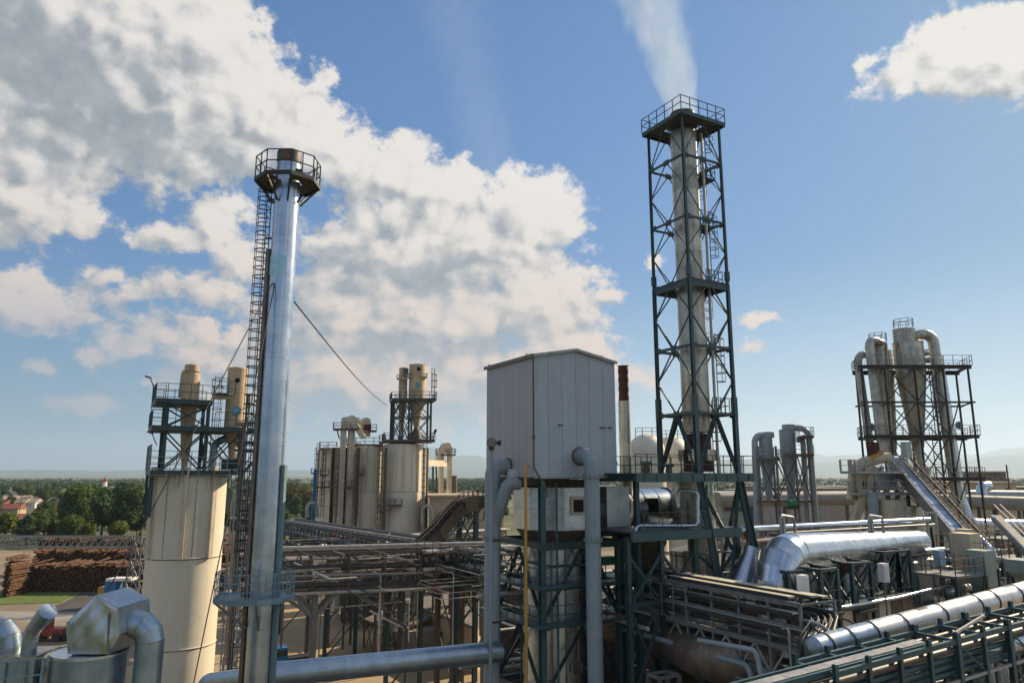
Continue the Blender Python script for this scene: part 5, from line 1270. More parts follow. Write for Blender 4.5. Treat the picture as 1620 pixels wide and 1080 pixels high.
put('disc', MB().lathe(q + Z * zz(700, 46) + V((0, .12, 0)), V((0, -1, 0)), [(.30, 0), (.32, .05), (.32, .2), (.28, .25)], 24), M['alu_brown'], T); put('actuator', MB().lathe(q + Z * zz(700, 46) + V((.3, .1, 0)), V((1, .1, 0)), [(.1, 0), (.1, .12), (.17, .14), (.17, .3)], 14), M['steel_black'], T)
for z_ in (zz(855, 46), zz(985, 46)): bar(T, 'clamp', q + Z * z_ - U * .1, q + Z * z_ + U * .8 + W * .1, .10, M['steel_black'])
q = V((P(832, 900, 44.8).x, 44.8, 0)); pipe('yellow_pipe', [q, q + Z * zz(737, 44.8), q + Z * zz(737, 44.8) + U * .35 + W * .3], .09, M['yellow'], 'slim yellow ochre pipe running up between the two gooseneck pipes', rad=.18)
q = kp(.9, -.3, 0); pipe('thin_conduit', [q, q + Z * (zb0 - .3)], .07, M['steel_teal'], 'thin teal conduit beside the near column of the boiler frame')
# ---- cone, drum and fan right of the vessel
dq = lambda s, z: cx_ + U * s + Z * z
zc = zz(807, 49.5)
T = thing('transition_duct', 'faceted silver transition piece tapering right from the vessel to the drum', 'duct', dq(3.9, zc))
def sq(s, w, h): return [dq(s, zc) + W * (w * a) + Z * (h * b) for a, b in ((-1, -1), (1, -1), (1, 1), (-1, 1))]
m = [sq(2.6, 2.3, 1.6), sq(4.5, 2.3, 1.6)]
for i in range(4): quadprism('side_panel', [m[0][i], m[1][i], m[1][(i + 1) % 4], m[0][(i + 1) % 4]], (m[0][i] + m[0][(i + 1) % 4] - m[0][0] - m[0][2]).normalized(), .05, M['alu_dent'], T)
n8 = 16; r0 = []; r1 = []
for k in range(n8):
    an = math.tau * (k + .5) / n8; c_, s_ = math.cos(an), math.sin(an); f_ = 1 / max(abs(c_), abs(s_)); r0.append(dq(4.5, zc) + W * (c_ * f_ * 2.3) + Z * (s_ * f_ * 1.6)); r1.append(dq(5.8, zc) + W * c_ * 1.3 + Z * s_ * 1.3)
put('taper', MB().rings([r0, r1], False, False), M['alu_dent'], T); put('flange', MB().lathe(dq(5.45, zc), U, [(1.06, 0), (1.12, .04), (1.12, .14)], 24), M['steel_black'], T)
T = thing('silver_drum', 'horizontal silver drum with a dark hatch between the transition and the fan', 'drum', dq(7, zc))
for s0, s1 in ((5.8, 6.9), (6.9, 8.2), (8.2, 9.6)): put('drum_course', MB().lathe(dq(s0, zc), U, [(1.38, 0), (1.38, .05), (1.35, .055), (1.35, s1 - s0 - .01)], 32), M['alu'], T)
put('hatch', MB().box(dq(7.4, zc - .35) - W * 1.05, .75, .75, .95), M['dark'], T); put('hatch_rim', MB().box(dq(7.4, zc - .45) - W * .98, .95, .8, 1.15), M['rust'], T); put('end_ring', MB().lathe(dq(9.6, zc), U, [(1.45, 0), (1.45, .15)], 32), M['steel_black'], T)
T = thing('fan_unit', 'rusty fan and bearing unit at the right end of the silver drum', 'fan', dq(10.2, zc))
put('casing', MB().lathe(dq(9.85, zc), U, [(1.15, 0), (1.25, .1), (1.25, .4), (.6, .5)], 24), M['steel_brown'], T); put('hub', MB().lathe(dq(10.4, zc), U, [(.35, 0), (.35, .8)], 16), M['rust'], T)
for k in range(10): an = k * math.tau / 10; bar(T, 'rib', dq(10.4, zc) + (W * math.cos(an) + Z * math.sin(an)) * .3, dq(10.4, zc) + (W * math.cos(an) + Z * math.sin(an)) * 1.3, .09, M['steel_black'])
put('motor', MB().lathe(dq(11.0, zc - .5), -W, [(.3, 0), (.38, .1), (.38, .8), (.2, .9)], 14), M['steel_teal'], T)
T = thing('grey_vessel', 'upright dull metal vessel with looped pipes behind the lattice tower leg', 'vessel', dq(12, zc))
q = V((P(1089, 800, 53).x, 53, 0)); shell(T, q, 1.15, [zz(838, 52), zz(800, 52), zz(768, 52), zz(757, 52)], M['alu_worn'], 28, 'vessel_course', .02)
put('top', MB().lathe(q + Z * zz(757, 52), Z, [(1.15, 0), (.6, .5), (.3, .8)], 24), M['alu_worn'], T)
for pts, r_, lb in (([P(1006, 848, 46), P(1006, 831, 46), P(1104, 831, 47.5), P(1104, 777, 47.5), P(1072, 775, 48), P(1073, 802, 48)], .115, 'bright silver pipe stepping up from the beam beside the lattice tower leg'),
                ([P(1106, 803, 48.5), P(1112, 803, 48.5), P(1112, 838, 48.5), P(1190, 836, 51)], .11, 'silver pipe running right behind the lattice tower leg'),
                ([P(1120, 765, 52), P(1122, 835, 52), P(1142, 838, 52), P(1142, 870, 52)], .10, 'thin pale pipe going down behind the lattice tower')): pipe('bent_pipe', pts, r_, M['alu'], lb, rad=.3)
q = V((P(1124, 800, 53).x, 53, 0)); pipe('riser_pipe', [q + Z * 15, q + Z * zz(765, 53)], .28, M['pipe_pale'], 'thick yellowish lagged riser behind the lattice tower leg')
# rust topped stack beside the box
c = P(989, 700, 51.5); c.z = 0; T = thing('exhaust_stack', 'slim metal stack with a dark rusty corrugated top right of the grey box', 'chimney', c)
r_ = px2(9.3, 51.5); shell(T, c, r_, [zc + .3, zz(755, 51), zz(722, 51), zz(695, 51), zz(668, 51), zz(633, 51)], M['alu_worn'], 24, 'stack_course', .012)
zr_ = zz(633, 51); n_r = 26; pr = [(r_ * 1.0, 0)] + [(r_ * (.88 + .045 * math.sin(k * .95) + .015 * math.sin(k * 2.3)), .05 + (zz(577, 51) - zr_) * k / n_r) for k in range(n_r)] + [(r_ * 1.02, zz(577, 51) - zr_)]
put('rusty_top', MB().lathe(c + Z * zr_, Z, pr, 24), M['rust'], T)
# ---- operating deck between box and lattice tower
N0 = P(1081, 243, 48.0); N0.z = 0; SL = 3.65
def tp(s, t, z): return N0 + U * s + W * t + Z * z
zk = zz(748, 48) ; dk = thing('operating_deck', 'teal railed deck linking the grey box to the foot of the lattice tower', 'platform', tp(-3, 2, zk))
for s0, s1 in ((-5.6, -3.2), (-3.2, -.4), (-.4, 2.0), (2.0, 4.6)): deck(dk, [tp(s0, -.5, 0), tp(s1 - .02, -.5, 0), tp(s1 - .02, 4.6, 0), tp(s0, 4.6, 0)], zk, M['steel_green'], .1)
for t in (-.5, 4.6): bar(dk, 'edge_beam', tp(-5.6, t, zk - .30), tp(4.6, t, zk - .30), .2, M['steel_teal'], .52)
for s in range(-5, 5): bar(dk, 'stiffener', tp(s, -.62, zk - .55), tp(s, -.62, zk - .05), .07, M['steel_green'], .05)
railing(dk, [tp(-5.6, -.5, zk), tp(4.6, -.5, zk), tp(4.6, 4.6, zk), tp(-5.6, 4.6, zk)], M['steel_green'], 1.15, step=.95, d=.045)
for s in (-5.2, -3.2, 0, 2.2, 4.4): bar(dk, 'cross_beam', tp(s, -.5, zk - .3), tp(s, 4.6, zk - .3), .2, M['steel_green'], .4)
q = P(1007, 800, 47.6); bar(dk, 'column', V((q.x, q.y, 6)), V((q.x, q.y, zk - .5)), .30, M['steel_teal'], kind='hsec')
for a_, b_, w_, h_ in ((-5.3, 3.2, .22, .55),):
    z_ = zz(843, 48); bar(dk, 'lower_beam', tp(-6, -.4, z_), tp(b_, -.4, z_), w_, M['steel_teal'], h_); bar(dk, 'lower_beam', tp(-6, 3.8, z_), tp(b_, 3.8, z_), w_, M['steel_green'], h_)
    deck(dk, [tp(-6, -.35, 0), tp(3.2, -.35, 0), tp(3.2, 4.2, 0), tp(-6, 4.2, 0)], z_ + .3, M['steel_green'], .08, 'lower_deck')
    railing(dk, [tp(-5, -.35, z_ + .3), tp(2.6, -.35, z_ + .3)], M['steel_brown'], 1.1, step=1.4, d=.035)
for s in (-6, -3.4, -.6, 3.2):
    for t in (0, 4.0): bar(dk, 'column', tp(s, t, 0), tp(s, t, zz(843, 48)), .28, M['steel_green'], kind='hsec')
for s0, s1 in ((-6, -3.4), (-3.4, -.6), (-.6, 3.2)):
    for z0, z1 in ((0, 5.8), (5.8, 11.6), (11.6, 17.2), (17.2, 20.2)):
        bar(dk, 'brace', tp(s0, 0, z0), tp(s1, 0, z1), .16, M['steel_green']); bar(dk, 'brace', tp(s1, 0, z0), tp(s0, 0, z1), .16, M['steel_green']); bar(dk, 'ring_beam', tp(s0, 0, z0 + .1), tp(s1, 0, z0 + .1), .2, M['steel_green'], .3)
for px, py, s in ((968, 742, .55), (1022, 742, .5), (1058, 745, .4)): q = P(px, py, 50.5); T = thing('valve_unit', {968: 'dark pump unit on the deck beside the box', 1022: 'small green actuator on the deck behind the railing', 1058: 'brown valve on the deck beside the dome tank'}[px], 'valve', q); put('body', MB().lathe(q - Z * .3, Z, [(s * .5, 0), (s * .6, .3), (s * .4, .7)], 12), M['steel_brown'], T); put('actuator', MB().lathe(q + Z * .4, U, [(s * .3, -.4), (s * .3, .4)], 10), M['steel_teal'], T)
# conical hopper and ribbed tank below the deck
q = P(1012, 885, 52); q.z = 0; T = thing('brown_hopper', 'brown conical hopper in the shade below the operating deck', 'hopper', q); put('cone', MB().lathe(q + Z * zz(915, 52), Z, [(.4, 0), (1.9, 2.4), (1.9, 3.2)], 20, True, False), M['steel_brown'], T); put('chute', MB().bar(q + Z * (zz(915, 52)), q + Z * 8 + U * 2, .8), M['steel_brown'], T)
q = P(1102, 890, 54); q.z = 0; T = thing('ribbed_tank', 'pale ribbed tank behind the braces of the lattice tower foot', 'tank', q); shell(T, q, 1.75, [2, 6, 10, 14, zz(872, 53)], M['pipe_pale'], 30, 'tank_course', .03)
for k in range(16): an = math.tau * k / 16; bar(T, 'rib', q + V((math.cos(an), math.sin(an), 0)) * 1.79 + Z * 2, q + V((math.cos(an), math.sin(an), 0)) * 1.79 + Z * zz(873, 53), .06, M['rail_pale'])
put('roof', MB().lathe(q + Z * zz(872, 53), Z, [(1.8, 0), (.1, .5)], 30), M['rail_pale'], T)
q = P(1176, 895, 49); T = thing('cone_duct', 'silver conical duct seen between the lattice tower legs and the big elbow', 'duct', q); put('cone', MB().lathe(q - Z * 2 - U * .5, V((.35, .1, 1)), [(1.25, 0), (1.1, 1.2), (.65, 2.8), (.6, 3.4)], 28), M['alu'], T); put('base_ring', MB().lathe(q - Z * 3.6 - U * .6, Z, [(1.35, 0), (1.35, 1.6)], 28), M['alu_worn'], T)
# dome tanks behind the deck
for px, py, rp, Y, lb in ((1022, 686, 29, 72, 'cream domed tank, nearer of two behind the railing'), (1060, 690, 34, 76, 'cream domed tank, farther of two behind the railing')):
    q = P(px, py, Y); r_ = px2(rp, Y); zt_ = q.z; q.z = 0; T = thing('dome_tank', lb, 'tank', q, 'dome tanks behind the operating deck')
    zs_ = zt_ - r_ * .95; shell(T, q, r_, [0, 8, 16, zs_ - 2, zs_], M['beige'], 36, 'tank_course', .02)
    put('dome', MB().lathe(q + Z * zs_, Z, [(r_ * math.cos(R(a)), r_ * .95 * math.sin(R(a))) for a in range(0, 90, 9)] + [(.05, r_ * .95)], 36), M['beige'], T); railing(T, [q + Z * zt_ + V((math.cos(a) * r_ * .6, math.sin(a) * r_ * .6, -.35)) for a in (3.3, 4.2, 5.1, 6.0)], M['steel_brown'], .9, step=1.2, posts=False)

# ================================================================ lattice tower and its chimney
zL = [zz(y, 48.0) for y in (652, 544, 441, 341, 243)]; zL = [zL[0] + (zL[-1] - zL[0]) * i / 4 for i in range(5)]; zTop = zz(176, 47.6)
lt = thing('lattice_tower', 'tall dark green lattice tower with a square top platform round the smoking chimney', 'steel tower', tp(SL / 2, SL / 2, 0))
Q = [tp(0, 0, 0), tp(SL, 0, 0), tp(SL, SL, 0), tp(0, SL, 0)]
for i in range(4):
    a, b = at_z(Q, zL[i]), at_z(Q, zL[i + 1]); lattice(lt, a, b, M['steel_green'], .22 if i < 2 else .17, pattern='diamond', rings=(i == 0, True), bw=.36, kind='bar')
a, b = at_z(Q, zL[4]), at_z(Q, zTop); lattice(lt, a, b, M['steel_green'], .15, pattern='k', rings=(False, True), bw=.4, kind='bar')
for i in range(4): bar(lt, 'splice_sleeve', Q[i] + Z * (zL[0] - .2), Q[i] + Z * (zL[0] + 1.2), .32, M['steel_green']); bar(lt, 'splice_sleeve', Q[i] + Z * (zL[2] + .3), Q[i] + Z * (zL[2] + 1.0), .28, M['steel_green'])
# legs from the deck up, leaning out below it
Qk = [p + Z * (zk) for p in Q]; low = [tp(3.0 * .0 + 1.9, -1.2, 10), tp(SL + 2.4, -1.0, 10), tp(SL + 2.2, SL + 1.2, 10), tp(0, SL + 1.0, 10)]
for i in range(4):
    bar(lt, 'leg', Qk[i], Q[i] + Z * zL[0], .30, M['steel_teal'] if i in (0, 1) else M['steel_green'], kind='hsec')
    if i < 3: bar(lt, 'leg', low[i], Qk[i], .42, M['steel_teal'] if i in (0, 1) else M['steel_green'], kind='hsec')
    j = (i + 1) % 4; mt = (Q[i] + Q[j]) / 2 + Z * zL[0]
    bar(lt, 'brace', Qk[i], mt, .2, M['steel_green'], kind='hsec'); bar(lt, 'brace', Qk[j], mt, .2, M['steel_green'], kind='hsec')
    if i < 3: bar(lt, 'footing', V((low[i].x, low[i].y, 0)), low[i], .5, M['conc_grey'])
    if i > 1: continue
    bar(lt, 'brace', Qk[i] - Z * .6, low[j].lerp(Qk[j], .35), .18, M['steel_teal'], kind='hsec'); bar(lt, 'brace', Qk[j] - Z * .6, low[i].lerp(Qk[i], .35), .18, M['steel_teal'], kind='hsec')
    bar(lt, 'brace', low[i].lerp(Qk[i], .35), low[j].lerp(Qk[j], .0), .18, M['steel_green'], kind='hsec')
for z_ in zL:
    for i in range(4):
        j = (i + 1) % 4; dj = (Q[j] - Q[i]).normalized()
        for q_, w_ in (((Q[i] + Q[j]) / 2, .55), (Q[i] + dj * .28, .34)): put('gusset_plate', MB().box(q_ + Z * (z_ - .22), w_, .05, .42, dj, V((-dj.y, dj.x, 0))), M['steel_green'], lt)
# decks
def ringdeck(z_, out=.0, hole=1.25, t=.12, name='deck'):
    a, b, c_ = -out, SL + out, SL / 2
    for (s0, t0, s1, t1) in ((a, a, b, c_ - hole), (a, c_ + hole, b, b), (a, c_ - hole + .005, c_ - hole, c_ + hole - .005), (c_ + hole, c_ - hole + .005, b, c_ + hole - .005)): deck(lt, [tp(s0, t0, 0), tp(s1, t0, 0), tp(s1, t1, 0), tp(s0, t1, 0)], z_, M['steel_black'], t, name)
ringdeck(zTop + .16, .32, 1.1, .14); ringdeck(zL[2] + .1, .1, 1.2, .1); ringdeck(zL[0] + .1, .05, 1.2, .1)
for i in range(4): bar(lt, 'edge_beam', [tp(-.32, -.32, 0), tp(SL + .32, -.32, 0), tp(SL + .32, SL + .32, 0), tp(-.32, SL + .32, 0)][i] + Z * (zTop), [tp(SL + .32, -.32, 0), tp(SL + .32, SL + .32, 0), tp(-.32, SL + .32, 0), tp(-.32, -.32, 0)][i] + Z * zTop, .1, M['steel_green'], .3); bar(lt, 'edge_beam', Q[i] + Z * (zL[2] - .15), Q[(i + 1) % 4] + Z * (zL[2] - .15), .12, M['steel_green'], .5)
railing(lt, [tp(-.35, -.35, zTop + .16), tp(SL + .3, -.35, zTop + .16), tp(SL + .3, SL + .35, zTop + .16), tp(-.35, SL + .35, zTop + .16)], M['steel_green'], 1.1, closed=True, step=.8, d=.045)
# ladders and little platforms on the right side
def small_plat(s, t, z_, sx, sy): deck(lt, [tp(s, t, 0), tp(s + sx, t, 0), tp(s + sx, t + sy, 0), tp(s, t + sy, 0)], z_, M['steel_black'], .1, 'landing'); railing(lt, [tp(s, t, z_), tp(s + sx, t, z_), tp(s + sx, t + sy, z_)], M['steel_green'], 1.1, step=.45, d=.04)
hh = (zL[4] - zL[0]) / 4
small_plat(SL - 1.1, SL * .25, zL[4] - .8, 1.4, 1.6); small_plat(SL - 1.2, SL * .3, zL[3] + .1, 1.2, 1.5); small_plat(SL - 1.3, SL * .2, zL[2] + .1, 1.6, 1.6); small_plat(SL - 1.2, SL * .3, zL[1] + .1, 1.2, 1.5); small_plat(SL - 1.3, SL * .2, zL[0] + .1, 1.6, 1.7)
for s, t, z0, z1 in ((SL - .2, SL * .35, zL[4] - .7, zTop + 1.2), (SL - .75, SL * .45, zL[3] + .2, zL[4] + .3), (SL - .2, SL * .35, zL[2] + .2, zL[3] + 1.2), (SL - .75, SL * .45, zL[1] + .2, zL[2] + .2), (SL - .2, SL * .35, zL[0] + .2, zL[1] + 1.2), (SL - .75, SL * .4, zk, zL[0] + .1)):
    ladder(lt, tp(s, t, z0), z1 - z0, (U - W).normalized(), M['steel_green'], True, .42, .62, .045, .34)
# chimney inside
cc = tp(SL / 2, SL / 2, 0); T = thing('tower_chimney', 'streaked silver chimney inside the lattice tower, smoke leaving its dark top', 'chimney', cc)
rc = px2(22.3, 50.3); zs = [zk - .4 + 1.25 * i for i in range(0, 30)]; zs = [4, 8, 12, 16, 20] + [z for z in zs if zL[0] - .6 < z < zTop - .3] + [zTop + .1]
shell(T, cc, rc, [2, 7, 12, 17, zk - 1.4], M['alu_worn'], 36, 'casing_course', .02); shell(T, cc, rc, [zz(682, 49) + 1.18 * k for k in range(int((zTop + .6 - zz(682, 49)) / 1.18) + 1)], M['alu_worn'], 36, 'casing_course', .012)
put('rusty_base', MB().lathe(cc + Z * (zk + .1), Z, [(rc * 1.05, 0), (rc * 1.05, .7), (rc * .95, .75), (rc * .95, zz(682, 49) - zk - .2)], 32), M['rust'], T)
for a in range(0, 360, 60): q = cc + V((math.cos(R(a)), math.sin(R(a)), 0)) * rc * 1.02; put('access_panel', MB().box(q + Z * zz(728, 49), .6, .5, .75), M['alu_worn'], T)
put('outlet_cone', MB().lathe(cc + Z * (zTop + .15), Z, [(rc * 1.0, 0), (rc * 1.45, .35), (rc * 1.45, .5), (rc * .95, .62), (rc * .95, 1.15), (rc * .86, 1.15), (rc * .82, .2)], 30), M['steel_black'], T)
q = tp(SL * .72, SL * .22, 0); q = tp(2.75, .9, 0); pipe('vent_pipe', [q + Z * zk, q + Z * (zL[4] + 2.6)], .105, M['pipe_pale'], 'slim pale pipe rising beside the chimney inside the lattice tower')
for k in range(4): bar(T, 'guide_bracket', cc, cc + (Q[k] - cc) * .98 + Z * 0, .01, M['steel_green']) if False else None
# smoke
def smoke(name, label, base, drift, h, r0, r1, dens_, seed):
    m = MB(); rg = []; n = 14
    for i in range(n + 1):
        t = i / n; c_ = base + Z * (h * t) + drift * (t ** 1.3); r_ = r0 + (r1 - r0) * t
        rg.append([c_ + V((math.cos(math.tau * k / 18), math.sin(math.tau * k / 18), 0)) * r_ for k in range(18)])
    m.rings(rg)
    mt = bpy.data.materials.new(name + ' vapour'); mt.use_nodes = True; t = mt.node_tree; t.nodes.clear()
    o = t.nodes.new('ShaderNodeOutputMaterial'); v = t.nodes.new('ShaderNodeVolumePrincipled'); p = pos(t)
    x, y, z = sep(t, p); tt = ((z - base.z) / h).clamp(); t13 = tt.pow(1.3)
    cx, cy = t13 * drift.x + base.x, t13 * drift.y + base.y
    rr_ = tt * (r1 - r0) + r0
    dx_, dy_ = (x - cx) / rr_, (y - cy) / rr_
    rad = (dx_ * dx_ + dy_ * dy_).pow(.5)
    nz = noise(t, vscale(t, p, (1, 1, .6), (seed, 0, 0)), .62, 5, .62)
    k = ((1 - rad) * 1.35 + (nz - .5) * 3.0 + (1 - tt * 3).max(0) * .5 - .05).step(.0, 1.1)
    den = k * dens_ * (rr_ * 0 + r0) / rr_ * (1 - tt.step(.75, 1.0))
    t.links.new(den.s, v.inputs['Density']); v.inputs['Color'].default_value = (.80, .93, 1, 1); v.inputs['Anisotropy'].default_value = .2
    t.links.new(v.outputs[0], o.inputs['Volume'])
    ob = solo(name, m, mt, label, 'smoke'); ob['kind'] = 'stuff'; return ob
smoke('smoke', 'pale smoke plume drifting up left from the lattice tower chimney', cc + Z * (zTop + 1.1), V((-7.5, 1, 0)), 27, 1.1, 6.8, SMOKE, 3)
smoke('smoke', 'very faint haze of smoke hanging above the shiny chimney', P(780, 300, 120), V((-16, 0, 0)), 62, 5.0, 14.0, SMOKE * .03, 9)

# dark blocks added to stand in for the dim clutter behind the frames
for px0, px1, py, Y, dep, lb in ((792, 905, 925, 62, 6, 'added dark brown block for the dim interior behind the boiler frame'), (925, 1080, 948, 58, 5, 'added dark brown block for the dim space below the lattice tower foot'), (1075, 1190, 965, 60, 6, 'lower added dark block for the dim space behind the brown duct')):
    a, b = P(px0, py, Y), P(px1, py, Y + 2); zt_ = a.z; a.z = b.z = 0; d_ = (b - a).normalized(); s_ = V((-d_.y, d_.x, 0)); T = thing('dark_backing', lb, 'building', (a + b) / 2)
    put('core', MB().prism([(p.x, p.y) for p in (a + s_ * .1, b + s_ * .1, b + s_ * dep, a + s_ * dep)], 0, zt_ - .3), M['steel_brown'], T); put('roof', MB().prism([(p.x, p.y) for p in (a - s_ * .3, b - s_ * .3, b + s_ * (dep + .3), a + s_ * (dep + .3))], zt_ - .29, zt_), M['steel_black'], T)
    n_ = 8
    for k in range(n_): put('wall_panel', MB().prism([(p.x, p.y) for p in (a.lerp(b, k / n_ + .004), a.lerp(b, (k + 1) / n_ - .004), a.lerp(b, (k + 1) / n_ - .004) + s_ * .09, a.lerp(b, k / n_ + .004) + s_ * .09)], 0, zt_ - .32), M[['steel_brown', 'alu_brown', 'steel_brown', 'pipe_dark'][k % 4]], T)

# ================================================================ right hand works
# big tapering silver duct with its elbow
T = thing('big_duct', 'very big bright silver duct with a segmented elbow, right of the lattice tower', 'duct', P(1235, 905, 40))
e0 = P(1238, 875, 44.5); e1 = P(1454, 857, 57.5); ra, rb = px2(31, 44.2), px2(18, 57.5)
dn = P(1213, 960, 41.0)
pth = fillet([V((e0.x - 1.3, e0.y - .9, 12.5)), V((e0.x - .5, e0.y - .5, e0.z)), e1], [0, 1.7, 0], 4)
n_ = len(pth); rr = [ra] * (n_ - 1) + [rb]
q = pth[-2]; seg = [pth[:-1]]
duct(T, pth[:-1], ra, M['alu'], 36, None, True, bw=.10, bt=.015)
k_ = 9; pts = [q.lerp(e1, i / k_) for i in range(k_ + 1)]; duct(T, pts, [ra + (rb - ra) * i / k_ for i in range(k_ + 1)], M['alu'], 36, None, True, bw=.05, bt=.008)
dd = (e1 - q).normalized(); put('end_cap', MB().lathe(e1, dd, [(rb, 0), (rb * .85, .35), (rb * .5, .6), (.05, .68)], 32), M['alu'], T)
for i in range(2, 9, 2):
    p = pts[i]; bar(T, 'saddle', p - Z * (ra * .9) - W * .4, p - Z * (ra * .9) + W * 1.2, .18, M['steel_green'], .3)
a, b = P(1182, 836, 50), P(1470, 821, 58)
pipe('upper_pipe', [P(1150, 842, 49), a, b], .19, M['alu'], 'slim bright pipe running just above the big silver duct', rad=.4)
pipe('upper_pipe', [P(1236, 843, 52), P(1480, 829, 60)], .08, M['rail_pale'], 'thinner pale pipe between the bright pipe and the big silver duct')
for px in (1236, 1376):
    a = P(px, 843, 49); b = P(px + 22, 843, 50.5); T = thing('pipe_hoop', {1236: 'hooped pale pipe standing at the left end of the big silver duct', 1376: 'hooped pale pipe standing above the middle of the big silver duct'}[px], 'pipe', a); put('hoop', MB().tube(fillet([a, a + Z * 1.3 * .9, b + Z * 1.05, b], .3), .09, 8), M['rail_pale'], T); bar(T, 'plate_post', a + U * .25, a + U * .25 + Z * 1.0, .2, M['rail_pale'])
T = thing('pipe_gantry', 'pale railed end frame at the right end of the bright upper pipe', 'frame', P(1470, 850, 58)); a = P(1470, 855, 58)
for s in (0, 1.2): bar(T, 'post', a + U * s, a + U * s + Z * 2.2, .16, M['rail_pale'])
for z_ in (1.1, 2.1): bar(T, 'rail', a + Z * z_, a + U * 1.2 + Z * z_, .12, M['rail_pale'])
pipe('stub_pipe', [P(1462, 872, 56), P(1492, 869, 58)], .22, M['alu'], 'short bright stub pipe right of the big silver duct end')
# lower near silver pipe at the right
T = thing('silver_pipeline', 'large dull silver pipeline with dark straps crossing the lower right corner', 'pipeline', P(1298, 1022, 35))
a, b = P(1288, 1025, 34.8), P(1680, 920, 43.2); r_ = px2(18, 35.5); L = (b - a).length; d = (b - a).normalized(); cuts = [0, .6, 1.75, 3.1, 4.85, 7.3, 9.7, 10.9, 12.6, 15.2, L]; cuts = [c * (L / 16.5) if c != L else L for c in cuts]
for i in range(len(cuts) - 1):
    m = MB().lathe(a + d * cuts[i], d, [(r_, 0), (r_, cuts[i + 1] - cuts[i] - .01)], 32, caps=False); put('pipe_section', m, M['alu_blue'] if i < 3 else M['alu_worn'] if False else M['alu_silver'], T)
    if i: put('strap', MB().lathe(a + d * (cuts[i] - .05), d, [(r_ + .015, 0), (r_ + .035, .01), (r_ + .035, .09), (r_ + .015, .10)], 32), M['steel_black'], T)
sx = d.cross(Z).normalized()
for t in (5.9, 11.9):
    c_ = a + d * t * (L / 16.5); m = MB()
    for k in range(4):
        an0, an1 = R(68 + k * 10), R(78 + k * 10); p0, p1 = [c_ + (sx * math.cos(x) + Z * math.sin(x)) * (r_ + .012) for x in (an0, an1)]; m.add([p0, p0 + d * .75, p1 + d * .75, p1], [(0, 1, 2, 3)])
    put('inspection_plate', m, M['steel_black'], T)
put('end_cap', MB().lathe(a, -d, [(r_, 0), (r_ * .8, .2), (.05, .32)], 28), M['alu_blue'], T)
for t in (1.2, 5.3, 9.5, 14):
    c_ = a + d * t - Z * r_; T2 = T; put('saddle', MB().box(c_ - Z * .4, .35, r_ * 1.5, .55, d, sx), M['steel_teal'], T); bar(T, 'support_post', c_ - Z * .4, V((c_.x, c_.y, 0)), .28, M['steel_green'], kind='hsec')
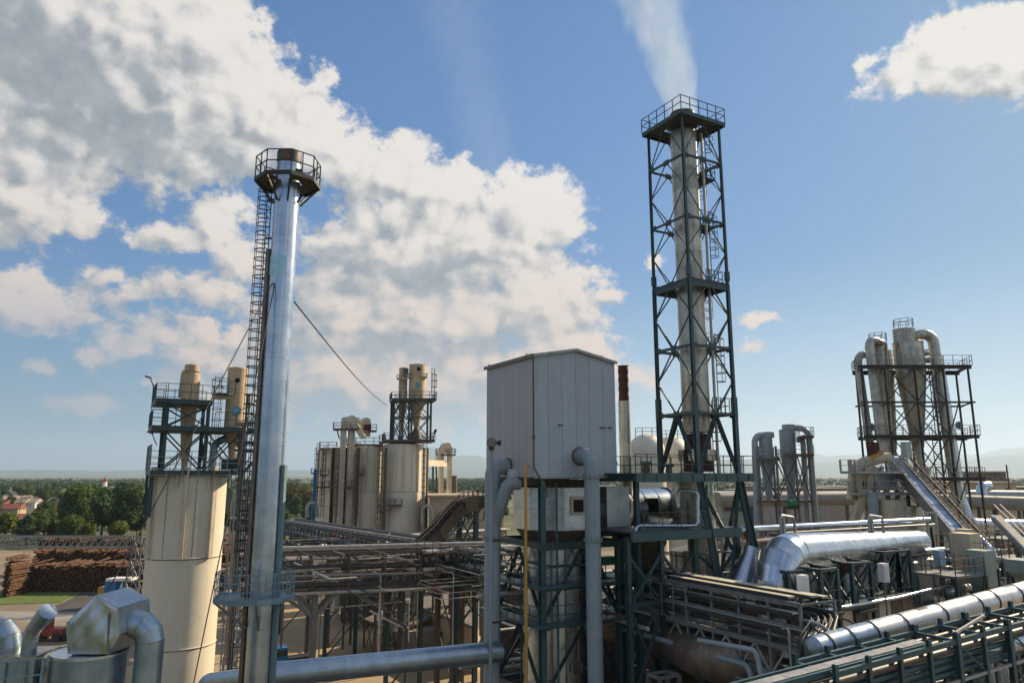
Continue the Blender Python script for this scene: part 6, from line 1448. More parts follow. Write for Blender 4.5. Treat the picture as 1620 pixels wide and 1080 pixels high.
# front rack at the lower right
Fa, Fb = P(1322, 1066, 29), P(1700, 963, 36.8)
def front_rack():
    a, b = Fa, Fb; d = (b - a); L = d.length; d.normalize(); s = V((-d.y, d.x, 0)).normalized()
    T = thing('front_rack', 'dark teal pipe rack frame nearest the camera in the lower right corner', 'pipe rack', V((a.x, a.y, 0)), None)
    n = 9; h1, h2 = 1.55, 3.3
    for o in (0, 1.9):
        bar(T, 'top_chord', a + s * o, b + s * o, .16, M['steel_teal'], .2); bar(T, 'middle_chord', a + s * o - Z * h1, b + s * o - Z * h1, .12, M['rail_pale'] if o == 0 else M['steel_teal'], .12); bar(T, 'bottom_chord', a + s * o - Z * h2, b + s * o - Z * h2, .14, M['rail_pale'] if o == 0 else M['steel_teal'], .14)
        for k in range(n + 1):
            p = a + d * (L * k / n) + s * o; bar(T, 'post', p + Z * .25 - Z * (h2 + .3), p + Z * .35, .17 if k not in (4, 6) else .24, M['steel_teal'], kind='hsec')
            if k < n and k % 2 == 0: bar(T, 'brace', p - Z * h1, p + d * (L / n) - Z * h2, .07, M['steel_teal'])
            if k < n and k in (4, 6): bar(T, 'brace', p - Z * .1, p + d * (L / n) - Z * h1, .06, M['steel_teal'])
    for k in range(n + 1):
        p = a + d * (L * k / n)
        for z_ in (0, -h1, -h2): bar(T, 'cross_beam', p + Z * z_, p + s * 1.9 + Z * z_, .12, M['steel_teal'])
        if k % 3 == 1: bar(T, 'column', p - Z * h2, V((p.x, p.y, 0)), .3, M['steel_teal'], kind='hsec'); bar(T, 'column', p + s * 1.9 - Z * h2, V((p.x, p.y, 0)) + s * 1.9, .3, M['steel_teal'], kind='hsec')
        if k < n: bar(T, 'plan_brace', p - Z * h2, p + d * (L / n) + s * 1.9 - Z * h2, .09, M['steel_grey'])
    for i, (o, z_, r_, mt) in enumerate([(.18, -.36, .16, 'pipe_dark'), (.3, -.72, .14, 'steel_teal'), (.3, -1.02, .13, 'steel_teal'), (.3, -1.30, .12, 'steel_teal'), (.7, -.2, .15, 'pipe_dark'), (1.0, -.55, .16, 'steel_green'), (1.4, -.2, .12, 'pipe_dark'), (1.0, -1.2, .14, 'steel_green'), (1.6, -.9, .14, 'steel_teal')]):
        solo('pipe', MB().tube([a + s * o + Z * z_ - d * 1.2, b + s * o + Z * z_], r_, 10), M[mt], 'dark teal pipe lying in the front rack', 'pipe', 'pipes in the front rack')
    # pale walkway plates along the top
    p0 = a - d * 6.5; q0 = p0 + s * .35
    for k in range(11): x = p0 + d * (1.15 * k); put('walk_plate', MB().add([x + s * .45 + Z * .12, x + d * 1.12 + s * .45 + Z * .12, x + d * 1.12 + s * .98 + Z * .12, x + s * .98 + Z * .12] + [x + s * .45 + Z * .06, x + d * 1.12 + s * .45 + Z * .06, x + d * 1.12 + s * .98 + Z * .06, x + s * .98 + Z * .06], [(0, 1, 2, 3), (7, 6, 5, 4), (0, 4, 5, 1), (1, 5, 6, 2), (2, 6, 7, 3), (3, 7, 4, 0)]), M['rail_pale'], T)
    for o in (.3, 1.3): bar(T, 'stringer', p0 + s * o, a + d * 6 + s * o, .12, M['steel_teal'], .22)
    bar(T, 'tie_beam', a + d * (L * 4 / 9) + Z * .35, a + d * (L * 6 / 9) + Z * .35 + s * 1.0, .1, M['rail_pale'])
    return T, d, s, L
FT, Fd, Fs, FL = front_rack()
a = Fa + Fs * 3.0 - Fd * 5 - Z * 1.2
T = thing('front_rack_extension', 'teal framed rack end with pale top running out of the bottom edge', 'pipe rack', V((a.x, a.y, 0)))
for o, z_ in ((0, 0), (0, -.5), (0, -1.0), (.8, -.3), (.8, -1)): bar(T, 'beam', a + Fs * o + Z * z_, a + Fs * o + Z * z_ + Fd * 5.2, .12, M['steel_teal'], .2)
for k in range(5): bar(T, 'post', a + Fd * (k * 1.2) - Z * 1.6, a + Fd * (k * 1.2) + Z * .2, .12, M['steel_teal'])
# silver pipes under the front rack
g0 = Fa + Fs * 1.2 - Z * 3.6
T = thing('low_pipeline', 'bright wrinkled silver pipe below the front rack, bending up to a blue elbow', 'pipeline', V((g0.x, g0.y, 0)))
p = [P(1330, 1085, 31), P(1530, 1042, 34), P(1560, 1028, 34.5), P(1620, 1010, 35.5), P(1690, 985, 37)]
duct(T, fillet(p, 1.0, 3), .46, M['alu_dent'], 24, 1.3, True, bw=.05)
T = thing('elbow_pair', 'pair of shiny blue grey elbows turning down under the front rack', 'duct', P(1565, 1050, 36))
for k in range(2):
    q0 = P(1556 + k * 22, 1022, 36.5 + k * .4); duct(T, fillet([q0 + U * 3.4 + Z * .6, q0 + Z * .0, V((q0.x - .1, q0.y, q0.z - 5))], .8, 4), .36, M['alu'], 20, None, True, bw=.05)
# rack running back from the bundle to the boiler tower
RA = P(985, 905, 50); RAxy = V((RA.x, RA.y, 0)); RL = 14.2; zq = RA.z
def rp_(t, o, z): return RAxy - W * t + U * o + Z * z
T = thing('pipe_rack', 'dark rack of stacked cable trays coming forward from below the lattice tower', 'pipe rack', rp_(0, 0, 0))
for o in (0, 2.6):
    for z_, w_ in ((zq, .14), (zq - 1.1, .12), (zq - 2.2, .16), (zq - 3.6, .2)): bar(T, 'chord', rp_(-1, o, z_), rp_(RL, o, z_), w_, M['steel_grey'] if o == 0 else M['steel_green'], w_ * 1.6)
    for k in range(8):
        t = RL * k / 7; bar(T, 'post', rp_(t, o, zq - 3.6), rp_(t, o, zq), .13, M['steel_grey'])
        if k < 7: bar(T, 'brace', rp_(t, o, zq - 3.6), rp_(t + 1.0, o, zq - 2.3), .1, M['rail_pale']); bar(T, 'brace', rp_(t + 2, o, zq - 3.6), rp_(t + 1.0, o, zq - 2.3), .1, M['rail_pale'])
for k in range(8):
    for z_ in (zq, zq - .9, zq - 2.2, zq - 3.6): bar(T, 'cross_beam', rp_(RL * k / 7, 0, z_), rp_(RL * k / 7, 2.6, z_), .12, M['steel_green'])
for t in (1.5, 7, 12.5):
    for o in (0, 2.6): bar(T, 'column', rp_(t, o, 0), rp_(t, o, zq - 3.6), .3, M['steel_green'], kind='hsec')
railing(T, [rp_(.2, -.5, zq - 2.0), rp_(6.5, -.5, zq - 2.0)], M['steel_grey'], 1.9, step=1.0, d=.045, mids=(.1, .9))
for i, (o, z_, t0, t1, w_) in enumerate(((.4, zq + .25, 4.2, 13.4, .5), (.1, zq - .45, 4.5, 13.8, .45), (-.1, zq - 1.2, 4.3, RL + 1.2, .45), (.6, zq - 1.9, 9.0, 13.2, .5), (1.4, zq + .3, 3.0, 14, .6), (2.2, zq + .2, 0, 14, .5))):
    T2 = thing('cable_tray', ['flat pale cable tray, topmost on the rack below the lattice tower', 'flat pale cable tray second from the top', 'flat pale cable tray third from the top and longest', 'short pale cable tray lowest of the stack', 'pale cable tray behind the topmost one', 'pale cable tray at the back of the rack'][i], 'cable tray', rp_((t0 + t1) / 2, o, z_), 'cable trays on the rack below the lattice tower')
    n = 5
    for k in range(n): ta, tb = t0 + (t1 - t0) * k / n, t0 + (t1 - t0) * (k + 1) / n - .015; bar(T2, 'tray_section', rp_(ta, o, z_), rp_(tb, o, z_), w_, M['tray_pale'], .10)
    bar(T2, 'side_rail', rp_(t0, o - w_ / 2 - .03, z_ - .04), rp_(t1, o - w_ / 2 - .03, z_ - .04), .05, M['steel_black'], .2)
r = random.Random(31)
for k in range(18):
    o, z_ = r.uniform(.2, 2.5), zq - r.choice([.9, 2.2, 2.2, 3.6]) + .15; rr_ = r.uniform(.04, .13); pth = fillet([rp_(-1, o, z_), rp_(RL + .8 + r.uniform(0, 1.2), o, z_), rp_(RL + 1.2 + r.uniform(0, 1.4), o, z_ - 8)], 1.2, 5)
    solo('pipe', MB().tube(pth, rr_, 8), M[r.choice(['pipe_dark', 'steel_black', 'steel_brown', 'pipe_grey', 'steel_grey'])], 'slim dark pipe on the rack below the lattice tower', 'pipe', 'pipes on the rack below the lattice tower')
pipe('grey_pipe', [rp_(-.5, -.35, zq - 3.45), rp_(RL - 3.2, -.35, zq - 3.45), rp_(RL - 2.6, -.35, zq - 9)], .16, M['pipe_grey'], 'grey pipe along the bottom of that rack turning straight down', rad=.5)
pipe('grey_pipe', [P(1105, 1012, 41), P(1196, 1028, 38), P(1207, 1080, 37.5)], .13, M['pipe_grey'], 'second grey pipe bending down beside the brown duct', rad=.4)
# curved bundle of black cables
for k in range(26):
    q = P(1250 + k * 2.1, 968 + (k % 5) * 9, 36.2 - k * .05); w_ = r.uniform(.03, .06)
    solo('cable', MB().tube(fillet([rp_(RL - 2.5, .8 + .07 * k, zq - .5 - .1 * (k % 6)), rp_(RL + .2, .8 + .07 * k, zq - .5 - .1 * (k % 6)), V((q.x + .25, q.y, q.z - 1.2)), V((q.x + .25, q.y - .1, 8))], .9, 6), w_, 7), M[r.choice(['steel_black', 'pipe_dark', 'steel_black', 'steel_green'])], 'black cable in the curved bundle at the end of the rack', 'cable', 'curved bundle of black cables')
q = P(1248, 1000, 37.5); pipe('bright_riser', [V((q.x, q.y, 6)), P(1248, 992, 37.5), P(1238, 994, 38)], .075, M['rail_pale'], 'thin bright riser with a hooked top beside the cable bundle', rad=.25)
# brown duct in the shade
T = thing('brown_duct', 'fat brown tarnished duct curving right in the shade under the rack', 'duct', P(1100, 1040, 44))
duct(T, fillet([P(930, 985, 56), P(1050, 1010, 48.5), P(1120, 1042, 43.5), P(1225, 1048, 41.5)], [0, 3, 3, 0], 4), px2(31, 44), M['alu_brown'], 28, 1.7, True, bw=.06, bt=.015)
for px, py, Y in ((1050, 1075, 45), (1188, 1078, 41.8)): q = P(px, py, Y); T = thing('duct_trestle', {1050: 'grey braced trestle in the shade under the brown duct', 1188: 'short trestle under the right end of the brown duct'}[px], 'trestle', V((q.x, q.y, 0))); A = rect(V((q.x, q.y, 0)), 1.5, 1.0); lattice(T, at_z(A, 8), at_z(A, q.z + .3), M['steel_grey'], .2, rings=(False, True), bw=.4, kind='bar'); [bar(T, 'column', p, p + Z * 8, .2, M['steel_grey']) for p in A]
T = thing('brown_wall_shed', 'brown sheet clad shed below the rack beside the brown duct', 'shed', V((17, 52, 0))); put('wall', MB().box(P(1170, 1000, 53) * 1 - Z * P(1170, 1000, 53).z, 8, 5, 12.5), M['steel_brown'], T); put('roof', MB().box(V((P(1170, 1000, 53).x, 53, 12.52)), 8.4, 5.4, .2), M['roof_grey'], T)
# row of tall filters and tanks behind green frames
fa, fb = P(1248, 940, 47), P(1478, 920, 58)
T0 = None
for k in range(10):
    t = k / 9; p = fa.lerp(fb, t); p.z = 0; zt_ = zz(882 + (6 if k % 2 else 0), p.y); r_ = .72 + .15 * (k % 3)
    T = thing('filter_vessel', ['pale grey filter vessel at the left end of the row', 'second filter vessel in the row, dull metal', 'filter vessel with a greenish shell behind the first frame', 'grey filter vessel right of the greenish one', 'filter vessel in the middle of the row, pale', 'darker filter vessel right of the middle', 'filter vessel before the second frame', 'greenish filter vessel behind the white cabinet', 'last but one filter vessel in the row', 'tall pale filter vessel at the right end of the row'][k], 'vessel', p, 'filter vessels below the big silver duct')
    shell(T, p, r_, [4, 8, zt_ - 3.6, zt_ - 1.2, zt_], M[['pipe_pale', 'alu_worn', 'filter_green', 'alu_blue'][k % 4]], 20, 'vessel_course', .02); put('top', MB().lathe(p + Z * zt_, Z, [(r_, 0), (r_ * .6, .3), (.05, .45)], 20), M['alu_worn'], T); bar(T, 'side_pipe', p - W * (r_ + .1) + Z * 6, p - W * (r_ + .1) + Z * (zt_ - .5), .12, M['rail_pale'])
def gframe(px0, px1, y0, y1, Y, lb, n=1, dep=2.0, mat='steel_green'):
    a, b = P(px0, y1, Y), P(px1, y1, Y); a.z = b.z = 0; d = U; L = (b - a).length; zt_, zb_ = zz(y0, Y), zz(y1, Y); T = thing('equipment_rack', lb, 'frame', a)
    for k in range(n):
        A = [a + d * (L * k / n), a + d * (L * (k + 1) / n), a + d * (L * (k + 1) / n) + W * dep, a + d * (L * k / n) + W * dep]; lattice(T, at_z(A, zb_), at_z(A, zt_), M[mat], .22, bw=.5, kind='bar')
        for p in A: bar(T, 'column', p + Z * 2, p + Z * zb_, .2, M[mat])
    deck(T, [a - W * .3, a + d * L - W * .3, a + d * L + W * dep, a + W * dep], zb_ - .12, M[mat], .15); railing(T, [a - W * .3 + Z * zb_, a + d * L - W * .3 + Z * zb_], M[mat], 1.1, step=1.1, d=.04)
    return T
gframe(1302, 1342, 902, 966, 42.5, 'dark green braced frame left of centre below the big silver duct'); gframe(1352, 1400, 892, 962, 45.5, 'dark green braced frame in the middle below the big silver duct'); gframe(1404, 1474, 874, 958, 50, 'dark green braced frame with equipment at the right end of the big duct', 2); gframe(1250, 1290, 905, 965, 42.5, 'dark frame left, beneath the elbow of the big silver duct')
for px, py, Y, w_, h_, mt, lb in ((1399, 920, 46, .55, 1.1, 'white', 'small white cabinet between the frames'), (1487, 893, 52, .8, 1.0, 'blue_pale', 'light blue cabinet right of the filter row'), (1272, 948, 41, .5, 1.3, 'white', 'narrow white cabinet below the big elbow'), (1345, 905, 46, 1.2, .6, 'rust', 'rusty motor housing behind the middle frame')):
    q = P(px, py, Y); T = thing('cabinet', lb, 'cabinet', q); put('case', MB().box(q, w_, .4, h_), M[mt], T); put('door', MB().box(q - W * .22 + Z * .05, w_ * .86, .04, h_ * .88), M[mt], T); bar(T, 'post', q - Z * 3, q, .08, M['steel_grey'])
pipe('low_silver_pipe', [P(1262, 972, 41), P(1420, 945, 47), P(1500, 925, 52)], .11, M['alu'], 'thin bright pipe running along the foot of the green frames')
T = thing('base_building', 'brown clad base building under the green frames', 'building', V((P(1360, 985, 46).x, 46, 0)))
a, b = P(1280, 985, 42.5), P(1445, 962, 50.5); zt_ = zz(966, 43); a.z = b.z = 0; d = (b - a).normalized(); s_ = V((-d.y, d.x, 0)); put('wall', MB().prism([(p.x, p.y) for p in (a, b, b + s_ * 8, a + s_ * 8)], 0, zt_ - .3), M['alu_brown'], T)
n_p = 8
for k in range(n_p): put('cladding_panel', MB().prism([(p.x, p.y) for p in (a.lerp(b, k / n_p + .004) - s_ * .06, a.lerp(b, (k + 1) / n_p - .004) - s_ * .06, a.lerp(b, (k + 1) / n_p - .004) - s_ * .005, a.lerp(b, k / n_p + .004) - s_ * .005)], 0, zt_ - .35), M[['steel_brown', 'alu_brown', 'beige_dirty'][k % 3]], T)
put('roof', MB().prism([(p.x, p.y) for p in (a - s_ * .3, b - s_ * .3, b + s_ * 8.2, a + s_ * 8.2)], zt_ - .29, zt_ - .12), M['steel_green'], T)

# ================================================================ right hand cyclone tower, conveyor, background
YC = 85
def pxc(p, Y): return px2(p, Y) * .88
def cp(px, z, dy=0.0): p = P(px, 740, YC); return V((p.x + dy * .35, YC + dy, z))
def xat(px, py, Y=YC): return P(px, py, Y).x
cz = [zz(y, YC) for y in (884 - 0, 755, 690, 638, 583)]
cz[0] = zz(800, YC)
T = thing('cyclone_support_tower', 'dark open steel frame with three railed decks round the tall cyclones at the right', 'steel tower', cp(1455, 0))
cxs = [xat(1372, 740), xat(1408, 740), xat(1455, 740), xat(1500, 740), xat(1539, 740)]
for x in cxs:
    for dy in (-2.6, 2.6): bar(T, 'column', (x + dy * .35, YC + dy, 0), (x + dy * .35, YC + dy, cz[4] + .1), .18, M['steel_black'], kind='hsec')
for z_, t_ in ((cz[1], .35), (cz[2], .35), (cz[3], .2), (cz[4], .4)):
    for dy in (-2.6, 2.6): bar(T, 'beam', (cxs[0] + dy * .35 - .4, YC + dy, z_ - t_ / 2), (cxs[-1] + dy * .35 + .4, YC + dy, z_ - t_ / 2), .2, M['steel_black'], t_)
    for x in cxs: bar(T, 'cross_beam', (x - .9, YC - 2.6, z_ - .15), (x + .9, YC + 2.6, z_ - .15), .16, M['steel_black'], t_ * .8)
    if t_ > .3:
        pts = [V((cxs[0] - 1.3, YC - 2.9, z_)), V((cxs[-1] - .5, YC - 2.9, z_)), V((cxs[-1] + 1.4, YC + 2.9, z_)), V((cxs[0] + .6, YC + 2.9, z_))]
        deck(T, [pts[0], pts[1], pts[1] + V((.35, 1.1, 0)), pts[0] + V((.35, 1.1, 0))], z_ + .04, M['steel_black'], .1); deck(T, [pts[3] - V((.35, 1.1, 0)), pts[2] - V((.35, 1.1, 0)), pts[2], pts[3]], z_ + .04, M['steel_black'], .1)
        railing(T, pts, M['steel_grey'], 1.15, closed=True, step=1.1, d=.05)
for i in range(4):
    for j in range(4):
        if i in (1, 2) or j == 0 or (i == 3 and j < 3):
            z0, z1 = cz[j], cz[j + 1]
            for dy in (-2.6, 2.6):
                m_ = (cxs[i] + cxs[i + 1]) / 2
                if i == 1 or i == 2: bar(T, 'brace', (cxs[i] + dy * .35, YC + dy, z0), (cxs[i + 1] + dy * .35, YC + dy, z1), .10, M['steel_black']); bar(T, 'brace', (cxs[i + 1] + dy * .35, YC + dy, z0), (cxs[i] + dy * .35, YC + dy, z1), .10, M['steel_black'])
                else: bar(T, 'brace', (m_ + dy * .35, YC + dy, z1), (cxs[i] + dy * .35, YC + dy, z0), .10, M['steel_black'])
ladder(T, cp(1488, cz[2], -1), cz[4] - cz[2], (0, -1, 0), M['steel_grey'], True, .8, 1.4, .08, .5); ladder(T, cp(1482, cz[1], -1), cz[2] - cz[1], (0, -1, 0), M['steel_grey'], False, .8, d=.08)
for s in (cz[3],): railing(T, [cp(1480, s, -2.7), cp(1492, s, -2.7)], M['steel_grey'], 1.2, step=.8)
CG_ = 'tall streaked cyclones in the right steel frame'
c1 = cyclone(cp(1456, 0), zz(543, YC), pxc(25.5, YC), zz(543, YC) - zz(592, YC), zz(592, YC) - zz(708, YC), M['alu_worn'], 'widest streaked metal cyclone with a drum head, in the middle of the right frame', CG_, zbot_r=.38, courses=4, n=36)
q = cp(1456, zz(543, YC)); put('head_drum', MB().lathe(q + Z * .1 - V((.3, 0, 0)), Z, [(1.25, 0), (1.25, 1.6), (1.15, 1.65), (.05, 1.7)], 28), M['alu_worn'], c1); railing(c1, [q + Z * 1.9 + V((math.cos(a) * 1.1 - .3, math.sin(a) * 1.1, 0)) for a in [k * math.tau / 8 for k in range(8)]], M['steel_grey'], 1.0, closed=True, step=.8, d=.05)
put('tail_pipe', MB().tube([q - Z * (q.z - zz(712, YC)) , cp(1462, zz(765, YC))], .42, 16), M['alu_worn'], c1)
c2 = cyclone(cp(1410, 0, 1), zz(550, YC), pxc(14.5, YC), zz(550, YC) - zz(598, YC), zz(598, YC) - zz(716, YC), M['alu_worn'], 'narrower streaked cyclone left of the widest one', CG_, zbot_r=.45, courses=3, n=30)
q = cp(1410, zz(550, YC), 1); put('head_drum', MB().lathe(q, Z, [(1.0, 0), (1.0, .7), (.05, .9)], 26), M['alu_worn'], c2); railing(c2, [q + Z * .9 + V((math.cos(a) * 1.0, math.sin(a) * 1.0, 0)) for a in [k * math.tau / 8 for k in range(8)]], M['steel_grey'], 1.0, closed=True, step=.8, d=.05)
c3 = cyclone(cp(1424, 0, 3), zz(556, YC + 3), pxc(13, YC), zz(556, YC) - zz(598, YC), zz(598, YC) - zz(716, YC), M['alu_worn'], 'streaked cyclone partly behind the narrower one', CG_, zbot_r=.45, n=26)
def bigpipe(lb, pts, r, mat='alu_worn', rad=1.5, seg=None):
    T = thing('outlet_duct', lb, 'duct', V((pts[-1].x, pts[-1].y, 0)), 'outlet ducts of the right cyclones'); duct(T, fillet(pts, rad, 7), r, M[mat], 22, seg, False, caps=False); p_ = pts[-1]
    for k in range(1, 6): z_ = p_.z + (pts[-2].z - p_.z) * k / 6; a_ = p_.lerp(pts[-2], k / 6); put('joint_band', MB().lathe(a_, (pts[-2] - p_), [(r + .03, 0), (r + .03, .08)], 22), M[mat], T)
bigpipe('fat shiny outlet duct arching from the widest cyclone down at the right', [cp(1461, zz(533, YC), -.2), cp(1496, zz(527, YC), -.5), cp(1506, zz(800, YC), -1.2)], pxc(9.5, YC), 'alu_worn', 2.0)
bigpipe('second outlet duct close right of the fat arching one', [cp(1478, zz(556, YC), 1.5), cp(1508, zz(552, YC), 1), cp(1518, zz(808, YC), .5)], pxc(6.5, YC), 'alu', 1.5)
bigpipe('slimmer outlet duct at the far right of the frame', [cp(1490, zz(564, YC), 3), cp(1517, zz(560, YC), 3), cp(1528, zz(810, YC), 2.5)], pxc(5.5, YC), 'pipe_grey', 1.3)
bigpipe('outlet duct arching left from the narrower cyclone and down', [cp(1412, zz(542, YC), .4), cp(1391, zz(538, YC), -.8), cp(1397, zz(722, YC), -1.2)], pxc(8.2, YC), 'alu_worn', 1.6)
bigpipe('leftmost arching outlet duct of the right frame', [cp(1402, zz(559, YC), 2), cp(1373, zz(556, YC), 1), cp(1382, zz(722, YC), .6)], pxc(7, YC), 'alu_worn', 1.3)
for px, py, dy, lb in ((1381, 677, -1.0, 'round gauge plate low on the leftmost outlet duct'), (1519, 674, -.8, 'round gauge plate on the right outlet duct')):
    q = cp(px, zz(py, YC), dy - .6); T = thing('round_plate', lb, 'plate', q); put('rim', MB().lathe(q, V((0, -1, 0)), [(.42, 0), (.46, .05), (.46, .14), (.36, .15)], 20), M['steel_grey'], T); bar(T, 'crossbar', q - V((.36, .17, 0)), q + V((.36, -.17, 0)), .07, M['steel_black']); bar(T, 'crossbar', q - V((0, .17, .36)), q + V((0, -.17, .36)), .07, M['steel_black'])
q0 = cp(1528, zz(806, YC), 2.5); T = thing('shiny_flare', 'shiny flared duct foot turning right at the base of the frame', 'duct', V((q0.x, q0.y, 0))); duct(T, fillet([cp(1516, zz(790, YC), .5), cp(1524, zz(828, YC), 0), P(1620, 830, 88), P(1720, 838, 88)], [0, 1.0, 0, 0], 4), .62, M['alu'], 22, 3, True)
# head house with A-frame legs and the conveyor
T = thing('head_house', 'pale steel head platform on splayed tan legs below the right cyclones', 'platform', P(1385, 780, 74)); YH = 74
def hp2(px, py, dy=0): p = P(px, py, YH); return V((p.x + dy * .35, YH + dy, p.z))
for x0, y0, x1, y1, dy in ((1380, 738, 1343, 840, -1.5), (1392, 738, 1362, 840, -1.5), (1384, 738, 1350, 840, 2.5), (1366, 790, 1395, 870, 0), (1420, 775, 1398, 860, -1), (1398, 775, 1430, 860, -1)): bar(T, 'leg', hp2(x0, y0, dy), hp2(x1, y1, dy), .62 if x0 < 1386 else .32, M['wall_tan'] if x0 < 1386 else M['steel_grey'])
put('curved_casing', MB().tube(fillet([hp2(1349, 790, .5), hp2(1352, 735, .5), hp2(1395, 724, .5), hp2(1410, 724, .5)], 2.2, 6), .55, 14), M['beige_dirty'], T)
for x0, x1, py, dy in ((1345, 1425, 745, -2), (1343, 1432, 778, -2), (1328, 1350, 745, -2.2), (1412, 1470, 757, -1)):
    a, b = hp2(x0, py, dy), hp2(x1, py, dy); d_ = V((.35, 1, 0)) * (3.4 if x1 - x0 > 30 else 1.6); deck(T, [a, b, b + d_, a + d_], a.z, M['rail_pale'], .25); railing(T, [a + d_, a, b, b + d_], M['rail_pale'], 1.1, step=.7, d=.05)
put('casing', MB().box(hp2(1385, 775), 3.4, 2.6, 1.9), M['rail_pale'], T); put('opening', MB().box(hp2(1368, 772, -1.6), .8, .3, .8), M['dark'], T); put('motor', MB().box(hp2(1380, 722, -1), .9, .8, 1.4), M['rust'], T); bar(T, 'motor_frame', hp2(1376, 724, -1.5), hp2(1392, 716, -1.5), .4, M['yellow'])
put('cabinet', MB().box(hp2(1435, 724), .9, .6, 1.6), M['filter_green'], T)
for px, r_, y0, y1, mt in ((1381, .5, 778, 880, 'pipe_grey'), (1412, 1.25, 790, 872, 'beige_dirty'), (1436, 1.35, 800, 880, 'alu_worn')):
    q = P(px, 800, 72); q.z = 0; TT = thing('round_column' if px == 1381 else 'bin', {1381: 'blue grey round leg under the head platform', 1412: 'stained pale bin under the head platform', 1436: 'streaked round bin right of the stained one'}[px], 'bin', q, 'bins under the head platform'); shell(TT, q, r_, [2, 8, zz(830, 72), zz(y0, 72)], M[mt], 24, 'bin_course', .02)
ca, cb = P(1414, 724, 77), P(1524, 851, 62); T = thing('conveyor', 'steep covered conveyor with cover plates tinted by blue light running down right from the head platform', 'conveyor', V((cb.x, cb.y, 0))); d = (cb - ca).normalized(); L = (cb - ca).length; sx = d.cross(Z).normalized()
nC = 17
for k in range(nC): bar(T, 'cover_plate', ca + d * (L * k / nC) + Z * (.03 if k % 4 == 2 else .0), ca + d * (L * (k + 1) / nC - .05) + Z * (.03 if k % 4 == 2 else .0), 1.0, M['cover_blue_light'], .1)
for o in (-.58, .58): bar(T, 'side_plate', ca + sx * o - Z * .35, cb + sx * o - Z * .35, .12, M['steel_grey'], 1.15)
for o in (-.62,): 
    for k in range(1, 9): p = ca + d * (L * k / 9) + sx * o - Z * .4; bar(T, 'idler_bracket', p - Z * .35, p + Z * .3, .22, M['rail_pale'], .08)
bar(T, 'under_truss', ca - Z * 1.6 + d, cb - Z * 1.6, .2, M['steel_green'])
for k in range(10): p, q = ca + d * (L * k / 10), ca + d * (L * (k + 1) / 10); bar(T, 'web', p - Z * .9, q - Z * 1.6, .12, M['steel_green'])
for t in (.3, .62, .95):
    p = ca + d * (L * t) - Z * 1.6
    for o in (-.5, .5): bar(T, 'trestle_leg', p + sx * o, V((p.x + o * 1.2, p.y, 0)), .26, M['steel_green'], kind='hsec')
put('foot_chute', MB().bar(cb - Z * .2, cb + d * 1.3 - Z * .6, 1.3, 1.2), M['beige_dirty'], T)
sa, sb = ca - sx * .85 + Z * 0, cb - sx * .9 + d * 1
if (sa.x < ca.x): sa, sb = ca + sx * .85, cb + sx * .9 + d * 1
T = thing('stair', 'steep brown stair with handrails beside the covered conveyor', 'stairs', V((sb.x, sb.y, 0)))
for o in (0, .8): bar(T, 'stringer', sa + (sx if sa.x > ca.x and sx.x > 0 else -sx) * o, sb + (sx if sx.x > 0 else -sx) * o, .08, M['steel_brown'], .28)
sgn = sx if sx.x > 0 else -sx; nS = 44
for k in range(nS): p = sa.lerp(sb, k / nS); bar(T, 'step', p, p + sgn * .8, .22, M['steel_brown'], .05)
for o in (0, .8):
    for h in (.55, 1.05): bar(T, 'handrail', sa + sgn * o + Z * h, sb + sgn * o + Z * h, .035, M['steel_brown'])
    for k in range(0, nS, 4): p = sa.lerp(sb, k / nS) + sgn * o; bar(T, 'baluster', p, p + Z * 1.05, .05, M['rail_pale'])
# second smaller conveyor at the right edge
a, b = P(1575, 818, 60), P(1650, 895, 50); T = thing('conveyor', 'small grey inclined conveyor at the right edge of the picture', 'conveyor', V((b.x, b.y, 0))); bar(T, 'belt_cover', a, b, .7, M['steel_grey'], .4); bar(T, 'handrail', a + Z * 1, b + Z * 1, .08, M['rail_pale']); bar(T, 'handrail', a + Z * 1 + U * .9, b + Z * 1 + U * .9, .08, M['rail_pale']); bar(T, 'leg', b.lerp(a, .5), V(((a.x + b.x) / 2, (a.y + b.y) / 2, 0)), .3, M['steel_green'])
# pair of small grey cyclones further left
YS = 95
def sq_(px, py, dy=0): p = P(px, py, YS); return V((p.x + dy * .25, YS + dy, p.z))
T = thing('cyclone_support_tower', 'smaller steel frame round the pair of grey cyclones', 'steel tower', V((P(1250, 760, YS).x, YS, 0)))
for px in (1200, 1228, 1258, 1280):
    for dy in (-1.8, 1.8): q = sq_(px, 760, dy); bar(T, 'column', V((q.x, q.y, 0)), V((q.x, q.y, zz(686 if px > 1240 else 706, YS))), .22, M['steel_grey'], kind='hsec')
for py, x0, x1 in ((725, 1196, 1232), (718, 1240, 1284), (690, 1262, 1284), (790, 1196, 1284)):
    a, b = sq_(x0, py, -2), sq_(x1, py, -2); d_ = V((1, 4, 0)); deck(T, [a, b, b + d_, a + d_], a.z, M['steel_brown'], .3)
    if py < 780: railing(T, [a + d_, a, b, b + d_], M['rail_pale'], 1.1, step=1.2, d=.06)
for x0, x1 in ((1200, 1228), (1228, 1258), (1258, 1280)):
    for dy in (-1.8, 1.8): bar(T, 'brace', sq_(x0, 790, dy), sq_(x1, 722, dy), .12, M['steel_green']); bar(T, 'brace', sq_(x1, 790, dy), sq_(x0, 722, dy), .12, M['steel_green'])
cg1 = cyclone(sq_(1215, 760), zz(693, YS), px2(10.5, YS), zz(693, YS) - zz(727, YS), zz(727, YS) - zz(782, YS), M['pipe_grey'], 'smaller grey cyclone, left of the pair right of the lattice tower', 'pair of grey cyclones', zbot_r=.5)
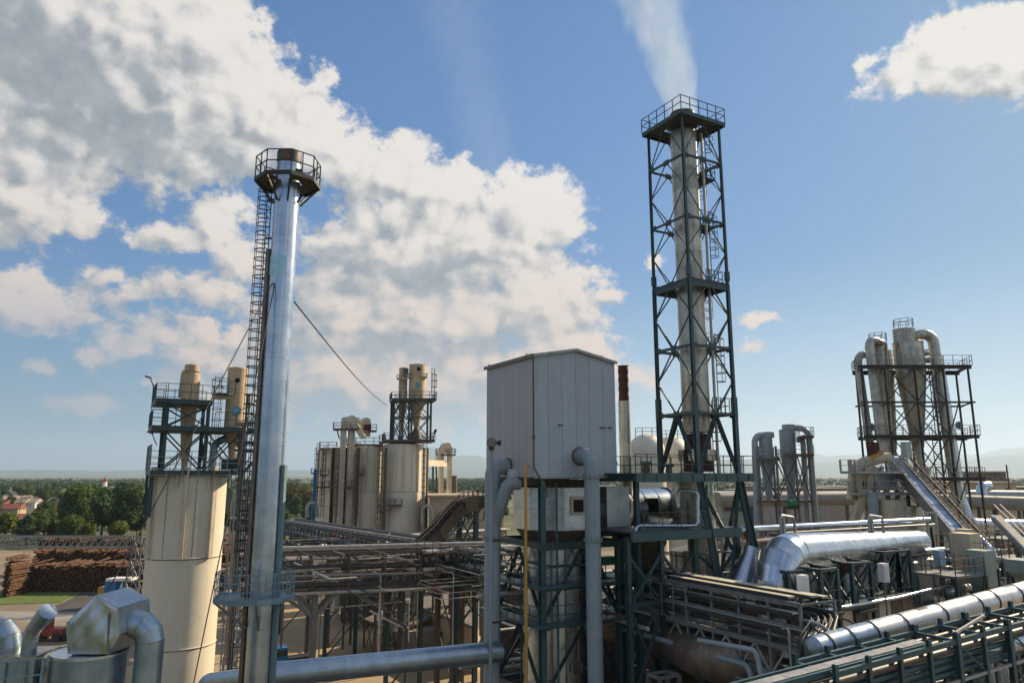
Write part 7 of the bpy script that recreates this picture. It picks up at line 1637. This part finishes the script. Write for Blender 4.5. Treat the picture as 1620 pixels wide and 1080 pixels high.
cg2 = cyclone(sq_(1250, 760), zz(681, YS), px2(12, YS), zz(681, YS) - zz(718, YS), zz(718, YS) - zz(790, YS), M['pipe_grey'], 'bigger grey cyclone, right of the pair right of the lattice tower', 'pair of grey cyclones', zbot_r=.4)
for c_, q, r_ in ((cg1, sq_(1215, 692), .8), (cg2, sq_(1248, 680), .85)): put('head_drum', MB().lathe(q, Z, [(r_, 0), (r_, .7), (.05, .8)], 20), M['pipe_grey'], c_)
for lb, pts, r_, rad in (('grey outlet pipe arching left from the smaller grey cyclone', [sq_(1216, 688), sq_(1193, 688, -.5), sq_(1198, 838, -.5)], .40, 1.3), ('grey outlet pipe arching right from the bigger grey cyclone', [sq_(1250, 676), sq_(1278, 678, -.5), sq_(1290, 830, -.5)], .40, 1.6), ('second grey pipe inside the right arch of the pair', [sq_(1262, 695, 1), sq_(1272, 695, 1), sq_(1281, 830, 1)], .36, 1.2)): pipe('outlet_pipe', pts, r_, M['pipe_grey'], lb, group='outlet pipes of the grey pair', n=16, rad=rad)
q = sq_(1222, 760, -1); T['label'] = T['label']
q = sq_(1250, 795, -2); T = thing('green_motor', 'green motor at the foot of the bigger grey cyclone', 'motor', q); put('body', MB().lathe(q, U, [(.3, -.6), (.45, -.5), (.45, .5), (.3, .6)], 14), M['green_bright'], T); put('base', MB().box(q - Z * .7, 1.3, .8, .3), M['steel_black'], T)
# long ducts and buildings behind
for lb, pts, r_, mt in (('long thick grey duct running level behind the grey cyclones', [P(1135, 790, 112), P(1430, 786, 125)], 1.15, 'pipe_dull'), ('long thick olive grey duct at the right edge of the works', [P(1480, 792, 100), P(1760, 801, 100)], .95, 'pipe_dull'), ('dark duct just above the olive grey one at the right', [P(1530, 782, 125), P(1760, 784, 130)], .8, 'pipe_grey')):
    T = thing('long_duct', lb, 'duct', V((pts[0].x, pts[0].y, 0))); duct(T, pts, r_, M[mt], 20, 9, True, bw=.12)
    for k in range(1, 6): p = pts[0].lerp(pts[1], k / 6); bar(T, 'support', V((p.x, p.y, 0)), p - Z * r_, .4, M['steel_green'])
for px0, px1, py, Y, dep, wl, rf, lb in ((1268, 1345, 772, 190, 40, 'conc_grey', 'roof_grey', 'wide low building with a pale flat roof behind the grey cyclones'), (1136, 1182, 778, 120, 8, 'filter_green', 'filter_green', 'green container standing behind the lattice tower foot'), (1330, 1400, 770, 260, 40, 'plaster', 'roof_grey', 'pale flat hall left of the head platform'), (1535, 1700, 780, 150, 30, 'wall_tan', 'roof_grey', 'wide flat roofed hall behind the olive grey duct'),
        (1545, 1602, 762, 230, 30, 'wall_tan', 'roof_tan', 'tan flat building behind the right frame foot'), (1552, 1590, 745, 250, 10, 'steel_brown', 'roof_tan', 'small raised cabin with an overhanging roof by the right frame'), (1610, 1700, 770, 300, 40, 'conc_grey', 'roof_grey', 'distant grey hall at the right edge'), (1180, 1245, 775, 330, 30, 'wall_tan', 'roof_tan', 'distant tan hall just right of the lattice tower'), (1020, 1180, 800, 135, 22, 'conc_grey', 'roof_grey', 'flat hall seen between the lattice tower legs')):
    a, b = P(px0, py, Y), P(px1, py, Y); c_ = (a + b) / 2; w = (b - a).length; h = a.z; T = thing('building' if 'container' not in lb else 'container', lb, 'building' if 'container' not in lb else 'container', V((c_.x, Y + dep / 2, 0))); X_, Y_ = V((1, .1, 0)).normalized(), V((-.1, 1, 0)).normalized()
    q = V((c_.x, Y + dep / 2, 0)); put('wall', MB().box(q, w, dep, h - .4, X_, Y_), M[wl], T); put('roof', MB().box(q + Z * (h - .4), w + 1, dep + 1, .4, X_, Y_), M[rf], T)
    nw = max(2, int(w / 5))
    for k in range(nw): wq = q - Y_ * (dep / 2 + .04) + X_ * (w * ((k + .5) / nw - .5)) + Z * (h - 3.2); f_ = put('window', MB().box(wq, 2.0, .12, 1.4, X_, Y_), M['rail_pale'], T); put('pane', MB().box(wq - Y_ * .08 + Z * .15, 1.7, .06, 1.1, X_, Y_), M['glass'], f_)
for px, py, Y, h, lb in ((1592, 735, 200, 14, 'thin dark mast rising beyond the right hand halls'), (1436, 730, 400, 10, 'thin distant mast'), (1548, 800, 95, 5, 'short dark post by the olive grey duct')):
    q = P(px, py, Y); T = thing('mast', lb if px != 1436 else 'very thin distant mast behind the cyclone frame', 'mast', V((q.x, q.y, 0))); bar(T, 'pole', V((q.x, q.y, 0)), q, .3, M['steel_black']); bar(T, 'arm', q - Z * 2 - U * .5, q - Z * 2 + U * .5, .2, M['steel_black'])
q = P(1553, 778, 118); T = thing('silver_elbow', 'silver dome ended elbow on the dark duct at the right', 'duct', q); duct(T, fillet([q - Z * 1.4, q + Z * .9, q + Z * .9 + U * 2.2], 1.0, 4), .8, M['alu'], 18, None, True)

# ================================================================ dense process piping between the large pieces
def tangle(px0, px1, Y0, Y1, z0, z1, n, seed, mats, lb, grp, rmin=.05, rmax=.22, Ls=(3, 14), bend=.4):
    r = random.Random(seed)
    for k in range(n):
        Y = r.uniform(Y0, Y1); px = r.uniform(px0, px1); x = P(px, 850, Y).x; q = V((x, Y, r.uniform(z0, z1))); d = r.choice([U, U, W, -W]); L = r.uniform(*Ls); e = q + d * L; pts = [q - d * L * .5, e - d * L * .5]
        if r.random() < bend: pts.append(pts[-1] - Z * r.uniform(1, q.z * .7))
        if r.random() < bend * .7: pts.insert(0, pts[0] + (W if abs(d.dot(U)) > .5 else U) * r.uniform(1, 3))
        rr_ = r.uniform(rmin, rmax); LOOSE.append((MB().tube(fillet(pts, rr_ * 3, 3), rr_, 8), M[r.choice(mats)]))
def rackfield(px0, px1, Y0, Y1, zt, zb, n, seed, lb, mats, plb, grp, npipes=9):
    r = random.Random(seed)
    for k in range(n):
        t = (k + .5) / n; Y = Y0 + (Y1 - Y0) * t; a = P(px0, 850, Y); d = U if k % 2 == 0 else -W
        L = (P(px1, 850, Y).x - a.x) / (.87 if k % 2 == 0 else .55) * .9; L = min(L, 40); zt_ = zt + r.uniform(-1, 1); a.z = 0
        if k % 2: a = P(r.uniform(px0, (px0 + px1) / 2), 850, Y + L * .5); a.z = 0
        rack(lb[k % len(lb)], a, a + d * L, zt_, zt_ - r.uniform(2, 3), 2.5, M['steel_green' if k % 2 else 'steel_brown'], rnd_pipes(npipes, seed + k, mats, .06, .2), (.1, .5, .9), 3.0, plabel=plb, pgroup=grp, colw=.28)
rackfield(1135, 1345, 62, 100, 17, 14, 5, 41, ['brown pipe rack behind the upper bright pipe', 'green pipe rack crossing behind the big silver duct', 'second brown pipe rack further behind the big silver duct', 'green pipe rack below the pair of grey cyclones', 'farthest brown rack before the long grey duct'], ['pipe_dark', 'pipe_pale', 'alu_worn', 'steel_brown', 'pipe_grey', 'alu'], 'pipe in the racks behind the big silver duct', 'pipes behind the big silver duct')
rackfield(1480, 1650, 54, 84, 15.5, 12, 5, 51, ['brown pipe rack right of the conveyor foot', 'green pipe rack at the right edge behind the pipeline', 'brown pipe rack under the shiny flared duct', 'green rack crossing below the olive grey duct', 'farthest brown rack at the right edge'], ['pipe_dark', 'pipe_pale', 'alu_worn', 'steel_brown', 'alu'], 'pipe in the racks at the right edge', 'pipes at the right edge')
rackfield(1000, 1150, 56, 72, 16, 12, 3, 61, ['brown pipe rack behind the lattice tower foot', 'green rack crossing behind the lattice tower foot', 'second brown rack behind the lattice tower foot'], ['pipe_dark', 'pipe_pale', 'alu_worn', 'steel_brown'], 'pipe in the racks behind the lattice tower foot', 'pipes behind the lattice tower foot')
tangle(1140, 1340, 60, 95, 9, 17.5, 46, 71, ['pipe_pale', 'alu', 'pipe_dark', 'steel_brown', 'alu_worn', 'pipe_grey'], 'process pipe among the racks behind the big silver duct', 'loose pipes behind the big silver duct', .06, .3)
tangle(1480, 1640, 50, 80, 6, 16.5, 60, 72, ['pipe_pale', 'alu', 'pipe_dark', 'steel_green', 'alu_worn', 'rail_pale'], 'process pipe in the crowded area at the right edge', 'loose pipes at the right edge', .05, .25)
tangle(790, 1000, 48, 66, 3, 19, 40, 73, ['pipe_dark', 'steel_brown', 'alu_worn', 'steel_green', 'pipe_pale'], 'process pipe in the shade behind the boiler frame', 'pipes behind the boiler frame', .05, .2, (2, 8))
tangle(1180, 1480, 38, 56, 9, 14.5, 30, 74, ['pipe_pale', 'alu', 'pipe_dark', 'steel_green', 'alu_worn'], 'slim pipe between the filter vessels and frames', 'pipes among the filter vessels', .04, .12, (2, 7))
tangle(445, 770, 78, 118, 9, 16.5, 50, 75, ['pipe_dark', 'steel_brown', 'alu_brown', 'steel_green', 'pipe_pale'], 'pipe in the tangle under the racks before the silos', 'tangled pipes under the racks', .06, .22, (4, 16))
tangle(440, 775, 72, 96, 13.2, 17.6, 90, 77, ['pipe_dark', 'steel_brown', 'rail_pale', 'steel_green', 'pipe_pale', 'alu_worn'], '', '', .03, .09, (3, 18), .3)
tangle(800, 1000, 47, 60, 8, 21, 50, 78, ['pipe_dark', 'steel_brown', 'rail_pale', 'steel_green', 'alu_worn'], '', '', .03, .09, (1.5, 6), .4)
tangle(1000, 1150, 49, 60, 8, 21, 40, 79, ['pipe_dark', 'pipe_pale', 'rail_pale', 'steel_green', 'alu_worn'], '', '', .03, .10, (1.5, 6), .4)
tangle(330, 400, 60, 70, 2, 20, 14, 76, ['pipe_dark', 'steel_brown', 'rail_pale'], 'pipe behind the scaffold by the big cream silo', 'pipes behind the scaffold', .06, .16, (2, 6))
for a_, b_, z_, lb in ((G(450, 900, 13.9), G(760, 880, 13.9), 13.9, 'brown walkway rail along the middle of the level rack'), (G(450, 835, 17.3), G(740, 885, 17.3), 17.3, 'thin handrail along the top of the crowded rack')):
    T = thing('walkway_rail', lb, 'railing', (a_ + b_) / 2); railing(T, [V((a_.x, a_.y, z_)), V((b_.x, b_.y, z_))], M['steel_brown'], 1.1, step=1.6, d=.06)
# platforms, stair frames and tanks in the crowded right edge
for px, py, Y, w_, lb in ((1540, 868, 58, 4.5, 'rusty steel platform at the foot of the covered conveyor'), (1580, 880, 56, 5, 'pale railed platform at the right edge behind the pipeline'), (1500, 905, 52, 3.5, 'small platform left of the stained hopper box'), (1595, 850, 64, 4, 'higher railed platform at the right edge'), (1150, 880, 62, 4.5, 'railed platform between the lattice tower legs')):
    q = P(px, py, Y); T = thing('work_platform', lb, 'platform', V((q.x, q.y, 0)), 'work platforms at the right'); c_ = rect(V((q.x, q.y, 0)), w_, 3); deck(T, c_, q.z, M['steel_grey'], .15); railing(T, at_z(c_, q.z), M['rail_pale' if px % 20 else 'steel_brown'], 1.1, closed=True, step=1.0, d=.05)
    for p in c_: bar(T, 'column', p, p + Z * (q.z - .15), .22, M['steel_green'], kind='hsec')
    for k in range(2): bar(T, 'brace', c_[0] + Z * (q.z * k / 2), c_[1] + Z * (q.z * (k + 1) / 2), .12, M['steel_green']); bar(T, 'brace', c_[1] + Z * (q.z * k / 2), c_[0] + Z * (q.z * (k + 1) / 2), .12, M['steel_green'])
for px, py, Y, w_, h_, mt, lb in ((1533, 908, 56, 1.5, 5, 'beige_dirty', 'stained square hopper box below the conveyor foot'), (1556, 925, 53, 1.3, 4, 'filter_green', 'greenish square tank beside the stained hopper box'), (1622, 905, 50, 1.6, 1.4, 'filter_green', 'teal machine at the right edge above the pipeline'), (1528, 858, 60, 1.0, 1.8, 'beige_dirty', 'tan chute box at the very foot of the covered conveyor')):
    q = P(px, py, Y); T = thing('hopper', lb, 'hopper', V((q.x, q.y, 0))); put('body', MB().box(q, w_, w_, h_ * .6), M[mt], T); b_ = rect(q, w_ * .98, w_ * .98); t_ = rect(q - Z * h_ * .4, w_ * .4, w_ * .4); put('cone', MB().rings([t_, b_], True, False), M[mt], T)
    for p in rect(q, w_ * .9, w_ * .9): bar(T, 'leg', V((p.x, p.y, 0)), p, .18, M['steel_green'])
q0, q1 = P(1546, 852, 57), P(1566, 872, 56); pipe('shiny_chute', [q0, q1, q1 - Z * 1.2], .42, M['alu'], 'bright pinkish chute below the covered conveyor foot', rad=.5, n=16)
q = P(1128, 855, 55); T = thing('red_valve', 'small red valve head behind the lattice tower leg', 'valve', P(1182, 846, 52)); q = P(1182, 850, 52); put('body', MB().lathe(q, Z, [(.22, 0), (.28, .1), (.28, .6), (.15, .8)], 12), M['red'], T); bar(T, 'stem', q - Z * 2, q, .10, M['steel_black'])
q = P(960, 893, 50.5); T = thing('green_box', 'small bright green box behind the right gooseneck pipe', 'box', q); put('case', MB().box(q, .95, .5, .5), M['green_bright'], T); put('lid', MB().box(q + Z * .505, 1.0, .55, .05), M['green_bright'], T)

rv_ = random.Random(91)
for k in range(170):      # flanges and valve bodies scattered along the pipe runs
    px = rv_.choice([rv_.uniform(445, 770), rv_.uniform(1140, 1330), rv_.uniform(1480, 1620), rv_.uniform(1000, 1230)]); Y = rv_.uniform(44, 90) if px > 770 else rv_.uniform(76, 105); z_ = rv_.uniform(12.5, 17.5) if Y > 60 else rv_.uniform(13.5, 18)
    q = P(px, 850, Y); q.z = z_; r_ = rv_.uniform(.12, .3); ax = rv_.choice([U, W, Z]); LOOSE.append((MB().lathe(q, ax, [(r_ * .6, 0), (r_, .02), (r_, .1), (r_ * .5, .12), (r_ * .5, .4), (r_, .42), (r_, .5), (r_ * .6, .52)], 10), M[rv_.choice(['steel_teal', 'rust', 'alu_worn', 'steel_black', 'red', 'pipe_pale'])]))
    if k % 4 == 0: LOOSE.append((MB().bar(q - Z * .1, q + Z * 1.3, .05).bar(q + Z * 1.3 - U * .2, q + Z * 1.3 + U * .2, .25, .05), M['steel_black']))
joined('pipework', LOOSE, 'dense tangle of small process pipes between the racks')
